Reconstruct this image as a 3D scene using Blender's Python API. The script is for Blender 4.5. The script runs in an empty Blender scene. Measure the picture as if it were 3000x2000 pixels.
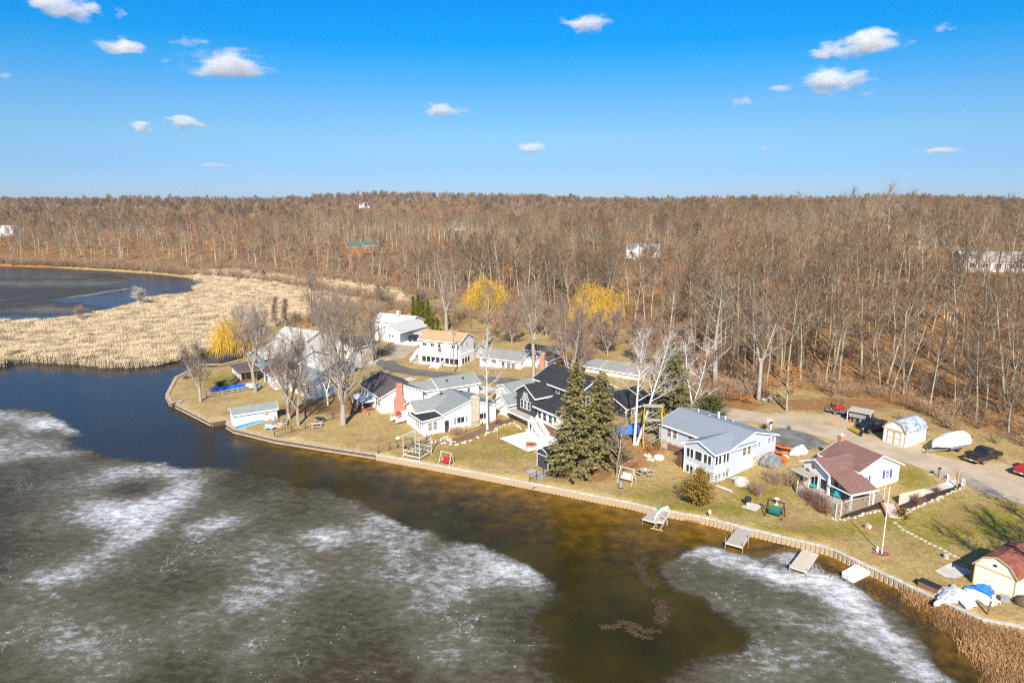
import bpy, bmesh, math, random
import numpy as np
from mathutils import Vector, Matrix
from mathutils.geometry import delaunay_2d_cdt
random.seed(7)
RNG = np.random.default_rng(7)
R = math.radians
SC = bpy.context.scene
COL = SC.collection
# ------------------------------------------------------------------ camera
CAM_H = 38.0
FPX = 2000.0                      # focal length in photograph pixels (3000 wide)
PITCH = R(11.7)
cam_d = bpy.data.cameras.new('camera')
cam = bpy.data.objects.new('camera', cam_d); COL.objects.link(cam)
cam_d.sensor_width = 36; cam_d.lens = 24.0
cam_d.clip_start = 0.5; cam_d.clip_end = 30000
cam.location = (0, 0, CAM_H); cam.rotation_euler = (R(90) - PITCH, 0, 0)
SC.camera = cam
# ------------------------------------------------------------------ sky and sun
SUN_EL = R(35); SUN_AZ = R(3)     # sun stands behind the camera, shadows fall away from it
W = bpy.data.worlds.new('World'); SC.world = W; W.use_nodes = True
nt = W.node_tree; nt.nodes.clear()
n_out = nt.nodes.new('ShaderNodeOutputWorld'); n_bg = nt.nodes.new('ShaderNodeBackground')
n_sky = nt.nodes.new('ShaderNodeTexSky'); n_sky.sky_type = 'NISHITA'; n_sky.sun_disc = False
n_sky.sun_elevation = SUN_EL; n_sky.sun_rotation = R(180) + SUN_AZ
n_sky.altitude = 300; n_sky.air_density = 1.0; n_sky.dust_density = 0.3; n_sky.ozone_density = 2.5
n_tint = nt.nodes.new('ShaderNodeMix'); n_tint.data_type = 'RGBA'; n_tint.blend_type = 'MULTIPLY'
n_tint.inputs[0].default_value = 1.0
n_tc = nt.nodes.new('ShaderNodeTexCoord'); n_sep = nt.nodes.new('ShaderNodeSeparateXYZ')
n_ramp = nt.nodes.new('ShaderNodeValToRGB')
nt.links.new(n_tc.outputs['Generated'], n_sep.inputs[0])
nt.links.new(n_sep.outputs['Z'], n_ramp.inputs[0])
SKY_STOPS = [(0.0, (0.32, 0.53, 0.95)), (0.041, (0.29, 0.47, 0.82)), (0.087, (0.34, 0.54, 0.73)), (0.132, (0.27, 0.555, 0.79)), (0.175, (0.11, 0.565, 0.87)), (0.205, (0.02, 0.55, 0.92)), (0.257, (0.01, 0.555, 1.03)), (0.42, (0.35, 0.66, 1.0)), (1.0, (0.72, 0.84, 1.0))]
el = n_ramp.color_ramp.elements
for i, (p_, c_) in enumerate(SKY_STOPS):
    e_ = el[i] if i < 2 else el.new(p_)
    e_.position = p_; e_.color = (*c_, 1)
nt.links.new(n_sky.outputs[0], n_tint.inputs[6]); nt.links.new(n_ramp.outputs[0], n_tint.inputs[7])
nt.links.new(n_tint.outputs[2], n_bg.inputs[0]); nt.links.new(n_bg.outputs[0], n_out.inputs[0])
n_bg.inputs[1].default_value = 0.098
sun_d = bpy.data.lights.new('sun', 'SUN'); sun = bpy.data.objects.new('sun', sun_d); COL.objects.link(sun)
sun_d.energy = 5.0; sun_d.angle = R(0.53); sun_d.color = (1.0, 0.925, 0.80)
SUN_DIR = Vector((math.sin(SUN_AZ) * math.cos(SUN_EL), math.cos(SUN_AZ) * math.cos(SUN_EL), -math.sin(SUN_EL)))
sun.rotation_euler = SUN_DIR.to_track_quat('-Z', 'Y').to_euler()
SC.view_settings.view_transform = 'Standard'; SC.view_settings.look = 'None'
SC.view_settings.exposure = 0.64; SC.view_settings.gamma = 1.0
SC.render.engine = 'CYCLES'
SC.cycles.max_bounces = 6; SC.cycles.diffuse_bounces = 3; SC.cycles.glossy_bounces = 3
SC.cycles.transparent_max_bounces = 12; SC.cycles.transmission_bounces = 4; SC.cycles.volume_bounces = 5
SC.cycles.caustics_reflective = False; SC.cycles.caustics_refractive = False
SC.cycles.use_denoising = False
SC.cycles.filter_width = 1.25

# ------------------------------------------------------------------ pixels -> place
def P(px, py, z=0.8):
    """the point at height z under photograph pixel (px, py)"""
    x = (px - 1500) / FPX; y = -(py - 1000) / FPX
    dx, dy, dz = x, math.cos(PITCH) + y * math.sin(PITCH), -math.sin(PITCH) + y * math.cos(PITCH)
    t = (z - CAM_H) / dz
    return (dx * t, dy * t)
def top_z(xy, py):
    """height of a point above ground position xy that shows at pixel row py"""
    y = -(py - 1000) / FPX
    return CAM_H + (-math.sin(PITCH) + y * math.cos(PITCH)) / (math.cos(PITCH) + y * math.sin(PITCH)) * xy[1]
def seg_dist(x, y, pts, closed=False):
    x = np.asarray(x, float); y = np.asarray(y, float)
    d = np.full(x.shape, 1e9)
    n = len(pts); last = n if closed else n - 1
    for i in range(last):
        ax, ay = pts[i]; bx, by = pts[(i + 1) % n]
        vx, vy = bx - ax, by - ay; L2 = vx * vx + vy * vy + 1e-12
        t = np.clip(((x - ax) * vx + (y - ay) * vy) / L2, 0, 1)
        d = np.minimum(d, np.hypot(x - ax - t * vx, y - ay - t * vy))
    return d
def inside(x, y, pts):
    x = np.asarray(x, float); y = np.asarray(y, float)
    r = np.zeros(x.shape, bool); n = len(pts)
    for i in range(n):
        ax, ay = pts[i]; bx, by = pts[(i + 1) % n]
        if ay == by: continue
        c = ((ay > y) != (by > y)) & (x < (bx - ax) * (y - ay) / (by - ay) + ax)
        r ^= c
    return r
def sdist(x, y, pts):
    """signed distance to a closed outline, positive inside"""
    d = seg_dist(x, y, pts, True)
    return np.where(inside(x, y, pts), d, -d)
def smooth(t):
    t = np.clip(t, 0, 1); return t * t * (3 - 2 * t)
def vnoise(x, y, s, seed=0):
    """cheap smooth noise, about -1..1"""
    x = np.asarray(x, float) / s; y = np.asarray(y, float) / s
    a = seed * 1.7
    return (np.sin(x * 1.3 + 1.7 * np.sin(y * 0.9 + a) + a) + np.sin(y * 1.1 + 1.3 * np.sin(x * 1.2 - a) + 2 * a) + np.sin((x + y) * 0.7 + 3 * a)) / 3
# ------------------------------------------------------------------ outlines of the place
SEAWALL_PX = [(711,1051),(652,1067),(590,1067),(516,1104),(489,1156),(502,1180),(534,1172),(517,1184),(621,1236),(670,1227),(666,1242),(686,1255),
    (806,1284),(950,1307),(1103,1330),(1240,1354),(1380,1380),(1500,1403),(1620,1426),(1740,1450),(1850,1471),(1907,1486),(1968,1496),(2080,1517),(2163,1539),
    (2290,1570),(2404,1596),(2446,1609),(2553,1661),(2682,1722),(2798,1775),(2874,1810),(2940,1822),(3020,1840)]
SEAWALL = [P(a, b, 0.85) for a, b in SEAWALL_PX]
MARSH_FRONT = [P(a, b, 0.0) for a, b in [(735,1012),(690,1005),(655,1018),(600,1032),(560,1046),(520,1055),(460,1070),(400,1075),(310,1074),(240,1064),(170,1062),(90,1056),(0,1072),(-200,1080)]]
SE = SEAWALL[-1]
LAND = [(-700, 170)] + MARSH_FRONT[::-1] + SEAWALL + [(SE[0] + 14, SE[1] - 9), (SE[0] + 40, SE[1] - 45), (200, -20), (6000, -20), (6000, 9000), (-9000, 9000), (-9000, 170)]
POND = [P(a, b, 0.0) for a, b in [(0,948),(150,942),(260,930),(340,912),(410,892),(440,877),(520,870),(590,861),(575,846),(612,826),(560,814),(450,802),(300,792),(150,784),(0,780)]] + [(-620, 420), (-620, 190)]
WOOD_EDGE = [P(a, b, 2.0) for a, b in [(0,772),(300,778),(520,778),(700,786),(850,801),(1000,816),(1150,836),(1270,868),(1450,893),(1600,915),(1750,945),(1850,990),(1950,1050),(2050,1105),(2200,1150),(2330,1160),(2480,1180),(2600,1205),(2760,1250),(2900,1295),(3000,1328)]]
WOOD = [(-3000, 430)] + WOOD_EDGE + [(120, 95), (300, 90), (5000, 90), (5000, 8000), (-8000, 8000), (-8000, 430)]
FIELDS = [(P(2800, 748, 14), 40, 20, -4), (P(2545, 642, 15), 60, 60, 0), (P(1150, 618, 18), 160, 50, 0)]   # clearings in the wood: centre, half sizes, turn
def field_mask(x, y):
    m = np.zeros(np.shape(x), bool)
    for (c, a, b, t) in FIELDS:
        ct, st = math.cos(R(t)), math.sin(R(t))
        dx, dy = x - c[0], y - c[1]
        m |= ((dx * ct + dy * st) / a) ** 2 + ((-dx * st + dy * ct) / b) ** 2 < 1
    return m
def H(x, y):
    """height of dry ground"""
    x = np.asarray(x, float); y = np.asarray(y, float)
    ds = seg_dist(x, y, SEAWALL)
    k = 0.5 + 1.9 * smooth((x + 25) / 50)
    base = 0.78 + k * smooth((ds - 5) / 34)
    far = smooth((y - 170) / 60)
    base = base * (1 - far) + far * (0.5 + 1.5 * smooth((x + 60) / 80))
    marsh = (x < -20) & (inside(x, y, MARSH_POLY))
    base = np.where(marsh, 0.2 + 0.75 * smooth((seg_dist(x, y, MARSH_POLY, True) - 0.4) / 2.5), base)
    df = sdist(x, y, WOOD)
    rise = 10.0 + 5.5 * smooth((x - 60) / 90)
    hill = rise * smooth(df / 125) + (vnoise(x, y, 75, 1) * 2.2 + vnoise(x, y, 17, 2) * 0.35) * smooth(df / 40)
    hill = hill + (11.0 - (rise - 10.0)) * smooth((y - 600) / 380) * smooth((df - 100) / 200) + vnoise(x, y, 170, 4) * 4.5 * smooth((y - 500) / 300)
    bump = 13 * np.exp(-((x + 210) / 290) ** 2 - ((y - 1150) / 260) ** 2) + 4 * np.exp(-((x - 600) / 250) ** 2 - ((y - 900) / 250) ** 2)
    return base + hill + bump * smooth((y - 500) / 300)
MARSH_POLY = MARSH_FRONT[1:] + [(-620, 170)] + [(-620, 190), P(0, 948, 0)] + POND[1:11] + [P(560, 797, 0), P(700, 793, 0), P(900, 812, 0), P(1080, 832, 0), P(1180, 850, 0), P(1170, 885, 0), P(1000, 925, 0), P(860, 945, 0), P(760, 975, 0)]
def Hs(x, y): return float(H(np.array([x]), np.array([y]))[0])
_GC = {}
def G(px, py, z0=1.5):
    k = (px, py, z0)
    if k not in _GC: _GC[k] = _G(px, py, z0)
    return _GC[k]
def _G(px, py, z0=1.5):
    """ground point seen at a photograph pixel"""
    z = z0
    for _ in range(12):
        x, y = P(px, py, z); z = 0.5 * z + 0.5 * Hs(x, y)
    x, y = P(px, py, z)
    return (x, y, Hs(x, y))
# ------------------------------------------------------------------ materials
MATS = {}
def new_mat(name):
    m = bpy.data.materials.new(name); m.use_nodes = True
    t = m.node_tree; b = t.nodes['Principled BSDF']
    MATS[name] = m
    return m, t, b
def mat(name, c, r=0.7, var=0.15, scale=2.0, bump=0.0, metal=0.0, c2=None, detail=5.0, spec=0.4, stretch=None, lines=None):
    """one procedural surface: two tones mixed by noise, optional fine relief, optional lap lines along z"""
    if name in MATS: return MATS[name]
    m, t, b = new_mat(name)
    tc = t.nodes.new('ShaderNodeTexCoord'); src = tc.outputs['Object']
    if stretch:
        mp = t.nodes.new('ShaderNodeMapping'); mp.inputs['Scale'].default_value = stretch
        t.links.new(src, mp.inputs[0]); src = mp.outputs[0]
    nz = t.nodes.new('ShaderNodeTexNoise'); nz.inputs['Scale'].default_value = scale; nz.inputs['Detail'].default_value = detail
    t.links.new(src, nz.inputs[0])
    rp = t.nodes.new('ShaderNodeValToRGB')
    a = c2 if c2 else tuple(v * (1 - var) for v in c); d = c if c2 else tuple(min(1, v * (1 + var)) for v in c)
    rp.color_ramp.elements[0].position = 0.36; rp.color_ramp.elements[1].position = 0.66
    rp.color_ramp.elements[0].color = (*a, 1); rp.color_ramp.elements[1].color = (*d, 1)
    t.links.new(nz.outputs[0], rp.inputs[0])
    col = rp.outputs[0]
    b.inputs['Roughness'].default_value = r; b.inputs['Metallic'].default_value = metal
    b.inputs['Specular IOR Level'].default_value = spec
    hgt = nz.outputs[0]
    if lines:
        wv = t.nodes.new('ShaderNodeTexWave'); wv.wave_type = 'BANDS'; wv.bands_direction = lines[0]; wv.wave_profile = 'SAW'
        wv.inputs['Scale'].default_value = lines[1]; wv.inputs['Distortion'].default_value = lines[2] if len(lines) > 2 else 0.0
        t.links.new(tc.outputs['Object'], wv.inputs[0])
        mx = t.nodes.new('ShaderNodeMix'); mx.data_type = 'RGBA'; mx.blend_type = 'MULTIPLY'; mx.inputs[0].default_value = lines[3] if len(lines) > 3 else 0.25
        t.links.new(col, mx.inputs[6]); t.links.new(wv.outputs[0], mx.inputs[7]); col = mx.outputs[2]; hgt = wv.outputs[0]
    t.links.new(col, b.inputs['Base Color'])
    if bump:
        bp = t.nodes.new('ShaderNodeBump'); bp.inputs['Strength'].default_value = bump; bp.inputs['Distance'].default_value = 0.05
        t.links.new(hgt, bp.inputs['Height']); t.links.new(bp.outputs[0], b.inputs['Normal'])
    return m
def shingle(name, c, var=0.22, dark=None):
    """roof shingles: blotchy tabs in courses"""
    m, t, b = new_mat(name)
    tc = t.nodes.new('ShaderNodeTexCoord')
    v = t.nodes.new('ShaderNodeTexVoronoi'); v.inputs['Scale'].default_value = 3.2; t.links.new(tc.outputs['Object'], v.inputs[0])
    n1 = t.nodes.new('ShaderNodeTexNoise'); n1.inputs['Scale'].default_value = 0.5; n1.inputs['Detail'].default_value = 6; t.links.new(tc.outputs['Object'], n1.inputs[0])
    n2 = t.nodes.new('ShaderNodeTexNoise'); n2.inputs['Scale'].default_value = 9; n2.inputs['Detail'].default_value = 3; t.links.new(tc.outputs['Object'], n2.inputs[0])
    sv = t.nodes.new('ShaderNodeSeparateColor'); t.links.new(v.outputs['Color'], sv.inputs[0])
    a1 = t.nodes.new('ShaderNodeMath'); a1.operation = 'ADD'; t.links.new(sv.outputs[0], a1.inputs[0]); t.links.new(n1.outputs[0], a1.inputs[1])
    a2 = t.nodes.new('ShaderNodeMath'); a2.operation = 'ADD'; t.links.new(a1.outputs[0], a2.inputs[0]); t.links.new(n2.outputs[0], a2.inputs[1])
    a3 = t.nodes.new('ShaderNodeMath'); a3.operation = 'MULTIPLY'; a3.inputs[1].default_value = 0.3333; t.links.new(a2.outputs[0], a3.inputs[0])
    rp = t.nodes.new('ShaderNodeValToRGB'); t.links.new(a3.outputs[0], rp.inputs[0])
    rp.color_ramp.elements[0].position = 0.25; rp.color_ramp.elements[1].position = 0.75
    rp.color_ramp.elements[0].color = (*(dark or tuple(x * (1 - var) for x in c)), 1); rp.color_ramp.elements[1].color = (*tuple(x * (1 + var) for x in c), 1)
    t.links.new(rp.outputs[0], b.inputs['Base Color']); b.inputs['Roughness'].default_value = 0.9; b.inputs['Specular IOR Level'].default_value = 0.25
    bp = t.nodes.new('ShaderNodeBump'); bp.inputs['Strength'].default_value = 0.4; bp.inputs['Distance'].default_value = 0.03
    t.links.new(sv.outputs[0], bp.inputs['Height']); t.links.new(bp.outputs[0], b.inputs['Normal'])
    return m
def stone_mat(name, ca, cb, scale=2.2, mortar=(0.55, 0.5, 0.42)):
    m, t, b = new_mat(name)
    tc = t.nodes.new('ShaderNodeTexCoord')
    v = t.nodes.new('ShaderNodeTexVoronoi'); v.inputs['Scale'].default_value = scale; t.links.new(tc.outputs['Object'], v.inputs[0])
    e = t.nodes.new('ShaderNodeTexVoronoi'); e.feature = 'DISTANCE_TO_EDGE'; e.inputs['Scale'].default_value = scale; t.links.new(tc.outputs['Object'], e.inputs[0])
    sv = t.nodes.new('ShaderNodeSeparateColor'); t.links.new(v.outputs['Color'], sv.inputs[0])
    rp = t.nodes.new('ShaderNodeValToRGB'); t.links.new(sv.outputs[0], rp.inputs[0])
    rp.color_ramp.elements[0].color = (*ca, 1); rp.color_ramp.elements[1].color = (*cb, 1)
    st = t.nodes.new('ShaderNodeMath'); st.operation = 'LESS_THAN'; st.inputs[1].default_value = 0.035; t.links.new(e.outputs['Distance'], st.inputs[0])
    mx = t.nodes.new('ShaderNodeMix'); mx.data_type = 'RGBA'; t.links.new(st.outputs[0], mx.inputs[0]); t.links.new(rp.outputs[0], mx.inputs[6]); mx.inputs[7].default_value = (*mortar, 1)
    t.links.new(mx.outputs[2], b.inputs['Base Color']); b.inputs['Roughness'].default_value = 0.9
    bp = t.nodes.new('ShaderNodeBump'); bp.inputs['Strength'].default_value = 0.6; bp.inputs['Distance'].default_value = 0.05
    t.links.new(e.outputs['Distance'], bp.inputs['Height']); t.links.new(bp.outputs[0], b.inputs['Normal'])
    return m
def brick_mat(name, c1, c2, mortar=(0.5, 0.45, 0.4)):
    m, t, b = new_mat(name)
    tc = t.nodes.new('ShaderNodeTexCoord')
    sp = t.nodes.new('ShaderNodeSeparateXYZ'); t.links.new(tc.outputs['Object'], sp.inputs[0])
    ad = t.nodes.new('ShaderNodeMath'); ad.operation = 'ADD'; t.links.new(sp.outputs[0], ad.inputs[0]); t.links.new(sp.outputs[1], ad.inputs[1])
    cb = t.nodes.new('ShaderNodeCombineXYZ'); t.links.new(ad.outputs[0], cb.inputs[0]); t.links.new(sp.outputs[2], cb.inputs[1])
    br = t.nodes.new('ShaderNodeTexBrick'); br.inputs['Scale'].default_value = 1.0
    br.inputs['Brick Width'].default_value = 0.22; br.inputs['Row Height'].default_value = 0.075; br.inputs['Mortar Size'].default_value = 0.008
    br.inputs['Color1'].default_value = (*c1, 1); br.inputs['Color2'].default_value = (*c2, 1); br.inputs['Mortar'].default_value = (*mortar, 1)
    t.links.new(cb.outputs[0], br.inputs[0]); t.links.new(br.outputs[0], b.inputs['Base Color']); b.inputs['Roughness'].default_value = 0.9
    return m
# ------------------------------------------------------------------ mesh building
class MB:
    def __init__(s): s.v = []; s.f = []
    def add(s, vs, fs):
        o = len(s.v); s.v += [tuple(p) for p in vs]; s.f += [tuple(i + o for i in q) for q in fs]; return s
    def box(s, x0, x1, y0, y1, z0, z1, M=None):
        vs = [(x0,y0,z0),(x1,y0,z0),(x1,y1,z0),(x0,y1,z0),(x0,y0,z1),(x1,y0,z1),(x1,y1,z1),(x0,y1,z1)]
        if M is not None: vs = [tuple(M @ Vector(p)) for p in vs]
        return s.add(vs, [(3,2,1,0),(4,5,6,7),(0,1,5,4),(1,2,6,5),(2,3,7,6),(3,0,4,7)])
    def tube(s, p, q, r0, r1=None, n=6, cap=True):
        r1 = r0 if r1 is None else r1
        p = Vector(p); q = Vector(q); d = (q - p)
        if d.length < 1e-6: return s
        d.normalize(); a = d.orthogonal().normalized(); b = d.cross(a)
        vs = []
        for c, r in ((p, r0), (q, r1)):
            for i in range(n):
                t = 2 * math.pi * i / n; vs.append(c + a * (r * math.cos(t)) + b * (r * math.sin(t)))
        fs = [(i, (i + 1) % n, n + (i + 1) % n, n + i) for i in range(n)]
        if cap: fs += [tuple(range(n))[::-1], tuple(range(n, 2 * n))]
        return s.add(vs, fs)
    def beam(s, p, q, w, h):
        """rectangular bar between two points, w across, h upright"""
        p = Vector(p); q = Vector(q); d = (q - p).normalized()
        up = Vector((0, 0, 1)) if abs(d.z) < 0.95 else Vector((1, 0, 0))
        a = d.cross(up).normalized() * (w / 2); b = a.cross(d).normalized() * (h / 2)
        vs = [p - a - b, p + a - b, p + a + b, p - a + b, q - a - b, q + a - b, q + a + b, q - a + b]
        return s.add(vs, [(0,1,2,3),(7,6,5,4),(0,4,5,1),(1,5,6,2),(2,6,7,3),(3,7,4,0)])
    def prism(s, poly, axis, t0, t1):
        """polygon extruded along an axis: 'x' takes (y,z) points, 'y' takes (x,z), 'z' takes (x,y)"""
        n = len(poly)
        def mk(t): return [{'x': (t, a, b), 'y': (a, t, b), 'z': (a, b, t)}[axis] for a, b in poly]
        vs = mk(t0) + mk(t1)
        return s.add(vs, [tuple(range(n))[::-1], tuple(range(n, 2 * n))] + [(i, (i + 1) % n, n + (i + 1) % n, n + i) for i in range(n)])
    def slab(s, pts, th):
        """a flat quad or polygon (top corners) given thickness downwards"""
        n = len(pts)
        vs = [tuple(p) for p in pts] + [(p[0], p[1], p[2] - th) for p in pts]
        return s.add(vs, [tuple(range(n)), tuple(range(n, 2 * n))[::-1]] + [((i + 1) % n, i, n + i, n + (i + 1) % n) for i in range(n)])
    def lathe(s, prof, n=10, c=(0, 0, 0), sx=1, sy=1):
        vs = []
        for r, z in prof:
            for i in range(n):
                t = 2 * math.pi * i / n; vs.append((c[0] + r * sx * math.cos(t), c[1] + r * sy * math.sin(t), c[2] + z))
        fs = []
        for k in range(len(prof) - 1):
            for i in range(n):
                fs.append((k * n + i, k * n + (i + 1) % n, (k + 1) * n + (i + 1) % n, (k + 1) * n + i))
        fs += [tuple(range(n))[::-1], tuple(range((len(prof) - 1) * n, len(prof) * n))]
        return s.add(vs, fs)
    def loft(s, rings, cap=True):
        n = len(rings[0]); vs = [p for r in rings for p in r]; fs = []
        for k in range(len(rings) - 1):
            for i in range(n): fs.append((k * n + i, k * n + (i + 1) % n, (k + 1) * n + (i + 1) % n, (k + 1) * n + i))
        if cap: fs += [tuple(range(n))[::-1], tuple(range((len(rings) - 1) * n, len(rings) * n))]
        return s.add(vs, fs)
    def blob(s, c, rx, ry, rz, seed=0, rough=0.18, flat=0.35, sub=2):
        """an uneven rounded lump"""
        bm = bmesh.new(); bmesh.ops.create_icosphere(bm, subdivisions=sub, radius=1)
        rr = random.Random(seed); a = [rr.uniform(0, 6) for _ in range(6)]
        vs = []
        for v in bm.verts:
            p = v.co
            k = 1 + rough * (math.sin(p.x * 2.7 + a[0]) + math.sin(p.y * 3.1 + a[1]) + math.sin(p.z * 2.9 + a[2]) + math.sin((p.x - p.y) * 5 + a[3]) * 0.6) / 2
            if sub > 2: k *= 0.9 + 0.22 * abs(math.sin(p.x * 4.1 + p.y * 3.3 + a[4])) * abs(math.sin(p.y * 5.2 - p.z * 2.7 + a[5])) + 0.1 * abs(math.sin(p.x * 9 + p.z * 7 + a[1]))
            z = p.z * k
            if z < -flat: z = -flat
            vs.append((c[0] + p.x * k * rx, c[1] + p.y * k * ry, c[2] + z * rz))
        fs = [tuple(v.index for v in f.verts) for f in bm.faces]
        bm.free(); return s.add(vs, fs)
    def mesh(s, name, m=None, sm=False):
        me = bpy.data.meshes.new(name); me.from_pydata(s.v, [], s.f)
        if m is not None:
            me.materials.append(MATS[m] if isinstance(m, str) else m)
        bm = bmesh.new(); bm.from_mesh(me); bmesh.ops.recalc_face_normals(bm, faces=bm.faces); bm.to_mesh(me); bm.free()
        if sm: me.polygons.foreach_set('use_smooth', [True] * len(me.polygons))
        me.update(); return me
    def build(s, name, m, parent=None, loc=(0, 0, 0), rz=0, sm=False):
        return place(name, s.mesh(name, m, sm), parent, loc, rz)
def place(name, me, parent=None, loc=(0, 0, 0), rz=0, sc=None):
    o = bpy.data.objects.new(name, me); COL.objects.link(o)
    o.location = loc; o.rotation_euler = (0, 0, rz)
    if sc: o.scale = sc
    if parent is not None: o.parent = parent
    return o
def tag(o, label=None, cat=None, group=None, kind=None):
    if label: o['label'] = label
    if cat: o['category'] = cat
    if group: o['group'] = group
    if kind: o['kind'] = kind
    return o
def thing(name, label, cat, loc=(0, 0, 0), rz=0, group=None):
    o = bpy.data.objects.new(name, None); COL.objects.link(o); o.empty_display_size = 0.3
    o.location = loc; o.rotation_euler = (0, 0, rz)
    return tag(o, label, cat, group)
def copy_tree(o, parent=None):
    c = o.copy(); COL.objects.link(c); c.parent = parent
    for ch in list(o.children): copy_tree(ch, c)
    return c
def raw_mesh(name, v, f, m):
    """numpy arrays to a mesh, triangles or quads, no normal fixing (fast)"""
    v = np.asarray(v, np.float32); f = np.asarray(f, np.int32)
    me = bpy.data.meshes.new(name); k = f.shape[1]
    me.vertices.add(len(v)); me.vertices.foreach_set('co', v.ravel())
    me.loops.add(f.size); me.loops.foreach_set('vertex_index', f.ravel())
    me.polygons.add(len(f)); me.polygons.foreach_set('loop_start', np.arange(0, f.size, k, dtype=np.int32))
    me.update(calc_edges=True)
    if m: me.materials.append(MATS[m] if isinstance(m, str) else m)
    return me
def vattr(me, name, vals):
    a = me.attributes.new(name, 'FLOAT', 'POINT'); a.data.foreach_set('value', np.asarray(vals, np.float32))
# ------------------------------------------------------------------ ground, lake, ice, roads
def attr_node(t, name):
    a = t.nodes.new('ShaderNodeAttribute'); a.attribute_name = name; return a.outputs['Fac']
def noise_node(t, src, scale, detail=4, rough=0.55):
    n = t.nodes.new('ShaderNodeTexNoise'); n.inputs['Scale'].default_value = scale; n.inputs['Detail'].default_value = detail; n.inputs['Roughness'].default_value = rough
    t.links.new(src, n.inputs[0]); return n.outputs[0]
def ramp_node(t, src, stops):
    r = t.nodes.new('ShaderNodeValToRGB'); t.links.new(src, r.inputs[0]); e = r.color_ramp.elements
    for i, (p, c) in enumerate(stops):
        k = e[i] if i < 2 else e.new(p)
        k.position = p; k.color = (*c, 1) if len(c) == 3 else c
    return r.outputs[0]
def mix_node(t, fac, a, b, mode='MIX'):
    m = t.nodes.new('ShaderNodeMix'); m.data_type = 'RGBA'; m.blend_type = mode
    if isinstance(fac, (int, float)): m.inputs[0].default_value = fac
    else: t.links.new(fac, m.inputs[0])
    for i, x in ((6, a), (7, b)):
        if isinstance(x, tuple): m.inputs[i].default_value = (*x, 1)
        else: t.links.new(x, m.inputs[i])
    return m.outputs[2]
def math_node(t, op, a, b=None, clamp=False):
    m = t.nodes.new('ShaderNodeMath'); m.operation = op; m.use_clamp = clamp
    for i, x in ((0, a), (1, b)):
        if x is None: continue
        if isinstance(x, (int, float)): m.inputs[i].default_value = x
        else: t.links.new(x, m.inputs[i])
    return m.outputs[0]
def span(t, x, a, b):
    m = t.nodes.new('ShaderNodeMapRange'); m.interpolation_type = 'SMOOTHSTEP'; m.inputs[1].default_value = a; m.inputs[2].default_value = b
    t.links.new(x, m.inputs[0]); return m.outputs[0]

def ground_material():
    m, t, b = new_mat('ground')
    src = t.nodes.new('ShaderNodeTexCoord').outputs['Object']
    n_big = noise_node(t, src, 0.09, 4); n_mid = noise_node(t, src, 0.45, 6, 0.65); n_fine = noise_node(t, src, 3.0, 5, 0.7); n_dry = noise_node(t, src, 0.22, 5)
    straw = ramp_node(t, math_node(t, 'ADD', math_node(t, 'MULTIPLY', n_fine, 0.55), math_node(t, 'MULTIPLY', n_mid, 0.45)), [(0.34, (0.24, 0.16, 0.058)), (0.5, (0.40, 0.285, 0.122)), (0.64, (0.56, 0.425, 0.21))])
    green = ramp_node(t, n_fine, [(0.3, (0.14, 0.12, 0.016)), (0.7, (0.30, 0.245, 0.045))])
    bare = ramp_node(t, n_fine, [(0.3, (0.24, 0.14, 0.06)), (0.7, (0.38, 0.25, 0.11))])
    n_tuft = noise_node(t, src, 1.3, 6, 0.75)
    g = math_node(t, 'ADD', math_node(t, 'MULTIPLY', attr_node(t, 'green'), 0.34), math_node(t, 'MULTIPLY', math_node(t, 'SUBTRACT', n_tuft, 0.5), 0.9))
    g = math_node(t, 'ADD', g, math_node(t, 'ADD', math_node(t, 'MULTIPLY', n_mid, 0.75), math_node(t, 'MULTIPLY', n_big, 0.35)))
    lawn = mix_node(t, span(t, g, 0.5, 0.92), straw, green)
    lawn = mix_node(t, math_node(t, 'MULTIPLY', span(t, math_node(t, 'ADD', n_dry, math_node(t, 'MULTIPLY', math_node(t, 'SUBTRACT', n_tuft, 0.5), 0.5)), 0.5, 0.66), 0.75), lawn, bare)
    litter = ramp_node(t, n_fine, [(0.28, (0.10, 0.055, 0.025)), (0.5, (0.31, 0.155, 0.056)), (0.75, (0.52, 0.28, 0.11))])
    litter = mix_node(t, span(t, n_mid, 0.45, 0.7), litter, ramp_node(t, n_fine, [(0.3, (0.11, 0.075, 0.043)), (0.7, (0.30, 0.215, 0.125))]))
    reedbed = ramp_node(t, n_fine, [(0.3, (0.48, 0.37, 0.23)), (0.7, (0.64, 0.51, 0.33))])
    field = ramp_node(t, n_mid, [(0.3, (0.36, 0.28, 0.12)), (0.7, (0.47, 0.36, 0.18))])
    bed = ramp_node(t, n_mid, [(0.3, (0.05, 0.03, 0.01)), (0.7, (0.12, 0.06, 0.02))])
    jag = math_node(t, 'MULTIPLY', math_node(t, 'SUBTRACT', n_mid, 0.5), 1.1)
    def msk(name): return span(t, math_node(t, 'ADD', attr_node(t, name), jag), 0.35, 0.65)
    c = mix_node(t, msk('litter'), lawn, litter)
    c = mix_node(t, msk('sandy'), c, ramp_node(t, n_fine, [(0.3, (0.40, 0.30, 0.175)), (0.7, (0.56, 0.44, 0.28))]))
    c = mix_node(t, msk('field'), c, field)
    c = mix_node(t, attr_node(t, 'marsh'), c, reedbed)
    c = mix_node(t, attr_node(t, 'bed'), c, bed)
    t.links.new(c, b.inputs['Base Color']); b.inputs['Roughness'].default_value = 0.95; b.inputs['Specular IOR Level'].default_value = 0.1
    bp = t.nodes.new('ShaderNodeBump'); bp.inputs['Strength'].default_value = 0.55; bp.inputs['Distance'].default_value = 0.08
    t.links.new(n_fine, bp.inputs['Height']); t.links.new(bp.outputs[0], b.inputs['Normal'])
    return m
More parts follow.
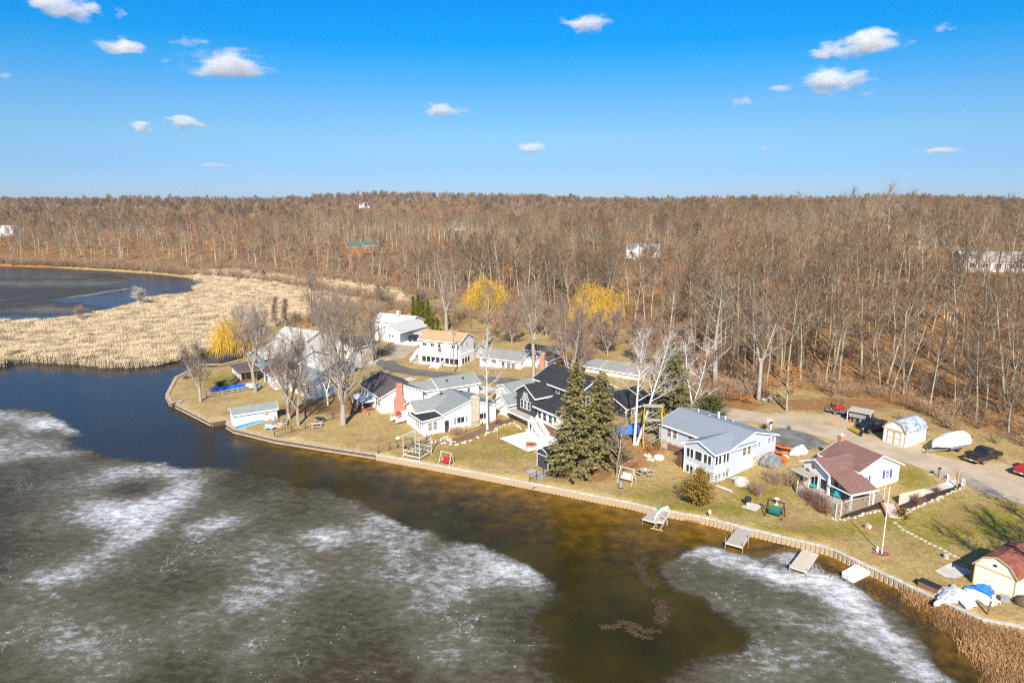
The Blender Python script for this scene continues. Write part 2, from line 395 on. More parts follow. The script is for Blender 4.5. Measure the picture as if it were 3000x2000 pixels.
def blobs(x, y, spots):
    r = np.zeros(np.shape(x))
    for (px, py, rx, ry) in spots:
        gx, gy, gz = G(px, py)
        r = np.maximum(r, np.exp(-((x - gx) / rx) ** 2 - ((y - gy) / ry) ** 2))
    return r
GREEN = [(1500,1285,7,4),(1420,1330,10,3),(2680,1400,4,4),(2850,1530,9,6),(2600,1530,5,3),(2050,1490,12,2),(1950,1450,6,4),(2230,1440,4,3),(2400,1550,9,2),(650,1115,5,5),(1280,950,8,5),(2150,1400,2,3),(1540,1270,3,3),(2750,1560,6,5)]
SANDY = [(2900,1390,9,5),(2500,1250,4,3),(2420,1225,5,3),(2620,1320,7,3),(2330,1222,8,3),(1165,1025,6,6),(1080,1060,7,5)]
LITTER = [(2450,1185,14,5),(1830,1350,5,4),(1860,1310,6,4),(2120,1185,9,5),(1640,1240,4,4),(1010,1190,9,5),(880,1200,8,4),(1720,1390,5,3),(1620,1050,14,8)]
def build_ground():
    rad = 34 * np.exp(np.arange(0, 4.75, 0.0235)); ang = np.radians(np.arange(-62, 62.1, 0.85))
    rr, aa = np.meshgrid(rad, ang, indexing='ij')
    jit = 0.3
    rr = rr * np.exp(RNG.uniform(-1, 1, rr.shape) * 0.0235 * jit); aa = aa + RNG.uniform(-1, 1, aa.shape) * math.radians(0.85) * jit
    X = (rr * np.sin(aa)).ravel(); Y = (rr * np.cos(aa)).ravel()
    dl = np.minimum(seg_dist(X, Y, SEAWALL + LAND[len(MARSH_FRONT) + 1 + len(SEAWALL):len(MARSH_FRONT) + 3 + len(SEAWALL)]), np.minimum(seg_dist(X, Y, MARSH_FRONT), seg_dist(X, Y, POND, True)))
    k = dl > 0.6; X = X[k]; Y = Y[k]
    pts = [(x, y) for x, y in zip(X, Y)]
    edges = []; onland = []; onbed = []
    def loop(poly, closed, off):
        n = len(poly)
        for sgn in (0, 1):
            idx = []
            for i, p in enumerate(poly):
                a = Vector(poly[i - 1 if (i or closed) else i]); c = Vector(poly[(i + 1) % n if (i + 1 < n or closed) else i])
                d = (c - a).normalized(); nrm = Vector((d.y, -d.x)) * off * sgn
                (onbed if sgn else onland).append(len(pts)); idx.append(len(pts)); pts.append((p[0] + nrm.x, p[1] + nrm.y))
            for i in range(n - 1): edges.append((idx[i], idx[i + 1]))
            if closed: edges.append((idx[-1], idx[0]))
    def dense(poly, step, closed=False):
        out = []; n = len(poly)
        for i in range(n if closed else n - 1):
            a, c = poly[i], poly[(i + 1) % n]; L = math.hypot(c[0] - a[0], c[1] - a[1]); m = max(1, int(L / step))
            out += [(a[0] + (c[0] - a[0]) * j / m, a[1] + (c[1] - a[1]) * j / m) for j in range(m)]
        if not closed: out.append(poly[-1])
        return out
    shore = dense([(-420, P(-200,1080,0)[1])] + MARSH_FRONT[::-1] + SEAWALL + LAND[len(MARSH_FRONT) + 1 + len(SEAWALL):len(MARSH_FRONT) + 3 + len(SEAWALL)], 1.6)
    loop(shore, False, WATER_SIDE * 0.12)
    loop(dense(POND[:15] + [(-300, 400), (-300, 200)], 3.0, True), True, POND_SIDE * 0.12)
    res = delaunay_2d_cdt([Vector(p) for p in pts], edges, [], 0, 1e-5)
    V = np.array([(v.x, v.y) for v in res[0]]); F = np.array([f for f in res[2] if len(f) == 3], np.int32)
    X, Y = V[:, 0], V[:, 1]
    land = inside(X, Y, LAND) & ~inside(X, Y, POND)
    sl = set(onland); sb = set(onbed)
    for new, olds in enumerate(res[3]):
        if any(o in sl for o in olds): land[new] = True
        elif any(o in sb for o in olds): land[new] = False
    Z = np.where(land, H(X, Y), -1.2)
    me = raw_mesh('ground', np.c_[X, Y, Z], F, ground_material())
    df = sdist(X, Y, WOOD)
    marsh = inside(X, Y, MARSH_POLY).astype(float)
    fm = field_mask(X, Y).astype(float)
    vattr(me, 'litter', np.clip(np.maximum(smooth((df + 3) / 8), blobs(X, Y, LITTER)), 0, 1)); vattr(me, 'marsh', marsh); vattr(me, 'field', fm)
    vattr(me, 'bed', (~land).astype(float)); vattr(me, 'green', blobs(X, Y, GREEN)); vattr(me, 'sandy', blobs(X, Y, SANDY))
    me.polygons.foreach_set('use_smooth', [True] * len(me.polygons))
    o = place('ground', me); tag(o, kind='structure')
    return o
WATER_SIDE, POND_SIDE = 1, -1
build_ground()
# ---- lake water: one level sheet, brown and shallow by the sea wall, darker away from it
def water_material():
    m, t, b = new_mat('lake_water')
    src = t.nodes.new('ShaderNodeTexCoord').outputs['Object']
    n1 = noise_node(t, src, 0.07, 5, 0.6); n2 = noise_node(t, src, 0.5, 5, 0.65)
    deep = ramp_node(t, n1, [(0.33, (0.018, 0.016, 0.004)), (0.5, (0.036, 0.028, 0.004)), (0.68, (0.066, 0.047, 0.005))])
    shal = ramp_node(t, n2, [(0.3, (0.075, 0.042, 0.004)), (0.55, (0.18, 0.092, 0.009)), (0.75, (0.30, 0.15, 0.018))])
    s = math_node(t, 'ADD', attr_node(t, 'shallow'), math_node(t, 'MULTIPLY', math_node(t, 'SUBTRACT', n2, 0.5), 0.5))
    c = mix_node(t, span(t, s, 0.25, 0.95), deep, shal)
    c = mix_node(t, attr_node(t, 'offshore'), c, (0.027, 0.026, 0.025))
    t.links.new(c, b.inputs['Base Color']); b.inputs['Roughness'].default_value = 0.2; b.inputs['IOR'].default_value = 1.33; b.inputs['Specular IOR Level'].default_value = 0.2
    w = noise_node(t, src, 1.4, 3); bp = t.nodes.new('ShaderNodeBump'); bp.inputs['Strength'].default_value = 0.09; bp.inputs['Distance'].default_value = 0.1
    t.links.new(w, bp.inputs['Height']); t.links.new(bp.outputs[0], b.inputs['Normal'])
    return m
def polar(r0, r1, dr, a0, a1, da):
    rad = r0 * np.exp(np.arange(0, math.log(r1 / r0) + dr, dr)); ang = np.radians(np.arange(a0, a1 + da, da))
    rr, aa = np.meshgrid(rad, ang, indexing='ij'); n, m = rr.shape
    i = np.arange(n * m).reshape(n, m)
    F = np.stack([i[:-1, :-1], i[:-1, 1:], i[1:, 1:], i[1:, :-1]], -1).reshape(-1, 4)[:, ::-1]
    return (rr * np.sin(aa)).ravel(), (rr * np.cos(aa)).ravel(), F
X, Y, F = polar(22, 900, 0.02, -64, 64, 1.0)
me = raw_mesh('lake', np.c_[X, Y, np.zeros_like(X)], F, water_material())
ds = seg_dist(X, Y, SEAWALL)
vattr(me, 'shallow', np.exp(-ds / (5 + 4 * smooth((X + 25) / 40))) * 0.8 + 0.22 * smooth((X + 40) / 30) * smooth((30 - ds) / 20))
vattr(me, 'offshore', np.clip(0.9 * smooth((-X - 28) / 26), 0, 1))
tag(place('lake', me), kind='structure')
# ---- ice: thin sheets lying on the water, grey where wet, white where it is crusted
def wp(l, z=0.0): return [P(a, b, z) for a, b in l]
ICE_A = wp([(-150,1188),(60,1193),(150,1203),(195,1228),(225,1256),(290,1275),(215,1285),(235,1312),(330,1328),(430,1340),(560,1368),(700,1368),(810,1383),(900,1412),(1000,1442),(1080,1480),(1200,1530),(1330,1573),(1480,1612),(1560,1645),(1640,1692),(1685,1750),(1660,1800),(1720,1850),(1760,1900),(1720,1945),(1900,2080),(1500,2300),(-600,2300)])
ICE_B = wp([(1900,1650),(1950,1625),(2010,1600),(2060,1588),(2110,1602),(2150,1615),(2230,1618),(2330,1598),(2390,1622),(2420,1668),(2480,1692),(2560,1732),(2650,1792),(2720,1852),(2760,1920),(2830,2000),(2900,2200),(1900,2300),(1760,2010),(1990,1900),(2120,1862),(2060,1815),(2010,1768),(1945,1735),(1905,1685)])
ICE_C = wp([(-400,790),(150,795),(330,800),(390,812),(405,822),(330,838),(420,842),(300,868),(180,876),(330,900),(200,925),(-400,940)])
ICE_D = wp([(590,845),(530,850),(470,862),(430,868),(440,862),(520,845)])
STROKES = [(-40,1220,130,1240,6,.85),(130,1235,260,1265,2.2,.8),(-40,1310,150,1320,7,.8),(240,1400,520,1370,5,.75),(170,1480,330,1500,5,.75),(330,1440,300,1560,5,.8),
 (480,1400,520,1470,5,.7),(360,1535,470,1470,4,.8),(170,1680,400,1560,3.6,.95),(600,1540,650,1530,2.6,.8),(930,1560,970,1590,2.6,.85),(740,1650,820,1720,5,.55),(560,1820,760,1760,3.5,.5),
 (750,1900,850,1840,3,.95),(700,1930,850,1960,2,.4),(200,1900,300,1960,4,.55),(60,1800,200,1850,5,.4),(1040,1480,1200,1560,3.5,.6),(1100,1520,1220,1510,1.8,.75),(1380,1610,1500,1650,3.2,.85),
 (1150,1660,1400,1680,4.5,.45),(1180,1760,1330,1720,5,.75),(1480,1680,1600,1730,4,.55),(1280,1900,1380,1880,3,.65),(1060,1560,1180,1600,3,.4),(1420,1960,1700,1960,4,.5),(900,1480,700,1500,5,.3),(1000,1650,700,1600,8,.3),(300,1700,900,1800,9,.28),
 (1990,1612,2170,1628,1.7,.95),(2100,1640,2300,1690,1.8,.95),(2280,1630,2400,1640,1.9,.8),(2280,1700,2400,1705,1.6,1.0),(2400,1680,2500,1750,2.0,1.0),(2480,1760,2600,1850,2.4,1.0),(2520,1850,2720,1990,2.6,1.0),
 (2470,1850,2560,1870,1.6,.9),(2040,1760,2120,1780,2,.35),(2310,1800,2380,1830,2,.7),(2200,1900,2350,1900,2.5,.5),(2100,1950,2300,2000,3,.45),(2400,1960,2560,2000,3,.5),
 (-100,830,330,830,12,.5),(-60,800,200,812,8,.4),(200,873,400,842,2.2,.9),(100,905,300,915,8,.5)]
DARKS = [(390,1430,3.6,1.0),(60,1480,6,.7),(170,1600,5,.6),(1160,1480,3,.4),(560,1700,6,.5),(900,1900,7,.7),(1600,1900,6,.8),(1000,1800,6,.5),(2000,1690,4,.6),(2200,1830,4,.7),(2480,1930,4,.6),(1950,1960,4,.8),(950,1470,5,.5)]
X, Y, F = polar(24, 420, 0.0062, -46, 46, 0.42)
w = np.maximum(np.maximum(sdist(X, Y, ICE_A) / 1.0, sdist(X, Y, ICE_B) / 0.7), np.maximum(sdist(X, Y, ICE_C) / 3.0, sdist(X, Y, ICE_D) / 1.5))
w = w + vnoise(X, Y, 1.7, 5) * 0.9 + vnoise(X, Y, 0.6, 6) * 0.4
white = np.zeros_like(X)
for (a, b, c, d, rad, st) in STROKES:
    dd = seg_dist(X + vnoise(X, Y, 2.2, 3) * rad * 0.35, Y + vnoise(X, Y, 1.9, 4) * rad * 0.35, [P(a, b, 0), P(c, d, 0)])
    white = 1 - (1 - white) * (1 - st * 0.9 * np.exp(-(dd / rad) ** 2))
for (a, b, rad, st) in DARKS:
    q = P(a, b, 0); white *= 1 - st * np.exp(-((X - q[0]) ** 2 + (Y - q[1]) ** 2) / rad ** 2)
soft = 3.2 + 7.0 * np.maximum(np.exp(-(((X - P(1760, 1900, 0)[0]) / 9) ** 2 + ((Y - P(1760, 1900, 0)[1]) / 9) ** 2)), np.exp(-(((X - P(2060, 1850, 0)[0]) / 7) ** 2 + ((Y - P(2060, 1850, 0)[1]) / 7) ** 2)))
cover = smooth((w + 0.5) / soft)
white = 1 - (1 - white) * (1 - 0.26 * smooth(sdist(X, Y, ICE_B) / 2.0) * smooth((Y - 44) / 10))
keep = (cover[F] > 0.01).any(1)
used = np.unique(F[keep]); remap = np.full(len(X), -1); remap[used] = np.arange(len(used))
def ice_material():
    m, t, b = new_mat('lake_ice')
    src = t.nodes.new('ShaderNodeTexCoord').outputs['Object']
    n0 = noise_node(t, src, 0.12, 6, 0.62); n1 = noise_node(t, src, 0.9, 9, 0.78); n2 = noise_node(t, src, 6.5, 5, 0.8)
    wt = attr_node(t, 'white')
    mp = t.nodes.new('ShaderNodeMapping'); mp.inputs['Rotation'].default_value = (0, 0, R(25)); mp.inputs['Scale'].default_value = (0.62, 1.15, 1); t.links.new(src, mp.inputs[0])
    n3 = noise_node(t, mp.outputs[0], 1.1, 7, 0.7)
    k = math_node(t, 'ADD', math_node(t, 'MULTIPLY', wt, 0.82), math_node(t, 'MULTIPLY', math_node(t, 'SUBTRACT', n1, 0.5), 1.0))
    k = math_node(t, 'ADD', k, 0.03)
    k = math_node(t, 'ADD', k, math_node(t, 'MULTIPLY', math_node(t, 'SUBTRACT', n3, 0.5), 1.1))
    k = math_node(t, 'ADD', k, math_node(t, 'MULTIPLY', math_node(t, 'SUBTRACT', n0, 0.5), 0.55))
    k = math_node(t, 'ADD', k, math_node(t, 'MULTIPLY', math_node(t, 'SUBTRACT', n2, 0.5), 0.55))
    c = ramp_node(t, k, [(0.0, (0.055, 0.044, 0.023)), (0.2, (0.095, 0.081, 0.05)), (0.46, (0.14, 0.125, 0.088)), (0.55, (0.20, 0.192, 0.17)), (0.72, (0.37, 0.365, 0.355)), (0.95, (0.70, 0.705, 0.71))])
    vc = t.nodes.new('ShaderNodeTexVoronoi'); vc.feature = 'DISTANCE_TO_EDGE'; vc.inputs['Scale'].default_value = 0.16; wj = t.nodes.new('ShaderNodeVectorMath'); wj.operation = 'ADD'; nv = t.nodes.new('ShaderNodeTexNoise'); nv.inputs['Scale'].default_value = 0.5; nv.inputs['Detail'].default_value = 5
    t.links.new(src, nv.inputs[0]); sv = t.nodes.new('ShaderNodeVectorMath'); sv.operation = 'SCALE'; sv.inputs['Scale'].default_value = 2.2; t.links.new(nv.outputs['Color'], sv.inputs[0]); t.links.new(src, wj.inputs[0]); t.links.new(sv.outputs[0], wj.inputs[1]); t.links.new(wj.outputs[0], vc.inputs[0])
    crack = math_node(t, 'MULTIPLY', math_node(t, 'LESS_THAN', vc.outputs['Distance'], 0.012), math_node(t, 'MULTIPLY', span(t, n0, 0.52, 0.66), 0.22))
    c = mix_node(t, crack, c, (0.5, 0.52, 0.54))
    fl = math_node(t, 'ADD', noise_node(t, src, 2.6, 3, 0.6), math_node(t, 'MULTIPLY', math_node(t, 'SUBTRACT', n0, 0.5), 0.5))
    c = mix_node(t, math_node(t, 'MULTIPLY', span(t, fl, 0.695, 0.72), 0.75), c, (0.62, 0.64, 0.67))
    c = mix_node(t, math_node(t, 'MULTIPLY', span(t, noise_node(t, src, 1.7, 4, 0.6), 0.66, 0.75), 0.5), c, (0.05, 0.04, 0.03))
    t.links.new(c, b.inputs['Base Color']); b.inputs['Roughness'].default_value = 0.5; b.inputs['Specular IOR Level'].default_value = 0.15
    bp = t.nodes.new('ShaderNodeBump'); bp.inputs['Strength'].default_value = 0.25; bp.inputs['Distance'].default_value = 0.04
    t.links.new(n1, bp.inputs['Height']); t.links.new(bp.outputs[0], b.inputs['Normal'])
    al = math_node(t, 'ADD', attr_node(t, 'cover'), math_node(t, 'MULTIPLY', math_node(t, 'SUBTRACT', n1, 0.5), 0.8))
    al = math_node(t, 'MULTIPLY', span(t, al, 0.14, 0.82), math_node(t, 'ADD', 0.86, math_node(t, 'MULTIPLY', wt, 0.14)))
    t.links.new(al, b.inputs['Alpha'])
    return m
me = raw_mesh('lake_ice', np.c_[X[used], Y[used], np.full(len(used), 0.012)], remap[F[keep]], ice_material())
vattr(me, 'white', white[used]); vattr(me, 'cover', cover[used])
tag(place('lake_ice', me), kind='structure')
# ---- sheets laid on the ground
def sheet(name, outline, m, dz=0.03, step=1.5, kind='structure', thick=0.0):
    xs = [p[0] for p in outline]; ys = [p[1] for p in outline]
    gx, gy = np.meshgrid(np.arange(min(xs), max(xs), step), np.arange(min(ys), max(ys), step))
    gx = gx.ravel(); gy = gy.ravel()
    k = sdist(gx, gy, outline) > step * 0.4
    pts = list(zip(gx[k], gy[k])); o = len(pts); n = len(outline)
    pts += outline
    res = delaunay_2d_cdt([Vector(p) for p in pts], [(o + i, o + (i + 1) % n) for i in range(n)], [], 0, 1e-5)
    V = np.array([(v.x, v.y) for v in res[0]]); F = np.array([f for f in res[2] if len(f) == 3], np.int32)
    c = V[F].mean(1); F = F[inside(c[:, 0], c[:, 1], outline)]
    me = raw_mesh(name, np.c_[V, H(V[:, 0], V[:, 1]) + dz], F, m)
    ob = place(name, me)
    if kind: tag(ob, kind=kind)
    return ob
def ribbon(px, width, z=2.0):
    pts = [Vector(G(a, b)[:2]) for a, b in px]
    fine = []
    for i in range(len(pts) - 1):
        p0 = pts[max(i - 1, 0)]; p1 = pts[i]; p2 = pts[i + 1]; p3 = pts[min(i + 2, len(pts) - 1)]
        for j in range(6):
            t = j / 6
            fine.append(0.5 * ((2 * p1) + (-p0 + p2) * t + (2 * p0 - 5 * p1 + 4 * p2 - p3) * t * t + (-p0 + 3 * p1 - 3 * p2 + p3) * t ** 3))
    fine.append(pts[-1]); L = []; Rr = []
    for i, p in enumerate(fine):
        d = (fine[min(i + 1, len(fine) - 1)] - fine[max(i - 1, 0)]).normalized(); n = Vector((-d.y, d.x))
        wv = width / 2 * (1 + 0.06 * math.sin(i * 1.3))
        L.append(tuple(p + n * wv)); Rr.append(tuple(p - n * wv))
    return L + Rr[::-1]
mat('road_gravel', (0.50, 0.40, 0.28), 0.95, c2=(0.38, 0.30, 0.21), scale=0.35, detail=8, bump=0.2)
mat('lane_asphalt', (0.17, 0.15, 0.135), 0.9, c2=(0.11, 0.10, 0.09), scale=0.4, detail=7)
mat('drive_asphalt', (0.20, 0.195, 0.185), 0.9, c2=(0.10, 0.098, 0.095), scale=0.5, detail=7)
mat('patch_asphalt', (0.36, 0.30, 0.23), 0.95, c2=(0.24, 0.21, 0.175), scale=0.6, detail=7)
mat('concrete', (0.62, 0.58, 0.52), 0.85, c2=(0.5, 0.46, 0.4), scale=0.8, detail=7)
mat('concrete_white', (0.84, 0.82, 0.78), 0.8, var=0.05, scale=0.8)
mat('mulch', (0.055, 0.04, 0.035), 0.95, c2=(0.02, 0.016, 0.015), scale=6, detail=6, bump=0.5)
mat('old_mulch', (0.25, 0.14, 0.09), 0.95, c2=(0.14, 0.08, 0.055), scale=4, detail=6, bump=0.5)
sheet('road', ribbon([(3150,1505),(3000,1446),(2850,1394),(2700,1345),(2500,1283),(2300,1236),(2150,1212),(2020,1190)], 5.6), 'road_gravel', 0.03)
sheet('lane', ribbon([(2030,1192),(1900,1170),(1780,1150),(1650,1132),(1500,1118),(1380,1107),(1280,1097),(1190,1086),(1140,1070),(1128,1052)], 4.6), 'lane_asphalt', 0.028)
sheet('gravel_court', [G(a, b)[:2] for a, b in [(1122,1058),(1180,1052),(1215,1025),(1222,1002),(1160,1008),(1140,1030)]], 'road_gravel', 0.034)
sheet('driveway', [G(a, b)[:2] for a, b in [(2252,1262),(2312,1247),(2432,1300),(2350,1322),(2275,1318)]], 'drive_asphalt', 0.035)
sheet('driveway', [G(a, b)[:2] for a, b in [(1153,1008),(1178,996),(1235,998),(1222,1014)]], 'concrete_white', 0.045)
sheet('driveway', [G(a, b)[:2] for a, b in [(1395,1128),(1480,1138),(1495,1150),(1400,1152)]], 'concrete', 0.035)
sheet('driveway', [G(a, b)[:2] for a, b in [(1018,1052),(1080,1046),(1112,1056),(1060,1078),(1020,1076)]], 'concrete', 0.035)
sheet('driveway', [G(a, b)[:2] for a, b in [(1175,1112),(1200,1104),(1222,1110),(1190,1120)]], 'concrete', 0.035)
sheet('footpath', [G(a, b)[:2] for a, b in [(2708,1448),(2710,1434),(2776,1410),(2800,1402),(2818,1408),(2790,1428)]], 'concrete', 0.035)
sheet('road_patch', [G(a, b)[:2] for a, b in [(2800,1384),(2850,1400),(2945,1450),(2930,1462),(2870,1440),(2800,1405)]], 'patch_asphalt', 0.045)
# ------------------------------------------------------------------ trees
def bark_mat(name, ca, cb, rnd=0.35, scale=1.5, stretch=(3, 3, 0.6), rough=0.9, tint=None):
    m, t, b = new_mat(name)
    tc = t.nodes.new('ShaderNodeTexCoord'); mp = t.nodes.new('ShaderNodeMapping'); mp.inputs['Scale'].default_value = stretch; t.links.new(tc.outputs['Object'], mp.inputs[0])
    n = noise_node(t, mp.outputs[0], scale, 5, 0.65)
    c = ramp_node(t, n, [(0.3, ca), (0.7, cb)])
    oi = t.nodes.new('ShaderNodeObjectInfo')
    hs = t.nodes.new('ShaderNodeMapRange'); hs.inputs[3].default_value = 1 - rnd; hs.inputs[4].default_value = 1 + rnd; t.links.new(oi.outputs['Random'], hs.inputs[0])
    mx = t.nodes.new('ShaderNodeVectorMath'); mx.operation = 'SCALE'; t.links.new(c, mx.inputs[0]); t.links.new(hs.outputs[0], mx.inputs['Scale'])
    out = mx.outputs[0]
    if tint:
        r2 = math_node(t, 'FRACT', math_node(t, 'MULTIPLY', oi.outputs['Random'], 7.31))
        out = mix_node(t, 1.0, out, ramp_node(t, r2, tint), 'MULTIPLY')
    t.links.new(out, b.inputs['Base Color']); b.inputs['Roughness'].default_value = rough; b.inputs['Specular IOR Level'].default_value = 0.15
    return m
TW_TINT = [(0.0, (1.12, 0.93, 0.76)), (0.35, (1.0, 0.94, 0.87)), (0.7, (1.0, 1.0, 1.0)), (1.0, (1.1, 0.88, 0.82))]
bark_mat('bark_wood', (0.21, 0.165, 0.11), (0.50, 0.42, 0.31), 0.42)
bark_mat('bark_yard', (0.24, 0.20, 0.16), (0.48, 0.42, 0.35), 0.1)
bark_mat('bark_birch', (0.50, 0.47, 0.44), (0.90, 0.88, 0.84), 0.05, 2.5, (0.5, 0.5, 4))
bark_mat('bark_brown', (0.10, 0.07, 0.05), (0.2, 0.15, 0.1), 0.1)
bark_mat('twig_wood', (0.135, 0.077, 0.037), (0.30, 0.185, 0.095), 0.45, tint=TW_TINT)
bark_mat('twig_dark', (0.085, 0.05, 0.03), (0.20, 0.125, 0.075), 0.3)
bark_mat('twig_pale', (0.18, 0.125, 0.075), (0.35, 0.26, 0.165), 0.3)
bark_mat('twig_far', (0.175, 0.115, 0.07), (0.32, 0.225, 0.145), 0.4)
bark_mat('twig_yard', (0.19, 0.14, 0.10), (0.34, 0.255, 0.19), 0.12)
bark_mat('twig_red', (0.19, 0.125, 0.095), (0.34, 0.235, 0.18), 0.12)
bark_mat('twig_birch', (0.36, 0.30, 0.27), (0.62, 0.55, 0.51), 0.05)
bark_mat('twig_willow', (0.45, 0.27, 0.035), (0.72, 0.47, 0.08), 0.08, 0.6, (1, 1, 0.5))
bark_mat('leaf_oak', (0.30, 0.12, 0.035), (0.55, 0.26, 0.09), 0.1)
bark_mat('needle_spruce', (0.10, 0.09, 0.03), (0.36, 0.295, 0.125), 0.1, 1.2, (1, 1, 1))
bark_mat('needle_dark', (0.035, 0.05, 0.014), (0.12, 0.125, 0.035), 0.1, 1.2, (1, 1, 1))
bark_mat('needle_gold', (0.11, 0.075, 0.012), (0.40, 0.25, 0.05), 0.1, 1.5, (1, 1, 1))
bark_mat('needle_cedar', (0.07, 0.08, 0.008), (0.24, 0.225, 0.025), 0.1, 2.0, (1, 1, 1))
bark_mat('shrub_red', (0.17, 0.085, 0.06), (0.34, 0.19, 0.135), 0.12)
bark_mat('shrub_tan', (0.25, 0.18, 0.12), (0.45, 0.35, 0.25), 0.15, tint=TW_TINT)
class Tree:
    def __init__(s, seed): s.r = random.Random(seed); s.tv = []; s.tf = []; s.wv = []; s.wf = []
    def tube(s, pts, rad, n):
        base = len(s.tv); d0 = None
        for i, p in enumerate(pts):
            d = (pts[min(i + 1, len(pts) - 1)] - pts[max(i - 1, 0)]).normalized()
            if d0 is None: a = d.orthogonal().normalized()
            else: a = (a - d * a.dot(d)).normalized()
            d0 = d; b = d.cross(a)
            for k in range(n):
                t = 2 * math.pi * k / n; q = p + (a * math.cos(t) + b * math.sin(t)) * rad[i]; s.tv.append((q.x, q.y, q.z))
        for i in range(len(pts) - 1):
            for k in range(n):
                s.tf.append((base + i * n + k, base + i * n + (k + 1) % n, base + (i + 1) * n + (k + 1) % n, base + (i + 1) * n + k))
    def twig(s, p, d, L, w):
        a = d.orthogonal(); a.rotate(Matrix.Rotation(s.r.uniform(0, 6.28), 3, d)); a = a.normalized() * w
        q = p + d * L; o = len(s.wv)
        s.wv += [(p.x - a.x, p.y - a.y, p.z - a.z), (p.x + a.x, p.y + a.y, p.z + a.z), (q.x, q.y, q.z)]; s.wf.append((o, o + 1, o + 2))
    def rnd(s, d, amt):
        return (d + Vector((s.r.gauss(0, amt), s.r.gauss(0, amt), s.r.gauss(0, amt)))).normalized()
    def limb(s, p, d, L, r0, up, wob, n, r1=0.012, sides=4):
        pts = [p]; rad = [r0]
        for i in range(n):
            d = (s.rnd(d, wob) + Vector((0, 0, up))).normalized(); p = p + d * (L / n); pts.append(p); rad.append(r0 + (r1 - r0) * ((i + 1) / n))
        s.tube(pts, rad, sides); return pts, rad
    def at(s, pts, t):
        x = t * (len(pts) - 1); i = min(int(x), len(pts) - 2); f = x - i
        return pts[i].lerp(pts[i + 1], f), (pts[i + 1] - pts[i]).normalized()
    def spray(s, pts, t0, n, L, w, up, ang=0.8):
        for _ in range(n):
            p, d = s.at(pts, s.r.uniform(t0, 1)); e = s.rnd(d, ang); e = (e + Vector((0, 0, up))).normalized()
            l = L * s.r.uniform(0.6, 1.3); s.twig(p, e, l, w)
            if s.r.random() < 0.75: s.twig(p + e * l * 0.45, (s.rnd(e, 0.6) + Vector((0, 0, up * 0.5))).normalized(), l * 0.7, w * 0.7)
    def meshes(s, name, bm, wm):
        a = raw_mesh(name + '_trunk', s.tv, s.tf, bm); a.polygons.foreach_set('use_smooth', [True] * len(a.polygons))
        b = raw_mesh(name + '_crown', s.wv, s.wf, wm) if s.wf else None
        return a, b
def gen_bare(seed, Ht, r=0.22, clear=0.45, spread=0.2, n1=12, n2=5, ntw=6, a_lo=62, a_hi=28, up=0.10, wob=0.14, tw=0.035, twl=1.3, leaders=1, lean=0.03, split=0.35, twup=0.25, sides=6):
    t = Tree(seed); g = t.r
    roots = []
    if leaders == 1:
        pts, rad = t.limb(Vector((0, 0, -0.3)), Vector((g.gauss(0, lean), g.gauss(0, lean), 1)).normalized(), Ht * 0.95, r, 0.06, 0.035, 9, 0.03, sides); roots = [(pts, rad, Ht, clear)]
    else:
        zs = Ht * split
        p0, r0 = t.limb(Vector((0, 0, -0.3)), Vector((g.gauss(0, lean), g.gauss(0, lean), 1)).normalized(), zs, r, 0.06, 0.03, 4, r * 0.8, sides)
        az = g.uniform(0, 6.28)
        for k in range(leaders):
            a = az + k * 6.28 / leaders + g.uniform(-0.4, 0.4); d = Vector((math.cos(a) * 0.42, math.sin(a) * 0.42, 1)).normalized()
            pts, rad = t.limb(p0[-1] - Vector((0, 0, 0.2)), d, (Ht - zs) * 0.95, r * 0.62, 0.10, 0.06, 8, 0.025, sides - 1); roots.append((pts, rad, Ht - zs, 0.05))
    for pts, rad, hh, cl in roots:
        for k in range(n1):
            f = (k + g.random() * 0.8) / n1; tt = cl + (0.97 - cl) * f
            p, d = t.at(pts, tt); i = min(int(tt * (len(pts) - 1)), len(rad) - 2)
            a = k * 2.4 + g.uniform(-0.5, 0.5); an = R(a_lo + (a_hi - a_lo) * f + g.uniform(-9, 9))
            dd = Vector((math.cos(a) * math.sin(an), math.sin(a) * math.sin(an), math.cos(an)))
            L = spread * Ht * (1.15 - 0.75 * f) * g.uniform(0.75, 1.2) + 0.8
            lp, lr = t.limb(p, dd, L, max(0.028, rad[i] * 0.45), up, wob, 5, 0.014, 4)
            t.spray(lp, 0.35, ntw, twl, tw, twup)
            for j in range(n2):
                ft = 0.25 + 0.7 * (j + g.random()) / n2; q, e = t.at(lp, ft)
                e = (t.rnd(e, 0.55) + Vector((0, 0, 0.15))).normalized()
                sp, sr = t.limb(q, e, L * (0.62 - 0.3 * ft) + 0.3, 0.024, up, wob, 3, 0.01, 3)
                t.spray(sp, 0.1, ntw, twl, tw, twup)
        t.spray(pts, 0.8, ntw * 2, twl, tw, twup)
    return t
def tree_at(name, label, mesh_pair, loc, rz, sc, group=None, cat='tree', parts=('trunk', 'crown')):
    o = thing(name, label, cat, loc, rz, group)
    o.scale = (sc, sc, sc) if not isinstance(sc, tuple) else sc
    place(parts[0], mesh_pair[0], o)
    if mesh_pair[1] is not None: place(parts[1], mesh_pair[1], o)
    return o
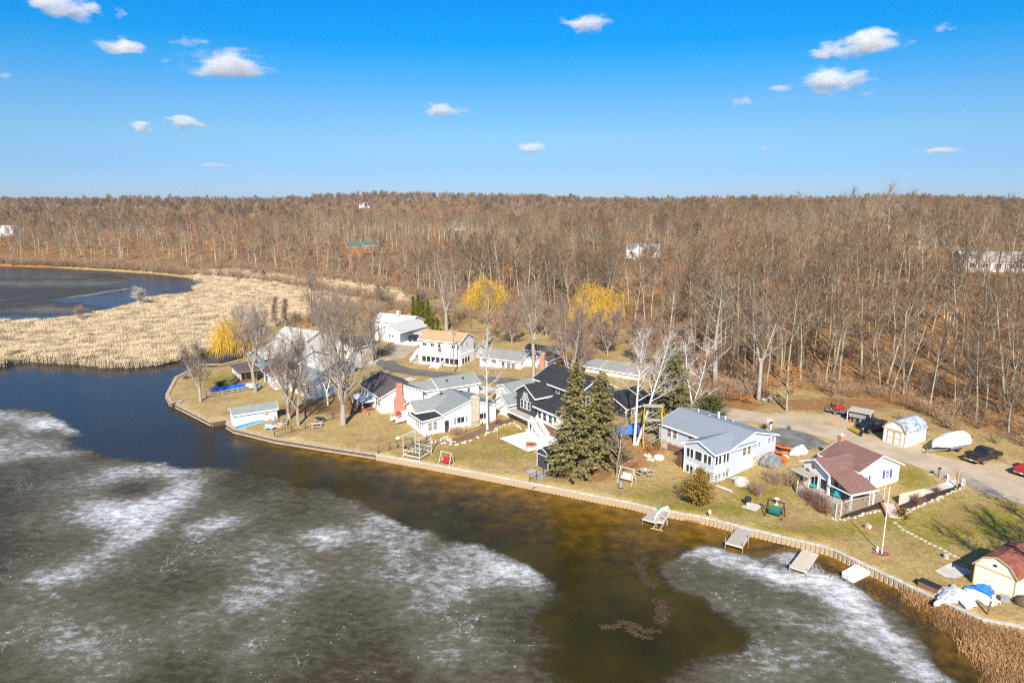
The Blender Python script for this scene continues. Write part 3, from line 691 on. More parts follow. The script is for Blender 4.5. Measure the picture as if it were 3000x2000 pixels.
# ---- forest stock: eight tall slim kinds, and coarser ones for the distance
FOREST = []
for i, kw in enumerate([dict(clear=.5, spread=.16, n1=13), dict(clear=.42, spread=.2, n1=14, leaders=1), dict(clear=.55, spread=.15, n1=12), dict(spread=.2, leaders=2, split=.4, n1=9),
                        dict(clear=.35, spread=.24, n1=14, a_lo=75), dict(clear=.6, spread=.13, n1=11), dict(spread=.2, leaders=3, split=.3, n1=7), dict(clear=.45, spread=.18, n1=14)]):
    kw = dict(dict(r=.2 + .03 * (i % 3), n2=5, ntw=6, tw=.022, twl=1.3, lean=.06, wob=.2), **kw)
    FOREST.append(gen_bare(100 + i, 18.0, **kw).meshes('woodland_tree', 'bark_wood', ('twig_wood', 'twig_dark', 'twig_pale')[i % 3]))
FOREST.append(gen_bare(120, 9.0, r=.13, clear=.2, spread=.26, n1=12, n2=4, ntw=7, tw=.075, twl=.45).meshes('oak_sapling', 'bark_wood', 'leaf_oak'))
FAR = [gen_bare(140 + i, 14.0, r=.24, clear=.4, spread=.24, n1=10, n2=3, ntw=7, tw=.085, twl=1.9, leaders=1 + (i % 2), split=.35, sides=4).meshes('far_tree', 'bark_wood', 'twig_far') for i in range(4)]
def gen_brush(seed, Ht=2.2, stems=16, ntw=5, sp=0.9, tw=0.022, twl=0.7, wob=.12, up=.06):
    t = Tree(seed); g = t.r
    for k in range(stems):
        a = g.uniform(0, 6.28); an = g.uniform(.1, 1) * sp
        d = Vector((math.cos(a) * math.sin(an), math.sin(a) * math.sin(an), math.cos(an)))
        lp, lr = t.limb(Vector((g.gauss(0, .12), g.gauss(0, .12), -.1)), d, Ht * g.uniform(.6, 1.05), .022, up, wob, 4, .008, 3)
        t.spray(lp, .25, ntw, twl, tw, .25)
    return t
BRUSH = [gen_brush(200 + i, 2.6, 14, 6).meshes('brush', 'twig_wood', 'shrub_tan') for i in range(4)]
# ---- one object that carries a scatter of points and draws a stock of meshes on them
def scatter(name, pts, rots, scales, which, stock, kind='stuff'):
    """pts Nx3; stock: list of lists of meshes (each list drawn together)"""
    me = bpy.data.meshes.new(name); me.vertices.add(len(pts)); me.vertices.foreach_set('co', np.asarray(pts, np.float32).ravel())
    vattr(me, 'rz', rots); vattr(me, 'sc', scales)
    ai = me.attributes.new('which', 'INT', 'POINT'); ai.data.foreach_set('value', np.asarray(which, np.int32))
    o = place(name, me); tag(o, kind=kind)
    ng = bpy.data.node_groups.new(name, 'GeometryNodeTree')
    ng.interface.new_socket('Geometry', in_out='INPUT', socket_type='NodeSocketGeometry'); ng.interface.new_socket('Geometry', in_out='OUTPUT', socket_type='NodeSocketGeometry')
    gi = ng.nodes.new('NodeGroupInput'); go = ng.nodes.new('NodeGroupOutput'); join = ng.nodes.new('GeometryNodeJoinGeometry')
    def named(nm, ty):
        a = ng.nodes.new('GeometryNodeInputNamedAttribute'); a.data_type = ty; a.inputs[0].default_value = nm; return a.outputs[0]
    for si, meshes in enumerate(stock):
        cmp_ = ng.nodes.new('FunctionNodeCompare'); cmp_.data_type = 'INT'; cmp_.operation = 'EQUAL'
        ng.links.new(named('which', 'INT'), cmp_.inputs[2]); cmp_.inputs[3].default_value = si
        src = ng.nodes.new('GeometryNodeJoinGeometry')
        for m in meshes:
            ho = bpy.data.objects.new(name + '_stock', m)
            oi = ng.nodes.new('GeometryNodeObjectInfo'); oi.inputs['Object'].default_value = ho
            ng.links.new(oi.outputs['Geometry'], src.inputs[0])
        inst = ng.nodes.new('GeometryNodeInstanceOnPoints'); g2 = ng.nodes.new('GeometryNodeGeometryToInstance')
        ng.links.new(src.outputs[0], g2.inputs[0])
        ng.links.new(gi.outputs[0], inst.inputs['Points']); ng.links.new(cmp_.outputs[0], inst.inputs['Selection']); ng.links.new(g2.outputs[0], inst.inputs['Instance'])
        rz = ng.nodes.new('ShaderNodeCombineXYZ'); ng.links.new(named('rz', 'FLOAT'), rz.inputs[2]); ng.links.new(rz.outputs[0], inst.inputs['Rotation'])
        ng.links.new(named('sc', 'FLOAT'), inst.inputs['Scale'])
        ng.links.new(inst.outputs[0], join.inputs[0])
    ng.links.new(join.outputs[0], go.inputs[0])
    md = o.modifiers.new('scatter', 'NODES'); md.node_group = ng
    return o
SPECIES = [[0, 3, 6], [1, 4, 7], [2, 5, 5]]
def species(x, y, g):
    v = vnoise(x, y, 26, 12) + 0.5 * vnoise(x, y, 70, 13) + g.normal(0, .28, len(x))
    k = np.where(v < -.22, 1, np.where(v > .25, 2, 0)); return np.array([SPECIES[a][g.integers(0, 3)] for a in k])
def frame_px(x, y, z):
    dz = z - CAM_H; zc = y * math.cos(PITCH) - dz * math.sin(PITCH); yc = y * math.sin(PITCH) + dz * math.cos(PITCH)
    return 1500 + FPX * x / zc, 1000 - FPX * yc / zc
HILL_SPOTS = [(1895, 752, 14, 205, .88), (1080, 742, 18, 250, .85), (2960, 792, 13, 10, .4), (2800, 752, 34, 120, .6)]   # houses that stand among the trees: pixel, clear radius, clear depth in front
HILL_XY = [G(q[0], q[1], 12) for q in HILL_SPOTS]
def wood_points(n, rmin, rmax, spacing, seed):
    g = np.random.default_rng(seed)
    out = np.zeros((0, 2)); N = n
    r = np.sqrt(g.uniform(rmin ** 2, rmax ** 2, N)); a = np.radians(g.uniform(-41, 41, N))
    x, y = r * np.sin(a), r * np.cos(a)
    k = (sdist(x, y, WOOD) > 1.5) & ~field_mask(x, y) & ~inside(x, y, POND)
    for c, rad, dep, pr in [(q, t[2], t[3], t[4]) for q, t in zip(HILL_XY, HILL_SPOTS)]:
        k &= ~((np.hypot(x - c[0], (y - c[1])) < rad))
        thin = (np.abs(x - c[0] * y / c[1]) < rad * 0.8) & (y < c[1]) & (y > c[1] - dep)
        k &= ~(thin & (g.random(N) < pr))
    k &= ~((x < -70) & (y > 300) & (sdist(x, y, WOOD) < 26) & (g.random(N) < .6))
    x, y = x[k], y[k]
    # thin out points that stand too close together
    cell = {}; keep = []
    for i in range(len(x)):
        cx, cy = int(x[i] // spacing), int(y[i] // spacing); ok = True
        for ax in (-1, 0, 1):
            for ay in (-1, 0, 1):
                for j in cell.get((cx + ax, cy + ay), ()):
                    if (x[i] - x[j]) ** 2 + (y[i] - y[j]) ** 2 < spacing ** 2: ok = False; break
                if not ok: break
            if not ok: break
        if ok: cell.setdefault((cx, cy), []).append(i); keep.append(i)
    x, y = x[keep], y[keep]
    return np.c_[x, y, H(x, y)]
near = wood_points(16000, 90, 330, 3.7, 1)
mid = wood_points(9000, 330, 620, 6.0, 2)
far = wood_points(26000, 620, 2600, 8.5, 3)
order = np.argsort(np.hypot(near[:, 0], near[:, 1])); near = near[order]
pxs = np.array([frame_px(*p) for p in near])
vis = (pxs[:, 0] > -60) & (pxs[:, 0] < 3060)
idx_vis = np.where(vis)[0][:290]; rest = np.setdiff1d(np.arange(len(near)), idx_vis)
g_ = np.random.default_rng(5)
WK = ['slim bare tree', 'forked bare tree', 'wide-limbed bare tree']
LANDMARKS = [(1500, 'behind the low ranch'), (1700, 'behind the broad willow'), (1850, 'behind the garage row'), (1960, 'behind the dark spruce'), (2095, 'near the huge oak'), (2220, 'by the white rubble'), (2310, 'behind the rusty-leaved oak'), (2440, 'behind the red mower'), (2510, 'behind the dump trailer'), (2590, 'behind the plow truck'), (2660, 'behind the white shed'), (2770, 'behind the white boat'), (2870, 'behind the black pickup'), (2980, 'at the right edge')]
for i in idx_vis:
    k = int(species(near[i:i + 1, 0], near[i:i + 1, 1], g_)[0]); s = float(g_.choice([g_.uniform(.55, .85), g_.uniform(.85, 1.3)], p=[.35, .65])); x, y, z = near[i]
    px_ = pxs[i][0]; dep = float(sdist(np.array([x]), np.array([y]), WOOD)[0])
    lm = min(LANDMARKS, key=lambda q: abs(q[0] - px_))[1]
    lab = (WK[1 if k in (3, 6) else 2 if k == 4 else 0] + (' in the front row of the woods ' if dep < 7 else ' a short way into the woods ' if dep < 18 else ' farther up the wooded slope ') + lm)
    tree_at('woodland_tree', lab, FOREST[k], (x, y, z - 0.1), float(g_.uniform(0, 6.28)), (s * .95, s * .95, s), 'leafless trees of the woodland edge')
q = near[rest]
pts = np.r_[q, mid]; n = len(pts)
scatter('woods', pts, g_.uniform(0, 6.28, n), np.clip(g_.normal(1.0, .22, n) * (1 + .28 * vnoise(pts[:, 0], pts[:, 1], 30, 8)), .45, 1.6) * np.where(np.hypot(pts[:, 0], pts[:, 1]) > 260, .84, 1), np.where(g_.random(n) < .06, 8, species(pts[:, 0], pts[:, 1], g_)), [[a, b] for a, b in FOREST])
n = len(far)
scatter('woods', far, g_.uniform(0, 6.28, n), np.clip(g_.normal(.95, .12, n) * (1 + .2 * vnoise(far[:, 0], far[:, 1], 60, 8)), .6, 1.4), g_.integers(0, 4, n), [[a, b] for a, b in FAR])
print('forest', len(idx_vis), len(rest), len(mid), len(far))
# undergrowth: brush along the wood's edge, on its floor, and on the far bank
def brush_points():
    g = np.random.default_rng(11); out = []
    N = 24000; r = np.sqrt(g.uniform(85 ** 2, 460 ** 2, N)); a = np.radians(g.uniform(-40, 40, N)); x, y = r * np.sin(a), r * np.cos(a)
    d = sdist(x, y, WOOD); p = np.where(d > 0, np.exp(-d / 40) * .9, np.exp(d / 2.5))
    p = np.where((y > 170) & (d < 0), np.exp(d / 3.5), p)
    k = (g.random(N) < p) & ~field_mask(x, y) & ~inside(x, y, POND); out.append(np.c_[x[k], y[k]])
    def strip(pl, w, n):
        P0 = [G(*q_)[:2] for q_ in pl]
        for _ in range(n):
            i = g.integers(0, len(P0) - 1); t = g.random(); c = (P0[i][0] * (1 - t) + P0[i + 1][0] * t, P0[i][1] * (1 - t) + P0[i + 1][1] * t)
            out.append(np.array([[c[0] + g.normal(0, w), c[1] + g.normal(0, w)]]))
    strip([(0, 770), (300, 782), (560, 806)], 4, 380); strip([(560, 806), (800, 826), (1000, 862), (1120, 890)], 2.5, 200)
    strip([(1000, 905), (1150, 905), (1300, 920), (1480, 945), (1650, 965), (1800, 1000)], 6, 520); strip([(860, 950), (1000, 925), (1120, 900)], 4, 160)
    strip([(1900, 1100), (2050, 1150), (2180, 1165)], 2.5, 120)
    q = np.concatenate(out); x, y = q[:, 0], q[:, 1]
    k = ~inside(x, y, POND); return np.c_[x[k], y[k], H(x[k], y[k])]
bp = brush_points(); n = len(bp); dist = np.hypot(bp[:, 0], bp[:, 1])
scatter('undergrowth', bp, g_.uniform(0, 6.28, n), g_.uniform(.6, 1.5, n) * np.where(dist > 250, 1.4, 1), g_.integers(0, 4, n), [[a, b] for a, b in BRUSH])
# ---- reeds of the marsh
def reed_clump(seed, n=80, hgt=1.25, w=1.0, thin=1.0):
    g = np.random.default_rng(seed); v = []; f = []
    for i in range(n):
        rr_ = math.sqrt(g.random()) * w * 1.5; ph = g.uniform(0, 6.28); x, y = rr_ * math.cos(ph), rr_ * math.sin(ph); L = hgt * g.uniform(.7, 1.1); a = g.uniform(0, 6.28); lx, ly = g.normal(0, .22, 2); bw = g.uniform(.025, .05) * thin
        o = len(v); v += [(x - math.cos(a) * bw, y - math.sin(a) * bw, -.1), (x + math.cos(a) * bw, y + math.sin(a) * bw, -.1), (x + lx * .35 + math.cos(a) * bw * .7, y + ly * .35 + math.sin(a) * bw * .7, L * .7), (x + lx * .35 - math.cos(a) * bw * .7, y + ly * .35 - math.sin(a) * bw * .7, L * .7)]
        f.append((o, o + 1, o + 2, o + 3)); o = len(v)
        v += [(x + lx * .35 - .06 * thin, y + ly * .35, L * .66), (x + lx * .35 + .06 * thin, y + ly * .35, L * .66), (x + lx + .015 * thin, y + ly, L), (x + lx - .015 * thin, y + ly, L)]; f.append((o, o + 1, o + 2, o + 3))
    return raw_mesh('reed', v, f, 'reed')
bark_mat('reed', (0.47, 0.365, 0.23), (0.68, 0.55, 0.37), 0.07, 0.8, (1, 1, 1))
bark_mat('reed_rust', (0.34, 0.18, 0.075), (0.60, 0.36, 0.17), 0.3, 0.8, (1, 1, 1))
REED = [reed_clump(300 + i) for i in range(4)]
g = np.random.default_rng(21)
N = 85000
x = g.uniform(-330, 0, N); y = g.uniform(120, 420, N)
sd = sdist(x, y, MARSH_POLY); dens = np.clip(120.0 / np.hypot(x, y), .2, 1) ** 1.6
k = (sd > -.6) & ((g.random(N) < dens) | ((sd < 2.5) & (y < 190))) & ~inside(x, y, POND)
ex = []
for i in range(len(MARSH_FRONT) - 1):
    (ax, ay), (cx, cy) = MARSH_FRONT[i], MARSH_FRONT[i + 1]; L = math.hypot(cx - ax, cy - ay)
    for j in range(int(L / .45)): t = j / (L / .45); ex.append((ax + (cx - ax) * t + g.normal(0, .5), ay + (cy - ay) * t + g.normal(.6, .5)))
for i in range(10):
    (ax, ay), (cx, cy) = POND[i], POND[i + 1]; L = math.hypot(cx - ax, cy - ay)
    for j in range(int(L / 1.2)): t = j / (L / 1.2); ex.append((ax + (cx - ax) * t + g.normal(0, .6), ay + (cy - ay) * t - abs(g.normal(.3, .6))))
ex = np.array(ex); x = np.r_[x[k], ex[:, 0]]; y = np.r_[y[k], ex[:, 1]]; n = len(x)
scatter('marsh_reeds', np.c_[x, y, np.maximum(H(x, y) - .35, .0)], g.uniform(0, 6.28, n), g.uniform(.85, 1.12, n) * (1 + .12 * vnoise(x, y, 14, 3)), g.integers(0, 4, n), [[m] for m in REED])
print('reeds', n, 'brush', len(bp))
# ------------------------------------------------------------------ houses
mat('siding_white', (0.82, 0.81, 0.78), 0.6, var=0.03, scale=0.6, lines=('Z', 1.2, 0, 0.12), bump=0.15)
mat('siding_blue', (0.56, 0.61, 0.68), 0.6, var=0.04, scale=0.6, lines=('Z', 1.2, 0, 0.14), bump=0.15)
mat('siding_navy', (0.055, 0.062, 0.078), 0.55, var=0.1, scale=0.6, lines=('Z', 1.2, 0, 0.2), bump=0.15)
mat('siding_slate', (0.20, 0.25, 0.31), 0.6, var=0.06, scale=0.6, lines=('Z', 1.2, 0, 0.2))
mat('siding_cream', (0.80, 0.74, 0.58), 0.6, var=0.03, scale=0.8)
mat('siding_brown', (0.20, 0.11, 0.075), 0.8, var=0.15, scale=1)
mat('log_orange', (0.52, 0.22, 0.06), 0.7, var=0.2, scale=1, lines=('Z', 1.0, 0, 0.35))
mat('trim_white', (0.85, 0.84, 0.82), 0.5, var=0.02)
mat('trim_tan', (0.52, 0.36, 0.17), 0.7, var=0.08)
mat('block_grey', (0.3, 0.3, 0.3), 0.9, var=0.1, scale=2)
mat('glass', (0.03, 0.032, 0.035), 0.08, var=0.5, scale=0.7, spec=0.6)
mat('glass_pale', (0.25, 0.27, 0.28), 0.15, var=0.35, scale=0.9, spec=0.6)
mat('blind', (0.22, 0.16, 0.12), 0.6, var=0.15, scale=1.2, lines=('Z', 3, 0, 0.3))
mat('shutter_blue', (0.035, 0.08, 0.36), 0.5, var=0.05)
mat('shutter_grey', (0.22, 0.29, 0.36), 0.6, var=0.05)
mat('door_white', (0.75, 0.74, 0.72), 0.5, var=0.03)
mat('door_dark', (0.06, 0.06, 0.07), 0.4, var=0.1)
mat('metal_black', (0.03, 0.03, 0.032), 0.45, var=0.1)
mat('metal_white', (0.8, 0.8, 0.8), 0.35, var=0.03)
mat('metal_grey', (0.42, 0.43, 0.44), 0.4, var=0.1, metal=0.5)
mat('wood_grey', (0.50, 0.45, 0.39), 0.9, c2=(0.36, 0.32, 0.27), scale=3, stretch=(1, 6, 1))
mat('wood_pale', (0.66, 0.58, 0.47), 0.9, c2=(0.5, 0.43, 0.33), scale=3, stretch=(1, 6, 1))
mat('wood_tan', (0.52, 0.33, 0.15), 0.8, var=0.12, scale=3)
mat('wood_brown', (0.22, 0.12, 0.07), 0.85, var=0.2, scale=3)
shingle('roof_blue', (0.245, 0.275, 0.315), 0.08); shingle('roof_brown', (0.215, 0.118, 0.098), 0.18); shingle('roof_black', (0.035, 0.037, 0.042), 0.35)
shingle('roof_sage', (0.24, 0.265, 0.255), 0.15); shingle('roof_grey', (0.27, 0.265, 0.255), 0.2); shingle('roof_pale', (0.50, 0.49, 0.47), 0.14)
shingle('roof_umber', (0.12, 0.10, 0.09), 0.3); shingle('roof_tan', (0.48, 0.31, 0.17), 0.18); shingle('roof_mottled', (0.30, 0.335, 0.38), 0.9, dark=(0.12, 0.14, 0.17)); shingle('roof_rust', (0.24, 0.085, 0.06), 0.3); shingle('roof_green', (0.09, 0.16, 0.125), 0.25)
stone_mat('fieldstone', (0.30, 0.25, 0.19), (0.66, 0.58, 0.46), 2.6); stone_mat('chimney_stone', (0.34, 0.28, 0.19), (0.6, 0.52, 0.38), 4.5, (0.5, 0.44, 0.34))
brick_mat('brick_red', (0.42, 0.115, 0.06), (0.52, 0.17, 0.085)); brick_mat('brick_brown', (0.24, 0.12, 0.08), (0.32, 0.17, 0.11))
WIN = {}
def win(root, face, at, a, z, w, h, nx=1, ny=2, glass='glass', frame='trim_white', fw=0.07, name='window'):
    """window on a wall. face '-y': wall at y=at, a = x of its middle; '-x': wall at x=at, a = y; '+x', '+y' likewise"""
    key = (round(w, 2), round(h, 2), nx, ny, glass, frame)
    if key not in WIN:
        b = MB(); d0, d1 = -0.055, 0.01
        b.box(-w/2 - fw, -w/2, d0, d1, -h/2 - fw, h/2 + fw).box(w/2, w/2 + fw, d0, d1, -h/2 - fw, h/2 + fw).box(-w/2, w/2, d0, d1, h/2, h/2 + fw).box(-w/2, w/2, d0 - .03, d1, -h/2 - fw, -h/2)
        for i in range(1, nx): x = -w/2 + w * i / nx; b.box(x - .025, x + .025, d0 + .012, d1, -h/2, h/2)
        for i in range(1, ny):
            zz = -h/2 + h * i / ny
            for j in range(nx): b.box(-w/2 + w * j / nx + .026, -w/2 + w * (j + 1) / nx - .026, d0 + .016, d1, zz - .02, zz + .02)
        WIN[key] = (b.mesh('window', frame), MB().box(-w/2 + .002, w/2 - .002, -0.022, 0.008, -h/2 + .002, h/2 - .002).mesh('pane', glass))
    fm, gm = WIN[key]
    loc, rz = {'-y': ((a, at, z), 0), '-x': ((at, a, z), -math.pi/2), '+x': ((at, a, z), math.pi/2), '+y': ((a, at, z), math.pi)}[face]
    o = place(name, fm, root, loc, rz); place('pane', gm, o); return o
def door(root, face, at, a, z0, w=0.95, h=2.05, m='door_white', frame='trim_white', lite=True, name='door'):
    b = MB().box(-w/2 - .09, -w/2, -.05, .01, 0, h + .09).box(w/2, w/2 + .09, -.05, .01, 0, h + .09).box(-w/2, w/2, -.05, .01, h, h + .09)
    loc, rz = {'-y': ((a, at, z0), 0), '-x': ((at, a, z0), -math.pi/2), '+x': ((at, a, z0), math.pi/2), '+y': ((a, at, z0), math.pi)}[face]
    o = MB().box(-w/2 + .002, w/2 - .002, -.03, .008, 0.02, h - .002).build(name, m, root, loc, rz)
    b.build('frame', frame, o); MB().box(w/2 - .14, w/2 - .08, -.08, -.03, h * .48, h * .5).build('handle', 'metal_black', o)
    if lite: MB().box(-w * .3, w * .3, -.036, -.0301, h * .52, h * .88).build('pane', 'glass', o)
    return o
def wing(root, x0, x1, y0, y1, z0, ze, rise, axis, wm, rm, oh=0.4, ohg=0.3, th=0.13, trim='trim_white', mid=None, z_low=None, wall=True, names=('wall', 'roof')):
    """one gabled block. axis: direction of the ridge. mid: place of the ridge across (fraction)"""
    a0, a1, b0, b1 = (y0, y1, x0, x1) if axis == 'x' else (x0, x1, y0, y1)
    f = 0.5 if mid is None else mid
    am = a0 + (a1 - a0) * f; zr = ze + rise
    pr = [(a0, z0), (a1, z0), (a1, ze), (am, zr), (a0, ze)]
    w_ = MB().prism(pr, axis, b0, b1).build(names[0], wm, root) if wall else None
    s0 = rise / max(am - a0, .01); s1 = rise / max(a1 - am, .01)
    e0, e1 = a0 - oh, a1 + oh; k = 0.03
    lo = [(e0, ze - oh * s0 + k), (am, zr + k), (e1, ze - oh * s1 + k)]
    ch = lo + [(p[0], p[1] + th) for p in lo[::-1]]
    r_ = MB().prism(ch, axis, b0 - ohg, b1 + ohg).build(names[1], rm, root)
    t_ = MB(); d = 0.03
    lo2 = [(e0 - d, lo[0][1] - .07), (am, zr + k - .05), (e1 + d, lo[2][1] - .07)]; hi2 = [(e1 + d, lo[2][1] + th + .012), (am, zr + k + th + .012), (e0 - d, lo[0][1] + th + .012)]
    for s, e in ((b0 - ohg - .05, b0 - ohg - .002), (b1 + ohg + .002, b1 + ohg + .05)): t_.prism(lo2 + hi2, axis, s, e)
    for aa, zz in ((e0, lo[0][1]), (e1, lo[2][1])):
        s, e = (aa - .05, aa - .002) if aa == e0 else (aa + .002, aa + .05)
        if axis == 'x': t_.box(b0 - ohg, b1 + ohg, s, e, zz - .1, zz + th + .01)
        else: t_.box(s, e, b0 - ohg, b1 + ohg, zz - .1, zz + th + .01)
    t_.build('fascia', trim, r_)
    return w_, r_
def frame_of(A_px, z, hd):
    """house frame: corner A (pixel at height z), u along heading hd, v to its left"""
    a = P(*A_px, z); return a, R(hd)
def uv(a, th, px, z):
    p = P(*px, z); dx, dy = p[0] - a[0], p[1] - a[1]
    return dx * math.cos(th) + dy * math.sin(th), -dx * math.sin(th) + dy * math.cos(th)
def house(name, label, a, th, cat='house', group=None):
    return thing(name, label, cat, (a[0], a[1], 0), th, group)      # heights inside a house are absolute
def chimney(root, x0, x1, y0, y1, z0, z1, m, cap=True, name='chimney'):
    o = MB().box(x0, x1, y0, y1, z0, z1).build(name, m, root)
    if cap: MB().box(x0 - .06, x1 + .06, y0 - .06, y1 + .06, z1 + .002, z1 + .1).box(x0 + .15, x1 - .15, y0 + .12, y1 - .12, z1 + .1, z1 + .35).build('chimney_cap', 'concrete', o)
    return o
def vent(root, x, y, z, h=.5, r=.08, m='metal_white', name='roof_vent'):
    return MB().tube((x, y, z), (x, y, z + h), r, r, 8).tube((x, y, z + h), (x, y, z + h + .06), r * 1.5, r * 1.5, 8).build(name, m, root)

# ---- H1: the pale blue house with the corner sunroom and the grey roof
th = R(34); a = P(1920 + 975/5.6, 1190 + 800/5.6, 5.2)
h1 = house('lake_house', 'pale blue two-level house with grey-blue roof and glazed corner sunroom, fieldstone basement', a, th)
# sunroom block: front (facing the lake) is x=0, right wall is y=0
zb = 0.6
wing(h1, 0.35, 8.6, 0.35, 5.4, zb, 5.2, 0.95, 'x', 'siding_blue', 'roof_blue')
wing(h1, 3.9, 13.6, 0.36, 13.6, 2.9, 5.22, 1.35, 'y', 'siding_blue', 'roof_blue', mid=.47, names=('wall', 'roof'))
MB().box(3.7, 13.5, 0.42, 13.5, zb - .4, 2.897).build('stone_basement', 'fieldstone', h1)
MB().box(0.28, 0.348, 0.3, 5.45, 2.55, 2.68).box(.28, 3.7, .28, .348, 2.55, 2.68).build('band_board', 'trim_white', h1)
for y_ in (4.75, 4.1): win(h1, '-x', .35, y_, 4.05, .52, 1.25, 1, 1)
win(h1, '-x', .35, 2.95, 4.05, 1.15, 1.25, 1, 1)
for y_ in (1.75, 1.05): win(h1, '-x', .35, y_, 4.05, .52, 1.25, 1, 1)
for y_ in (4.7, 4.05, 1.75, 1.05): win(h1, '-x', .35, y_, 1.75, .5, 1.05, 1, 1)
door(h1, '-x', .35, 2.9, .75, 1.0, 1.8)
for x_ in (.85, 1.55, 2.45, 3.1): win(h1, '-y', .35, x_, 4.1, .46, 1.2, 1, 1)
for x_ in (.9, 1.6, 2.5, 3.2): win(h1, '-y', .35, x_, 1.75, .55, .8, 1, 1, 'glass_pale')
for x_ in (6.6, 7.6): win(h1, '-y', .36, x_, 4.25, .72, 1.25, 1, 2, 'blind')
for x_ in (8.9, 9.8): win(h1, '-y', .36, x_, 4.55, .55, .8, 1, 2, 'glass_pale')
for x_ in (12.0, 12.9): win(h1, '-y', .36, x_, 4.7, .62, .8, 1, 2, 'glass_pale')
win(h1, '-y', .42, 5.3, 2.05, .7, .5, 1, 1, 'glass_pale')
for y_ in (11.6, 10.5): win(h1, '-x', 3.9, y_, 4.2, .8, 1.25, 1, 2, 'blind')
win(h1, '-x', 3.9, 7.6, 4.35, .7, .85, 1, 2, 'blind')
MB().box(3.58, 3.698, 7.0, 11.5, .9, 2.6).build('garage_door', 'siding_brown', h1)
for x_, y_, hh, rr in ((9.6, 11.2, .55, .09), (10.6, 8.2, .9, .15), (10.9, 7.2, .55, .1), (9.9, 9.3, .12, .1), (11.6, 6.3, .12, .1)): vent(h1, x_, y_, 5.22 + 1.35 * (13.6 - x_) / 5.1 + .1, hh, rr)
MB().tube((.2, 5.3, .6), (.2, 5.3, 5.1), .05, .05, 6).tube((3.75, 13.4, .8), (3.75, 13.4, 5.1), .05, .05, 6).build('downpipe', 'trim_white', h1)

# ---- H2: brown-roofed cottage, patio roof, pergola
th = R(21); a = P(2300 + 1230/5.6, 1280 + 580/5.6, 4.4)
h2 = house('cottage', 'white cottage with brown shingle roof, blue shutters and a covered patio behind lattice', a, th)
wing(h2, .35, 7.3, .35, 6.6, 1.2, 4.4, 1.55, 'y', 'siding_white', 'roof_brown', mid=.5)
wing(h2, -3.6, 3.9, 1.3, 5.6, 1.0, 4.35, 1.0, 'x', 'siding_white', 'roof_brown', ohg=.45)
MB().slab([(-4.0, .9, 4.45), (.3, .9, 4.45), (.3, -2.6, 3.15), (-4.0, -2.6, 3.15)], .12).build('patio_roof', 'roof_brown', h2)
MB().box(-4.06, .34, -2.72, -2.62, 2.98, 3.18).box(-4.12, -4.02, -2.7, .9, 3.0, 3.14).build('fascia', 'trim_white', h2)
for x_, y_, zt in ((-3.8, -2.4, 3.0), (-.2, -2.4, 3.0), (-3.8, 1.1, 4.3)): MB().box(x_ - .12, x_ + .12, y_ - .12, y_ + .12, 1.0, zt).build('post', 'trim_white', h2)
for x_ in (4.6,): 
    win(h2, '-y', .35, x_ + .6, 3.3, .62, 1.05, 1, 2, 'glass_pale', 'trim_white')
    for s in (-.02, 1.22): MB().box(x_ + s - .15, x_ + s + .15, .29, .348, 2.72, 3.9).build('shutter', 'shutter_blue', h2)
win(h2, '-y', .35, 1.6, 3.0, .5, .9, 1, 2, 'glass_pale'); MB().box(2.0, 2.26, .29, .348, 2.5, 3.5).build('shutter', 'shutter_blue', h2)
win(h2, '-x', -3.6, 2.1, 2.5, 1.0, 1.3, 1, 1); win(h2, '-x', -3.6, 3.6, 2.4, 1.1, 1.7, 2, 1); door(h2, '-x', -3.6, 4.9, 1.1, .9, 2.0)
win(h2, '-y', 1.3, -2.4, 2.6, .7, 1.2, 1, 2); door(h2, '-y', 1.3, -1.2, 1.1, .9, 2.0)
MB().tube((-4.05 - .32, 3.3, 4.6), (-4.05 - .27, 3.3, 4.6), .33, .33, 12).build('wall_wreath', 'wood_brown', h2)
ch = chimney(h2, 3.2, 3.8, 6.3, 6.9, 4.8, 6.7, 'brick_red')
MB().box(-3.3, 7.0, .6, 6.4, .6, 1.195).build('foundation', 'block_grey', h2)
# ---- H3: the navy house
th = R(34); a = P(1480 + 560/6.532, 1060 + 700/6.532, 6.6)
h3 = house('dark_house', 'dark navy two-storey house with black roof and white trim above a pale patio', a, th)
wing(h3, .35, 7.5, .35, 5.6, 3.1, 6.6, 1.5, 'x', 'siding_navy', 'roof_black')
MB().box(.3, 7.0, .4, 5.55, .5, 3.097).build('basement_wall', 'block_grey', h3)
wing(h3, 4.6, 12.0, -5.6, 6.2, 1.0, 8.0, 1.9, 'y', 'siding_navy', 'roof_black')
MB().box(.4, 4.597, -5.6, -.5, 2.9, 5.2).build('lower_wall', 'siding_white', h3)
lo = MB().slab([(-.1, .34, 5.35), (4.59, .34, 6.75), (4.59, -6.0, 6.75), (-.1, -6.0, 5.35)], .13).build('lower_roof', 'roof_black', h3)
MB().box(-.16, -.102, -6.0, .34, 5.1, 5.36).build('fascia', 'trim_white', lo)
MB().slab([(-1.2, 6.3, 3.25), (.34, 6.3, 3.3), (.34, -1.0, 3.3), (-1.2, -1.0, 3.25)], .16).build('deck', 'wood_grey', h3)
MB().box(-1.27, -1.21, -1.05, 6.35, 3.0, 3.26).box(-1.2, .3, -1.07, -1.01, 3.0, 3.26).build('deck_rim', 'trim_white', h3)
for y_ in (.1, -.9): MB().box(-1.15, -.95, y_ - .1, y_ + .1, .8, 3.09).build('post', 'trim_white', h3)
for i, y_ in enumerate((3.95, 3.0, 2.05)): win(h3, '-x', .35, y_, 4.75, .72, 1.35, 1, 2)
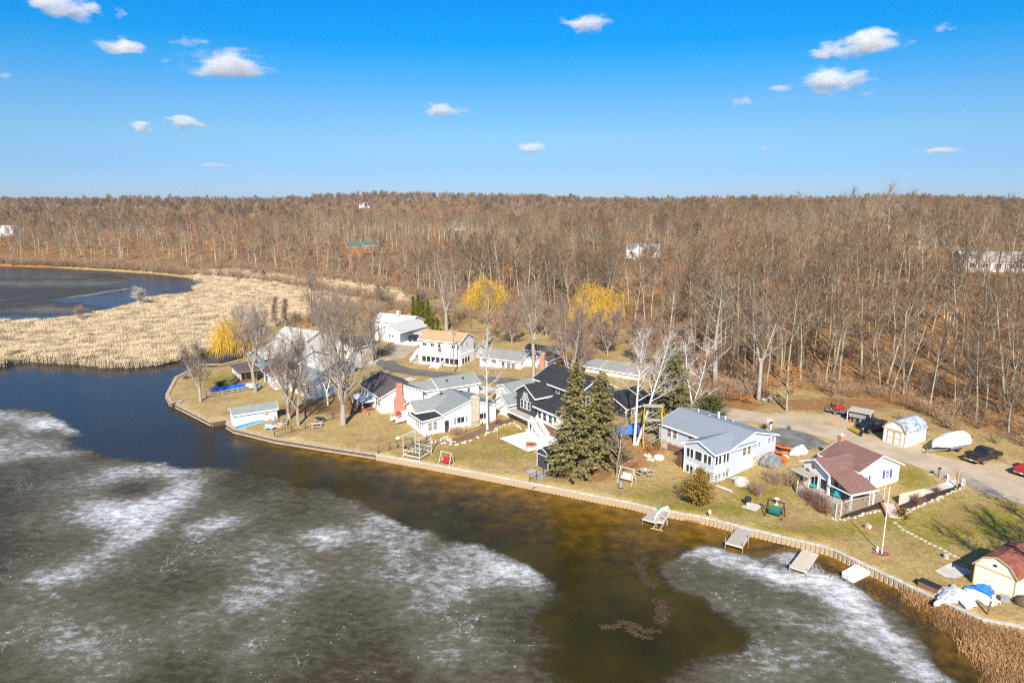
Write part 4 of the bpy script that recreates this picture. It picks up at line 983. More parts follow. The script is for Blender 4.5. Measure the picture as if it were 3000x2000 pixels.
for zz, ws in ((6.55, .45), (6.12, .62), (5.7, .85)):
    for s in (-1, 1): win(h3, '-x', .35, 3.0 + s * (ws / 2 + .08), zz + .1, ws - .1, .22, 1, 1, 'siding_navy', fw=.05)
win(h3, '-x', .3, 3.2, 2.5, 1.9, .5, 2, 1)
for y_ in (-.9, -2.3, -3.8): win(h3, '-x', .4, y_, 4.05, .85, 1.25, 1, 2)
door(h3, '-x', .4, -5.0, 3.0, .9, 1.95)
for y_ in (-.2, -2.4, -3.4): win(h3, '-x', 4.6, y_, 7.35, .7, 1.05, 1, 2)
for x_ in (6.5, 9.0): win(h3, '-y', -5.6, x_, 6.6, .8, 1.2, 1, 2)
st = MB()
for i in range(9): st.box(-1.5 - i * .02, -.4, -1.2 - i * .38, -.83 - i * .38, 2.95 - i * .25, 3.07 - i * .25)
st.build('stair', 'trim_white', h3)
sr = MB()
for x_ in (-1.5, -.4): sr.beam((x_, -1.0, 3.9), (x_, -4.4, 1.7), .08, .9)
sr.build('stair_rail', 'trim_white', h3)
MB().box(.41, 4.5, -5.5, -.6, .5, 2.897).build('basement_wall', 'siding_brown', h3)
# its black-roofed garage to the side of the big spruces
th = R(40); a = P(1380 + 1430/3.137, 950 + 780/3.137, 4.2)
h19 = house('dark_garage', 'black-roofed dark garage behind the twin white birch and the scaffold', a, th, 'garage')
wing(h19, .3, 7.6, .3, 8.2, .9, 4.2, 1.7, 'x', 'siding_navy', 'roof_black')
MB().box(.18, .297, .2, .42, .9, 4.1).build('corner_board', 'trim_white', h19)
win(h19, '-x', .3, 5.6, 3.1, .9, 1.2, 1, 2, 'glass_pale'); win(h19, '-y', .3, 2.0, 3.0, .8, 1.0, 1, 2, 'glass_pale')
# ---- H4: white ranch, sage roof, stone chimney, black porch roof
th = R(31); a = P(1100 + 1165/5.88, 1150 + 380/5.88, 4.0)
h4 = house('ranch_house', 'white ranch house with sage-grey roof, stone chimney and black-roofed glazed porch', a, th)
wing(h4, .3, 10.0, .3, 8.2, .8, 4.0, 1.55, 'y', 'siding_white', 'roof_sage')
wing(h4, -3.1, 5.4, 3.7, 8.0, .8, 4.02, 1.15, 'x', 'siding_white', 'roof_sage')
MB().box(-3.2, .297, .6, 3.597, .8, 3.3).build('porch', 'siding_white', h4)
pr_ = MB().slab([(-3.6, .25, 3.42), (.28, .25, 3.75), (.28, 5.4, 3.75), (-3.6, 5.4, 3.42)], .12); pr_.build('porch_roof', 'roof_black', h4)
MB().slab([(-3.66, 5.45, 3.44), (-3.605, 5.45, 3.44), (-3.605, .2, 3.44), (-3.66, .2, 3.44)], .24).slab([(-3.6, .245, 3.43), (.28, .245, 3.76), (.28, .19, 3.76), (-3.6, .19, 3.43)], .24).build('fascia', 'trim_white', h4)
for y_ in (1.1, 1.85, 2.6, 3.3): win(h4, '-x', -3.2, y_, 2.3, .42, 1.25, 1, 2)
for x_ in (-2.1, -1.2): win(h4, '-y', .6, x_, 2.2, .65, 1.35, 1, 2, 'blind')
door(h4, '-y', .3, .75, .9, .8, 1.95, 'door_dark')
win(h4, '-y', .3, 3.3, 2.5, 1.3, .95, 2, 1)
for x_ in (2.25, 4.35): MB().box(x_ - .18, x_ + .18, .24, .298, 1.95, 3.05).build('shutter', 'shutter_grey', h4)
win(h4, '-y', .3, 7.6, 2.5, 1.5, .95, 2, 1); win(h4, '-x', -3.1, 6.6, 2.8, 1.0, .8, 2, 1)
MB().box(1.0, 5.0, .16, .297, .7, 1.35).build('stone_skirt', 'fieldstone', h4)
chimney(h4, 5.2, 6.5, -.35, .5, .5, 6.0, 'chimney_stone')
for x_, y_ in ((3.3, 7.6), (6.5, 6.5), (7.2, 3.6)): MB().box(x_ - .2, x_ + .2, y_ - .2, y_ + .2, 4.0 + 1.55 * min(x_ - .3, 10 - x_) / 4.85 + .1, 4.0 + 1.55 * min(x_ - .3, 10 - x_) / 4.85 + .36).build('roof_vent', 'metal_black', h4)
# ---- H5: white house, umber roof, big brick chimney
th = R(31); a = P(950 + 610/3.734, 880 + 1065/3.734, 4.0)
h5 = house('chimney_house', 'white house with dark brown roof and broad red brick chimney on its gable', a, th)
wing(h5, .3, 8.2, .3, 11.0, .7, 4.0, 1.7, 'y', 'siding_white', 'roof_umber')
MB().prism([(2.6, .5), (4.5, .5), (4.5, 3.2), (4.0, 4.1), (4.0, 6.2), (3.1, 6.2), (3.1, 4.1), (2.6, 3.2)], 'y', -.5, .296).build('chimney', 'brick_red', h5)
MB().box(-2.2, .2, 3.6, 9.5, 2.4, 2.55).build('porch_roof', 'trim_white', h5)
for x_, y_ in ((-2.0, 3.8), (-2.0, 6.5), (-2.0, 9.3)): MB().box(x_ - .1, x_ + .1, y_ - .1, y_ + .1, .8, 2.4).build('post', 'trim_white', h5)
MB().box(-2.3, -2.05, .5, 3.4, .5, 1.7).build('brick_wall', 'brick_red', h5)
for y_ in (1.4, 2.6, 8.0, 9.6): win(h5, '-x', .3, y_, 2.8, .8, 1.2, 1, 2)
door(h5, '-x', .3, 5.2, .9, .95, 2.0)
# ---- H6: long white garage building with two offset sage roofs
th = R(32); a = P(950 + 1250/3.734, 880 + 970/3.734, 4.0)
h6 = house('long_garage', 'long white building with two stepped sage-grey roofs behind the brick chimney house', a, th, 'garage')
wing(h6, .3, 8.6, .3, 5.8, .8, 4.0, 1.2, 'x', 'siding_white', 'roof_sage')
wing(h6, -5.4, .2, 1.6, 6.2, .8, 3.7, 1.0, 'x', 'siding_white', 'roof_sage')
for x_ in (2.6, 6.4): win(h6, '-y', .3, x_, 2.9, .55, .8, 1, 2)
for x_ in (2.6, 6.0): MB().box(x_ - .18, x_ + .18, 1.6, 2.0, 4.75, 5.0).build('roof_vent', 'metal_black', h6)
# ---- H7: two-storey white house, tan roof, screened porch
th = R(66); a = P(950 + 1490/3.734, 880 + 465/3.734, 7.0)
h7 = house('two_storey_house', 'tall white two-storey house with tan roof and a white-railed screened porch below', a, th)
wing(h7, .3, 7.0, .3, 10.8, 4.1, 7.0, 1.5, 'y', 'siding_white', 'roof_tan')
MB().box(-.1, 7.0, .1, 10.9, .6, 4.097).build('lower_wall', 'siding_white', h7)
for i in range(8): win(h7, '-x', -.1, 1.0 + i * 1.2, 2.6, 1.0, 1.3, 1, 1)
for i in range(3): win(h7, '-y', .1, 1.3 + i * 1.3, 2.6, 1.1, 1.3, 1, 1)
for y_ in (2.0, 7.4, 9.4): win(h7, '-x', .3, y_, 5.9, .9, .75, 2, 1)
MB().box(.22, .298, 5.1, 5.9, 4.4, 6.6).build('wood_panel', 'siding_brown', h7); win(h7, '-x', .22, 5.5, 5.8, .6, .9, 1, 1)
win(h7, '-y', .3, 3.5, 6.2, .7, .9, 1, 2)
st = MB()
for i in range(6): st.box(-1.6 - i * .4, -.1 - i * .4 - .0, 4.2, 6.2, 1.9 - i * .25, 2.0 - i * .25)
st.build('stair', 'trim_white', h7)
rl = MB()
for y_ in (4.2, 6.2): rl.beam((-.2, y_, 2.7), (-3.6, y_, 1.2), .06, .5)
for k in range(6): rl.box(-.2 - k * .05, -.1 - k * .05, 10.95, 12.3, 1.0 + k * .3, 1.06 + k * .3)
rl.build('stair_rail', 'trim_white', h7)
sd = MB()
for i in range(8): sd.box(.3, 1.5, 11.0 + i * .32, 11.3 + i * .32, 3.7 - i * .35, 3.8 - i * .35)
sd.beam((.3, 11, 4.6), (.3, 13.4, 1.7), .06, .7); sd.build('side_stair', 'trim_white', h7)
wing(h7, 7.2, 12.0, .5, 7.0, .8, 3.8, 1.1, 'y', 'siding_white', 'roof_umber', names=('rear_wall', 'rear_roof'))
# ---- H8: white ranch under the wood
th = R(61); a = P(1380 + 460/3.137, 950 + 345/3.137, 4.0)
h8 = house('low_ranch', 'long low white ranch with weathered grey roof and orange brick chimney near the lane', a, th)
wing(h8, .3, 7.0, .3, 10.6, 1.0, 4.0, 1.2, 'y', 'siding_white', 'roof_grey')
wing(h8, 3.0, 9.0, -4.6, .28, 1.0, 4.0, 1.0, 'x', 'siding_white', 'roof_umber', names=('wall', 'roof'))
for y_ in (9.4, 6.9): win(h8, '-x', .3, y_, 3.2, .9, .6, 2, 1)
for y_ in (3.2, 2.1): win(h8, '-x', .3, y_, 2.7, .9, 1.3, 1, 2, 'blind')
door(h8, '-x', .3, 4.6, 1.6, .85, 1.9, 'shutter_grey')
win(h8, '-x', 3.0, -1.5, 2.6, .9, 1.4, 1, 1); win(h8, '-x', 3.0, -3.2, 2.8, 1.2, .9, 2, 1)
chimney(h8, 2.2, 2.98, -4.4, -3.2, 1.0, 5.7, 'brick_red')
b = MB()
for y_ in (1.2, 4.0, 6.6): b.box(-1.0, -.5, y_ - .2, y_ + .2, 1.6, 2.0)
b.box(-1.05, -.45, .8, 7.0, 2.003, 2.1); b.build('porch_bench', 'wood_grey', h8)
wing(h8, 9.5, 13.0, -3.0, 4.0, 1.0, 4.6, .8, 'y', 'siding_white', 'roof_umber', names=('rear_wall', 'rear_roof'))
# ---- H9: long white garage right of it
th = R(53); a = P(1380 + 1550/3.137, 950 + 470/3.137, 4.3)
h9 = house('garage_row', 'very long white garage with weathered grey roof at the foot of the wood', a, th, 'garage')
wing(h9, .3, 6.6, .3, 8.6, 1.6, 4.3, 1.1, 'y', 'siding_white', 'roof_grey')
wing(h9, .8, 6.8, 8.7, 12.9, 1.6, 4.2, 1.0, 'y', 'siding_white', 'roof_grey')
for y_ in (2.5, 6.0): MB().box(.2, .297, y_ - 1.25, y_ + 1.25, 1.7, 3.9).build('garage_door', 'door_white', h9)
win(h9, '-y', .3, 3.4, 3.4, .8, .7, 2, 1)
# ---- H10..H16: houses toward the point
th = R(62); a = P(950 + 830/3.734, 880 + 355/3.734, 4.0)
h10 = house('back_house', 'white house with wide pale grey roof beside the tall clipped cedars', a, th)
wing(h10, .3, 12, .3, 8.6, .8, 4.0, 1.5, 'x', 'siding_white', 'roof_pale'); wing(h10, 12.2, 19.5, 6.3, 19.0, .8, 4.0, 1.5, 'y', 'siding_white', 'roof_pale')
for y_ in (2.8, 3.7): win(h10, '-x', .3, y_, 2.8, .6, .8, 1, 1, 'blind')
win(h10, '-y', 6.3, 16.5, 3.0, .9, .9, 2, 1, 'blind'); chimney(h10, 14.5, 15.5, 11.4, 12.4, 5, 6.6, 'chimney_stone')
MB().box(.2, 6.0, .14, .297, .9, 3.4).build('garage_door', 'siding_slate', h10)
th = R(58); a = P(1034, 1024, 3.6)
h11 = house('dark_roof_house', 'white house with dark grey roof beyond the tall bare maple', a, th)
wing(h11, .3, 8.0, .3, 9.0, .8, 3.8, 1.5, 'x', 'siding_white', 'roof_umber'); win(h11, '-x', .3, 3.0, 2.6, .9, 1.0, 2, 1); win(h11, '-x', .3, 6.0, 2.6, .9, 1.0, 2, 1); door(h11, '-y', .3, 3, .9)
th = R(60); a = P(900, 998, 4.0)
h12 = house('canal_house', 'white house with pale grey roof at the back beside the reed marsh', a, th)
wing(h12, .3, 8.0, .3, 12.0, .8, 4.0, 1.6, 'y', 'siding_white', 'roof_pale'); 
for y_ in (2.5, 5.5, 9.0): win(h12, '-x', .3, y_, 2.8, 1.1, .8, 2, 1)
th = R(50); a = P(450 + 1480/3.563, 880 + 640/3.563, 3.8)
h13 = house('slate_house', 'slate-blue house with long pale grey roof near the willow and canal', a, th)
wing(h13, .3, 9.5, .3, 16.0, .7, 3.8, 1.7, 'y', 'siding_slate', 'roof_pale'); wing(h13, -2.4, 4.0, 8.5, 14.5, .7, 3.75, 1.5, 'x', 'siding_slate', 'roof_pale')
win(h13, '-x', -2.4, 11.5, 2.4, 1.5, 1.0, 2, 1)
for y_ in (6.8, 4.5): win(h13, '-x', .3, y_, 2.5, .9, 1.1, 1, 2, 'glass_pale')
wing(h13, 0.8, 8.8, -9.0, .28, .7, 3.4, 1.4, 'y', 'siding_slate', 'roof_pale'); win(h13, '-x', .8, -2.5, 2.2, .9, 1.1, 1, 2); win(h13, '-x', .8, -6, 2.2, .9, 1.1, 1, 2); door(h13, '-x', .8, -4.3, .8)
th = R(47); a = P(450 + 1660/3.563, 880 + 893/3.563, 3.7)
h15 = house('grey_cottage', 'small white cottage with mossy grey roof and dark shutters among bare trees', a, th)
wing(h15, .3, 6.8, .3, 9.2, .7, 3.7, 1.8, 'y', 'siding_white', 'roof_sage')
for y_ in (2.0, 4.2, 7.0):
    win(h15, '-x', .3, y_, 2.4, .75, 1.25, 1, 2)
    for s in (-.6, .6): MB().box(.24, .298, y_ + s - .15, y_ + s + .15, 1.75, 3.05).build('shutter', 'metal_black', h15)
win(h15, '-y', .3, 3.3, 2.4, .8, 1.0, 1, 2)
th = R(34); a = P(450 + 890/3.563, 880 + 752/3.563, 3.3)
h16 = house('screen_porch', 'low brown screened shelter with dark flat roof on the point', a, th, 'pavilion')
MB().box(.3, 3.6, .3, 8.0, .6, 1.5).build('wall', 'siding_brown', h16)
rf = MB().slab([(0, 0, 3.3), (4.2, 0, 3.5), (4.2, 8.4, 3.5), (0, 8.4, 3.3)], .2).build('roof', 'roof_umber', h16)
MB().box(-.06, -.003, -.05, 8.45, 3.05, 3.3).box(-.05, 4.2, -.06, -.003, 3.1, 3.42).build('fascia', 'wood_brown', rf)
for i in range(8): MB().box(.32, .44, .32 + i * 1.08, .44 + i * 1.08, 1.503, 3.15).build('post', 'trim_white', h16)
for i in range(3): MB().box(1.3 + i * 1.1, 1.42 + i * 1.1, .32, .44, 1.503, 3.2).build('post', 'wood_brown', h16)
MB().box(.4, .42, .5, 7.8, 1.51, 3.09).box(.5, 3.5, .4, .42, 1.51, 3.09).build('screen', 'glass', h16)
th = R(34); a = P(800, 1108, 3.4)
h14 = house('brown_roof_house', 'white house with reddish brown roof beside the screened shelter', a, th)
wing(h14, .3, 6.5, .3, 8.5, .7, 3.4, 1.3, 'y', 'siding_white', 'roof_brown'); 
for y_ in (2.2, 5.5): win(h14, '-x', .3, y_, 2.2, .9, 1.0, 2, 1)
# boathouse on the sea wall
th = R(32); a = P(450 + 815/3.563, 880 + 1200/3.563, 2.75)
bh = house('boathouse', 'narrow white boathouse with grey roof standing at the water beside a blue float', a, th, 'boathouse')
wing(bh, .25, 7.4, .25, 2.9, -.2, 2.75, .75, 'x', 'siding_white', 'roof_sage', oh=.3, ohg=.25)
MB().box(.15, .247, .6, 2.5, -.1, 2.1).build('boat_door', 'door_white', bh)
MB().lathe([(.2, 0), (.26, .06), (.2, .12)], 12).build('life_ring', 'wood_brown', bh, (5.6, .18, 2.0))
# small white garage by the navy house and the house behind it
th = R(38); a = P(1380 + 335/3.137, 950 + 740/3.137, 3.8)
h18 = house('small_garage', 'small white gabled garage close beside the navy house', a, th, 'garage')
wing(h18, .3, 6.2, .3, 3.6, 1.0, 3.8, 1.1, 'x', 'siding_white', 'roof_sage'); wing(h18, 4.0, 10.5, 4.2, 8.6, 1.0, 4.4, 1.0, 'x', 'siding_white', 'roof_sage'); win(h18, '-y', .3, 3.0, 2.6, .7, .8, 1, 2)
# ---- barn-roofed sheds
def barn_shed(name, label, a, th, L, Wd, z0, wall_h, m, rm, trim, gable_axis='x'):
    """gambrel shed; gable end faces -x (front), length along x"""
    o = thing(name, label, 'shed', (a[0], a[1], z0), th)
    pf = [(0, 0), (Wd, 0), (Wd, wall_h), (Wd * .8, wall_h + Wd * .28), (Wd * .5, wall_h + Wd * .4), (Wd * .2, wall_h + Wd * .28), (0, wall_h)]
    MB().prism(pf, 'x', 0, L).build('wall', m, o)
    lo = [(-.15, wall_h - .06), (Wd * .2 - .02, wall_h + Wd * .28 + .03), (Wd * .5, wall_h + Wd * .4 + .03), (Wd * .8 + .02, wall_h + Wd * .28 + .03), (Wd + .15, wall_h - .06)]
    hi = [(p[0] * 1.0 + (p[0] - Wd / 2) * .02, p[1] + .09) for p in lo[::-1]]
    rf = MB().prism(lo + hi, 'x', -.12, L + .12).build('roof', rm, o)
    MB().prism([(p[0], p[1] - .05) for p in lo] + [(p[0], p[1] + .012) for p in hi], 'x', -.16, -.122).build('fascia', trim, rf)
    for y_ in (.02, Wd - .12): MB().box(-.03, -.002, y_, y_ + .1, 0, wall_h).build('corner_board', trim, o)
    MB().box(-.03, -.002, .12, Wd - .12, wall_h - .05, wall_h + .05).build('band_board', trim, o)
    return o
a = G(2400 + 1725/6.918, 1160 + 1050/6.918); a2 = G(2400 + 1225/6.918, 1160 + 940/6.918); a3 = G(2400 + 2150/6.918, 1160 + 900/6.918)
th = math.atan2(a3[1] - a[1], a3[0] - a[0]); Wd = math.hypot(a2[0] - a[0], a2[1] - a[1]); L = math.hypot(a3[0] - a[0], a3[1] - a[1])
ws = barn_shed('barn_shed', 'white barn-roofed shed with tan-trimmed double doors and mottled grey shingles by the road', a, th, L, Wd * 1.02, a[2] - .02, 2.2, 'siding_white', 'roof_mottled', 'trim_tan')
Wd *= 1.02
for k in (0, 1):
    y0 = Wd * (.19 + .31 * k); d_ = MB().box(-.025, -.003, y0 + .02, y0 + Wd * .31 - .02, .1, 2.05).build('door', 'siding_white', ws)
    f_ = MB().box(-.05, -.026, y0, y0 + .12, .1, 2.1).box(-.05, -.026, y0 + Wd * .31 - .12, y0 + Wd * .31, .1, 2.1).box(-.05, -.026, y0 + .12, y0 + Wd * .31 - .12, 1.0, 1.09).box(-.05, -.026, y0 + .12, y0 + Wd * .31 - .12, 2.0, 2.1).beam((-.04, y0 + .12, 1.75), (-.04, y0 + .4, 2.02), .02, .07).beam((-.04, y0 + Wd * .31 - .12, 1.75), (-.04, y0 + Wd * .31 - .4, 2.02), .02, .07)
    f_.build('frame', 'trim_tan', d_)
MB().box(-.7, -.05, Wd * .2, Wd * .82, -.02, .08).build('ramp', 'wood_grey', ws)
a = G(2640 + 1990/6.03, 1540 + 1320/6.03); a2 = G(2640 + 1250/6.03, 1540 + 1010/6.03)
Wd = math.hypot(a2[0] - a[0], a2[1] - a[1]); th = math.atan2(a2[1] - a[1], a2[0] - a[0]) - math.pi / 2
cs = barn_shed('barn_shed', 'cream barn-roofed shed with rust-red roof at the lower corner of the lawn', a, th, 5.2, Wd, a[2] - .02, 2.15, 'siding_cream', 'roof_rust', 'trim_tan')
MB().blob((-.06, Wd * .52, 2.75), .05, .16, .16, 3).build('wall_ornament', 'metal_black', cs)
for i, (x_, y_) in enumerate(((1.5, Wd * .66), (2.0, Wd * .42), (2.7, Wd * .3))): MB().box(x_ - .05, x_ + .05, y_ - .3, y_ + .3, 2.15 + Wd * .335, 2.15 + Wd * .40).build('roof_vent', 'roof_rust', cs)
a = G(1380 + 710/3.137, 950 + 1345/3.137); a2 = G(1380 + 605/3.137, 950 + 1295/3.137)
Wd = math.hypot(a2[0] - a[0], a2[1] - a[1]); th = math.atan2(a2[1] - a[1], a2[0] - a[0]) - math.pi / 2
barn_shed('barn_shed', 'small dark grey barn-roofed shed with white trim under the big spruce', a, th, 2.4, Wd, a[2] - .02, 1.95, 'siding_navy', 'roof_black', 'trim_white')
# ---- houses far off among the trees
def far_house(name, label, px, hd, L, Wd, zh, rise, wm, rm, wins=3, cat='house'):
    x, y, z = G(*px, 14); o = thing(name, label, cat, (x, y, z), R(hd))
    wing(o, 0, Wd, 0, L, -2, zh, rise, 'y', wm, rm)
    for i in range(wins): win(o, '-x', 0, L * (i + .7) / (wins + .4), zh * .55, 1.3, 1.3, 2, 1, fw=.12)
    return o
f1 = far_house('hill_house', 'white house half hidden by bare trunks on the wooded hill, centre right', (1925, 756), 68, 14, 9, 3.6, 2.2, 'siding_white', 'roof_grey', 4)
wing(f1, -4, 4, 4.5, 10, -2, 3.6, 2.0, 'x', 'siding_white', 'roof_grey')
f2 = far_house('log_cabin', 'orange log cabin with green roof and deck on the far wooded slope', (1110, 742), 120, 9, 10, 4.6, 3.4, 'log_orange', 'roof_green', 3)
wing(f2, 2, 9, 8, 18, -2, 4.0, 3.0, 'y', 'log_orange', 'roof_green')
dk = MB().box(-3.4, -.05, -1, 9, .6, .85)
for y_ in range(-1, 10, 2): dk.box(-3.4, -3.2, y_, y_ + .2, -3, 1.8)
dk.box(-3.4, -3.3, -1, 9, 1.6, 1.8); dk.build('deck', 'log_orange', f2)
f3 = far_house('hill_house', 'long white house with grey roof on the hilltop at the right edge', (3030, 800), 75, 18, 10, 3.4, 2.0, 'siding_white', 'roof_pale', 5)
for nm, lb, px, L in (('far_house', 'tiny white house showing through the far woods left of the skyline hill', (1085, 632), 16), ('far_house', 'cluster-end white house on the distant ridge above the willows', (1365, 622), 18), ('far_house', 'white building on the far left shore behind dark trunks', (40, 692), 24)):
    far_house(nm, lb, px, 80, L, 10, 5, 3, 'siding_white', 'roof_pale', 2)
# ------------------------------------------------------------------ sea wall
mat('cap_white', (0.68, 0.66, 0.61), 0.8, c2=(0.46, 0.43, 0.38), scale=1.5)
mat('pile_tan', (0.56, 0.44, 0.29), 0.7, c2=(0.36, 0.26, 0.16), scale=1.5)
mat('cap_timber', (0.52, 0.43, 0.31), 0.9, c2=(0.36, 0.28, 0.19), scale=2)
mat('timber_dark', (0.17, 0.11, 0.065), 0.9, c2=(0.09, 0.055, 0.03), scale=2)
SPLIT = 14
def wall_run(name, label, pts, cap_m, pile_m, cap_w, pitch, corrug):
    o = thing(name, label, 'seawall', (pts[0][0], pts[0][1], 0))
    ox, oy = pts[0]
    pl = MB()
    if corrug: pl.prism([(-pitch*.5, 0), (-pitch*.36, -.13), (pitch*.2, -.13), (pitch*.34, 0), (pitch*.5, 0), (pitch*.5, .04), (-pitch*.5, .04)], 'z', -.6, .8)
    else: pl.box(-pitch*.49, pitch*.49, -.05, .04, -.6, .8)
    pm = pl.mesh('panel', pile_m)
    for i in range(len(pts) - 1):
        a = Vector(pts[i]); c = Vector(pts[i + 1]); d = c - a; L = d.length; ang = math.atan2(d.y, d.x)
        nrm = Vector((d.y, -d.x)).normalized()
        n = max(1, int(round(L / pitch)))
        for k in range(n):
            p = a + d * ((k + .5) / n) + nrm * .13
            place('panel', pm, o, (p.x - ox, p.y - oy, 0), ang, (L / n / pitch, 1, 1))
        m = a - Vector((ox, oy))
        MB().box(-.04, L + .04, -.3, cap_w - .3, .802, .93 + .004 * (i % 2)).build('cap', cap_m, o, (m.x, m.y, 0), ang)
        if not corrug and L > 3: MB().box(0, L, -.36, -.2, .2, .38).build('waler', cap_m, o, (m.x, m.y, 0), ang)
    return o
wall_run('seawall', 'pale capped sheet-pile sea wall running along the lawns toward the cream shed', SEAWALL[SPLIT:], 'cap_white', 'pile_tan', .36, .5, True)
wall_run('seawall', 'weathered timber and concrete sea wall round the point by the boathouse', SEAWALL[:SPLIT + 1], 'cap_timber', 'timber_dark', .7, 1.2, False)
# ------------------------------------------------------------------ yard trees
def fit(px, top_py):
    x, y, z = G(*px); return (x, y, z), top_z((x, y), top_py) - z
def yard_tree(seed, label, px, top_py, name='bare_tree', bm='bark_yard', wm='twig_yard', rz=0, **kw):
    loc, Ht = fit(px, top_py); t = gen_bare(seed, Ht, **kw)
    return tree_at(name, label, t.meshes(name, bm, wm), loc, rz, 1.0)
big = dict(n2=8, ntw=10, tw=.018, twl=1.35, clear=.15, a_lo=55, a_hi=20, up=.16)
yard_tree(1, 'tall bare maple with thick pale double trunk on the lawn beside the brick chimney house', (1005, 1244), 868, r=.55, leaders=4, split=.18, spread=.31, n1=13, **big)
yard_tree(2, 'bare tree forking low into a wide V behind the boathouse', (846, 1228), 965, r=.38, leaders=3, split=.1, spread=.31, n1=10, **big)
yard_tree(3, 'slim bare tree with a forked pale trunk beside the fire pit', (874, 1246), 985, r=.3, leaders=2, split=.2, spread=.2, n1=10, **big)
yard_tree(4, 'lone bare tree standing on the tip of the point by the water', (587, 1175), 1010, r=.28, leaders=3, split=.25, spread=.2, n1=8, n2=6, ntw=10, tw=.024, twl=1.2, a_lo=60, a_hi=25, up=.12)
yard_tree(5, 'bare tree with straight trunk rising behind the blue covered boat', (749, 1147), 905, r=.4, leaders=3, split=.3, spread=.3, n1=10, **big)
yard_tree(6, 'thin white birch in front of the mossy-roofed cottage', (961, 1187), 950, 'birch_tree', 'bark_birch', 'twig_birch', r=.2, leaders=2, split=.2, spread=.14, n1=8, n2=4, ntw=6, tw=.02)
yard_tree(7, 'slender white birch beside the stone chimney ranch', (1428, 1258), 985, 'birch_tree', 'bark_birch', 'twig_birch', r=.22, leaders=1, clear=.35, spread=.16, n1=12, n2=5, ntw=6, tw=.018, lean=.08)
yard_tree(8, 'tall white birch with twin trunks beside the yellow scaffold, upright stem', (1858, 1302), 965, 'birch_tree', 'bark_birch', 'twig_birch', r=.26, leaders=1, clear=.4, spread=.17, n1=14, n2=5, ntw=5, tw=.018, lean=.01, a_hi=18)
loc, Ht = fit((1866, 1303), 965)
t = gen_bare(9, Ht, r=.24, leaders=1, clear=.42, spread=.16, n1=13, n2=5, ntw=5, tw=.018, lean=0, a_hi=18)
o = tree_at('birch_tree', 'leaning stem of the twin white birch, tilted toward the pale blue house', t.meshes('birch', 'bark_birch', 'twig_birch'), loc, 0, 1.0); o.rotation_euler = (0, R(14), 0)
yard_tree(10, 'white birch behind the pale blue house next to the dark yew', (2029, 1214), 985, 'birch_tree', 'bark_birch', 'twig_birch', r=.25, leaders=2, split=.15, spread=.2, n1=9, n2=5, ntw=6, tw=.02)
yard_tree(11, 'tall pale-trunked bare tree in front of the low ranch with the brick chimney', (1563, 1108), 840, r=.42, leaders=2, split=.4, spread=.2, n1=12, **big)
yard_tree(12, 'bare tree with several pale stems behind the navy house', (1672, 1125), 870, wm='twig_red', r=.34, leaders=4, split=.12, spread=.22, n1=10, **big)
yard_tree(13, 'large bare oak with heavy limbs beside the clipped cedars', (1308, 968), 785, r=.6, leaders=2, split=.3, spread=.22, n1=11, n2=5, ntw=8, tw=.03, a_lo=80, a_hi=25)
yard_tree(14, 'bare tree with a few orange leaves behind the two-storey house', (1427, 1022), 830, r=.4, leaders=1, clear=.3, spread=.22, n1=13, n2=5, ntw=8, tw=.03)
yard_tree(15, 'small slim bare sapling beside the wooden swing', (1807, 1396), 1215, r=.13, leaders=1, clear=.18, spread=.22, n1=16, n2=5, ntw=7, tw=.014, twl=.7)
yard_tree(16, 'bare oak with rusty leaves standing alone on the grass verge', (2305, 1203), 1080, wm='leaf_oak', r=.26, leaders=1, clear=.25, spread=.3, n1=12, n2=5, ntw=7, tw=.07, twl=.5)
yard_tree(17, 'huge pale bare oak at the wood edge behind the yew', (2094, 1146), 800, r=.62, leaders=1, clear=.3, spread=.24, n1=18, n2=7, ntw=8, tw=.03, a_lo=85, a_hi=30, bm='bark_yard')
yard_tree(18, 'big bare tree with leaning trunk at the wood edge by the stone pile', (2222, 1172), 880, r=.4, leaders=2, split=.4, spread=.2, n1=10, n2=6, ntw=8, tw=.03)
yard_tree(19, 'dark bare tree leaning over the reed marsh behind the houses', (918, 955), 800, bm='bark_brown', r=.42, leaders=2, split=.25, spread=.26, n1=11, n2=6, ntw=8, tw=.035, a_lo=75)
pop = dict(r=.2, clear=.1, spread=.08, n1=22, n2=4, ntw=8, tw=.035, a_lo=30, a_hi=12, up=.2)
yard_tree(20, 'narrow upright bare poplar at the marsh edge, nearer the willow', (804, 958), 872, wm='twig_red', **pop)
yard_tree(21, 'narrow upright bare poplar at the marsh edge, farther from the willow', (836, 955), 880, wm='twig_red', **pop)
yard_tree(22, 'rounded grey bare tree between the willow and the slate-blue house', (742, 1040), 905, wm='twig_birch', r=.3, leaders=3, split=.2, spread=.22, n1=9, n2=6, ntw=9, tw=.03)
yard_tree(23, 'bushy bare maple rising behind the pale-roofed house', (960, 1050), 870, wm='twig_red', r=.35, leaders=4, split=.15, spread=.32, n1=9, n2=6, ntw=8, tw=.024, a_lo=50, a_hi=15, up=.2)
yard_tree(24, 'bare tree rising between the two dark-roofed houses', (1090, 1060), 905, wm='twig_red', r=.35, leaders=4, split=.15, spread=.32, n1=9, n2=6, ntw=8, tw=.024, a_lo=50, a_hi=15, up=.2)
yard_tree(25, 'bare white-limbed tree alone on the marsh spit by the pond', (412, 893), 850, wm='twig_birch', r=.2, leaders=3, split=.1, spread=.3, n1=8, n2=5, ntw=8, tw=.05)
yard_tree(26, 'small bare tree on the marsh edge of the pond', (235, 938), 905, r=.15, leaders=2, split=.2, spread=.3, n1=8, n2=4, ntw=6, tw=.04)
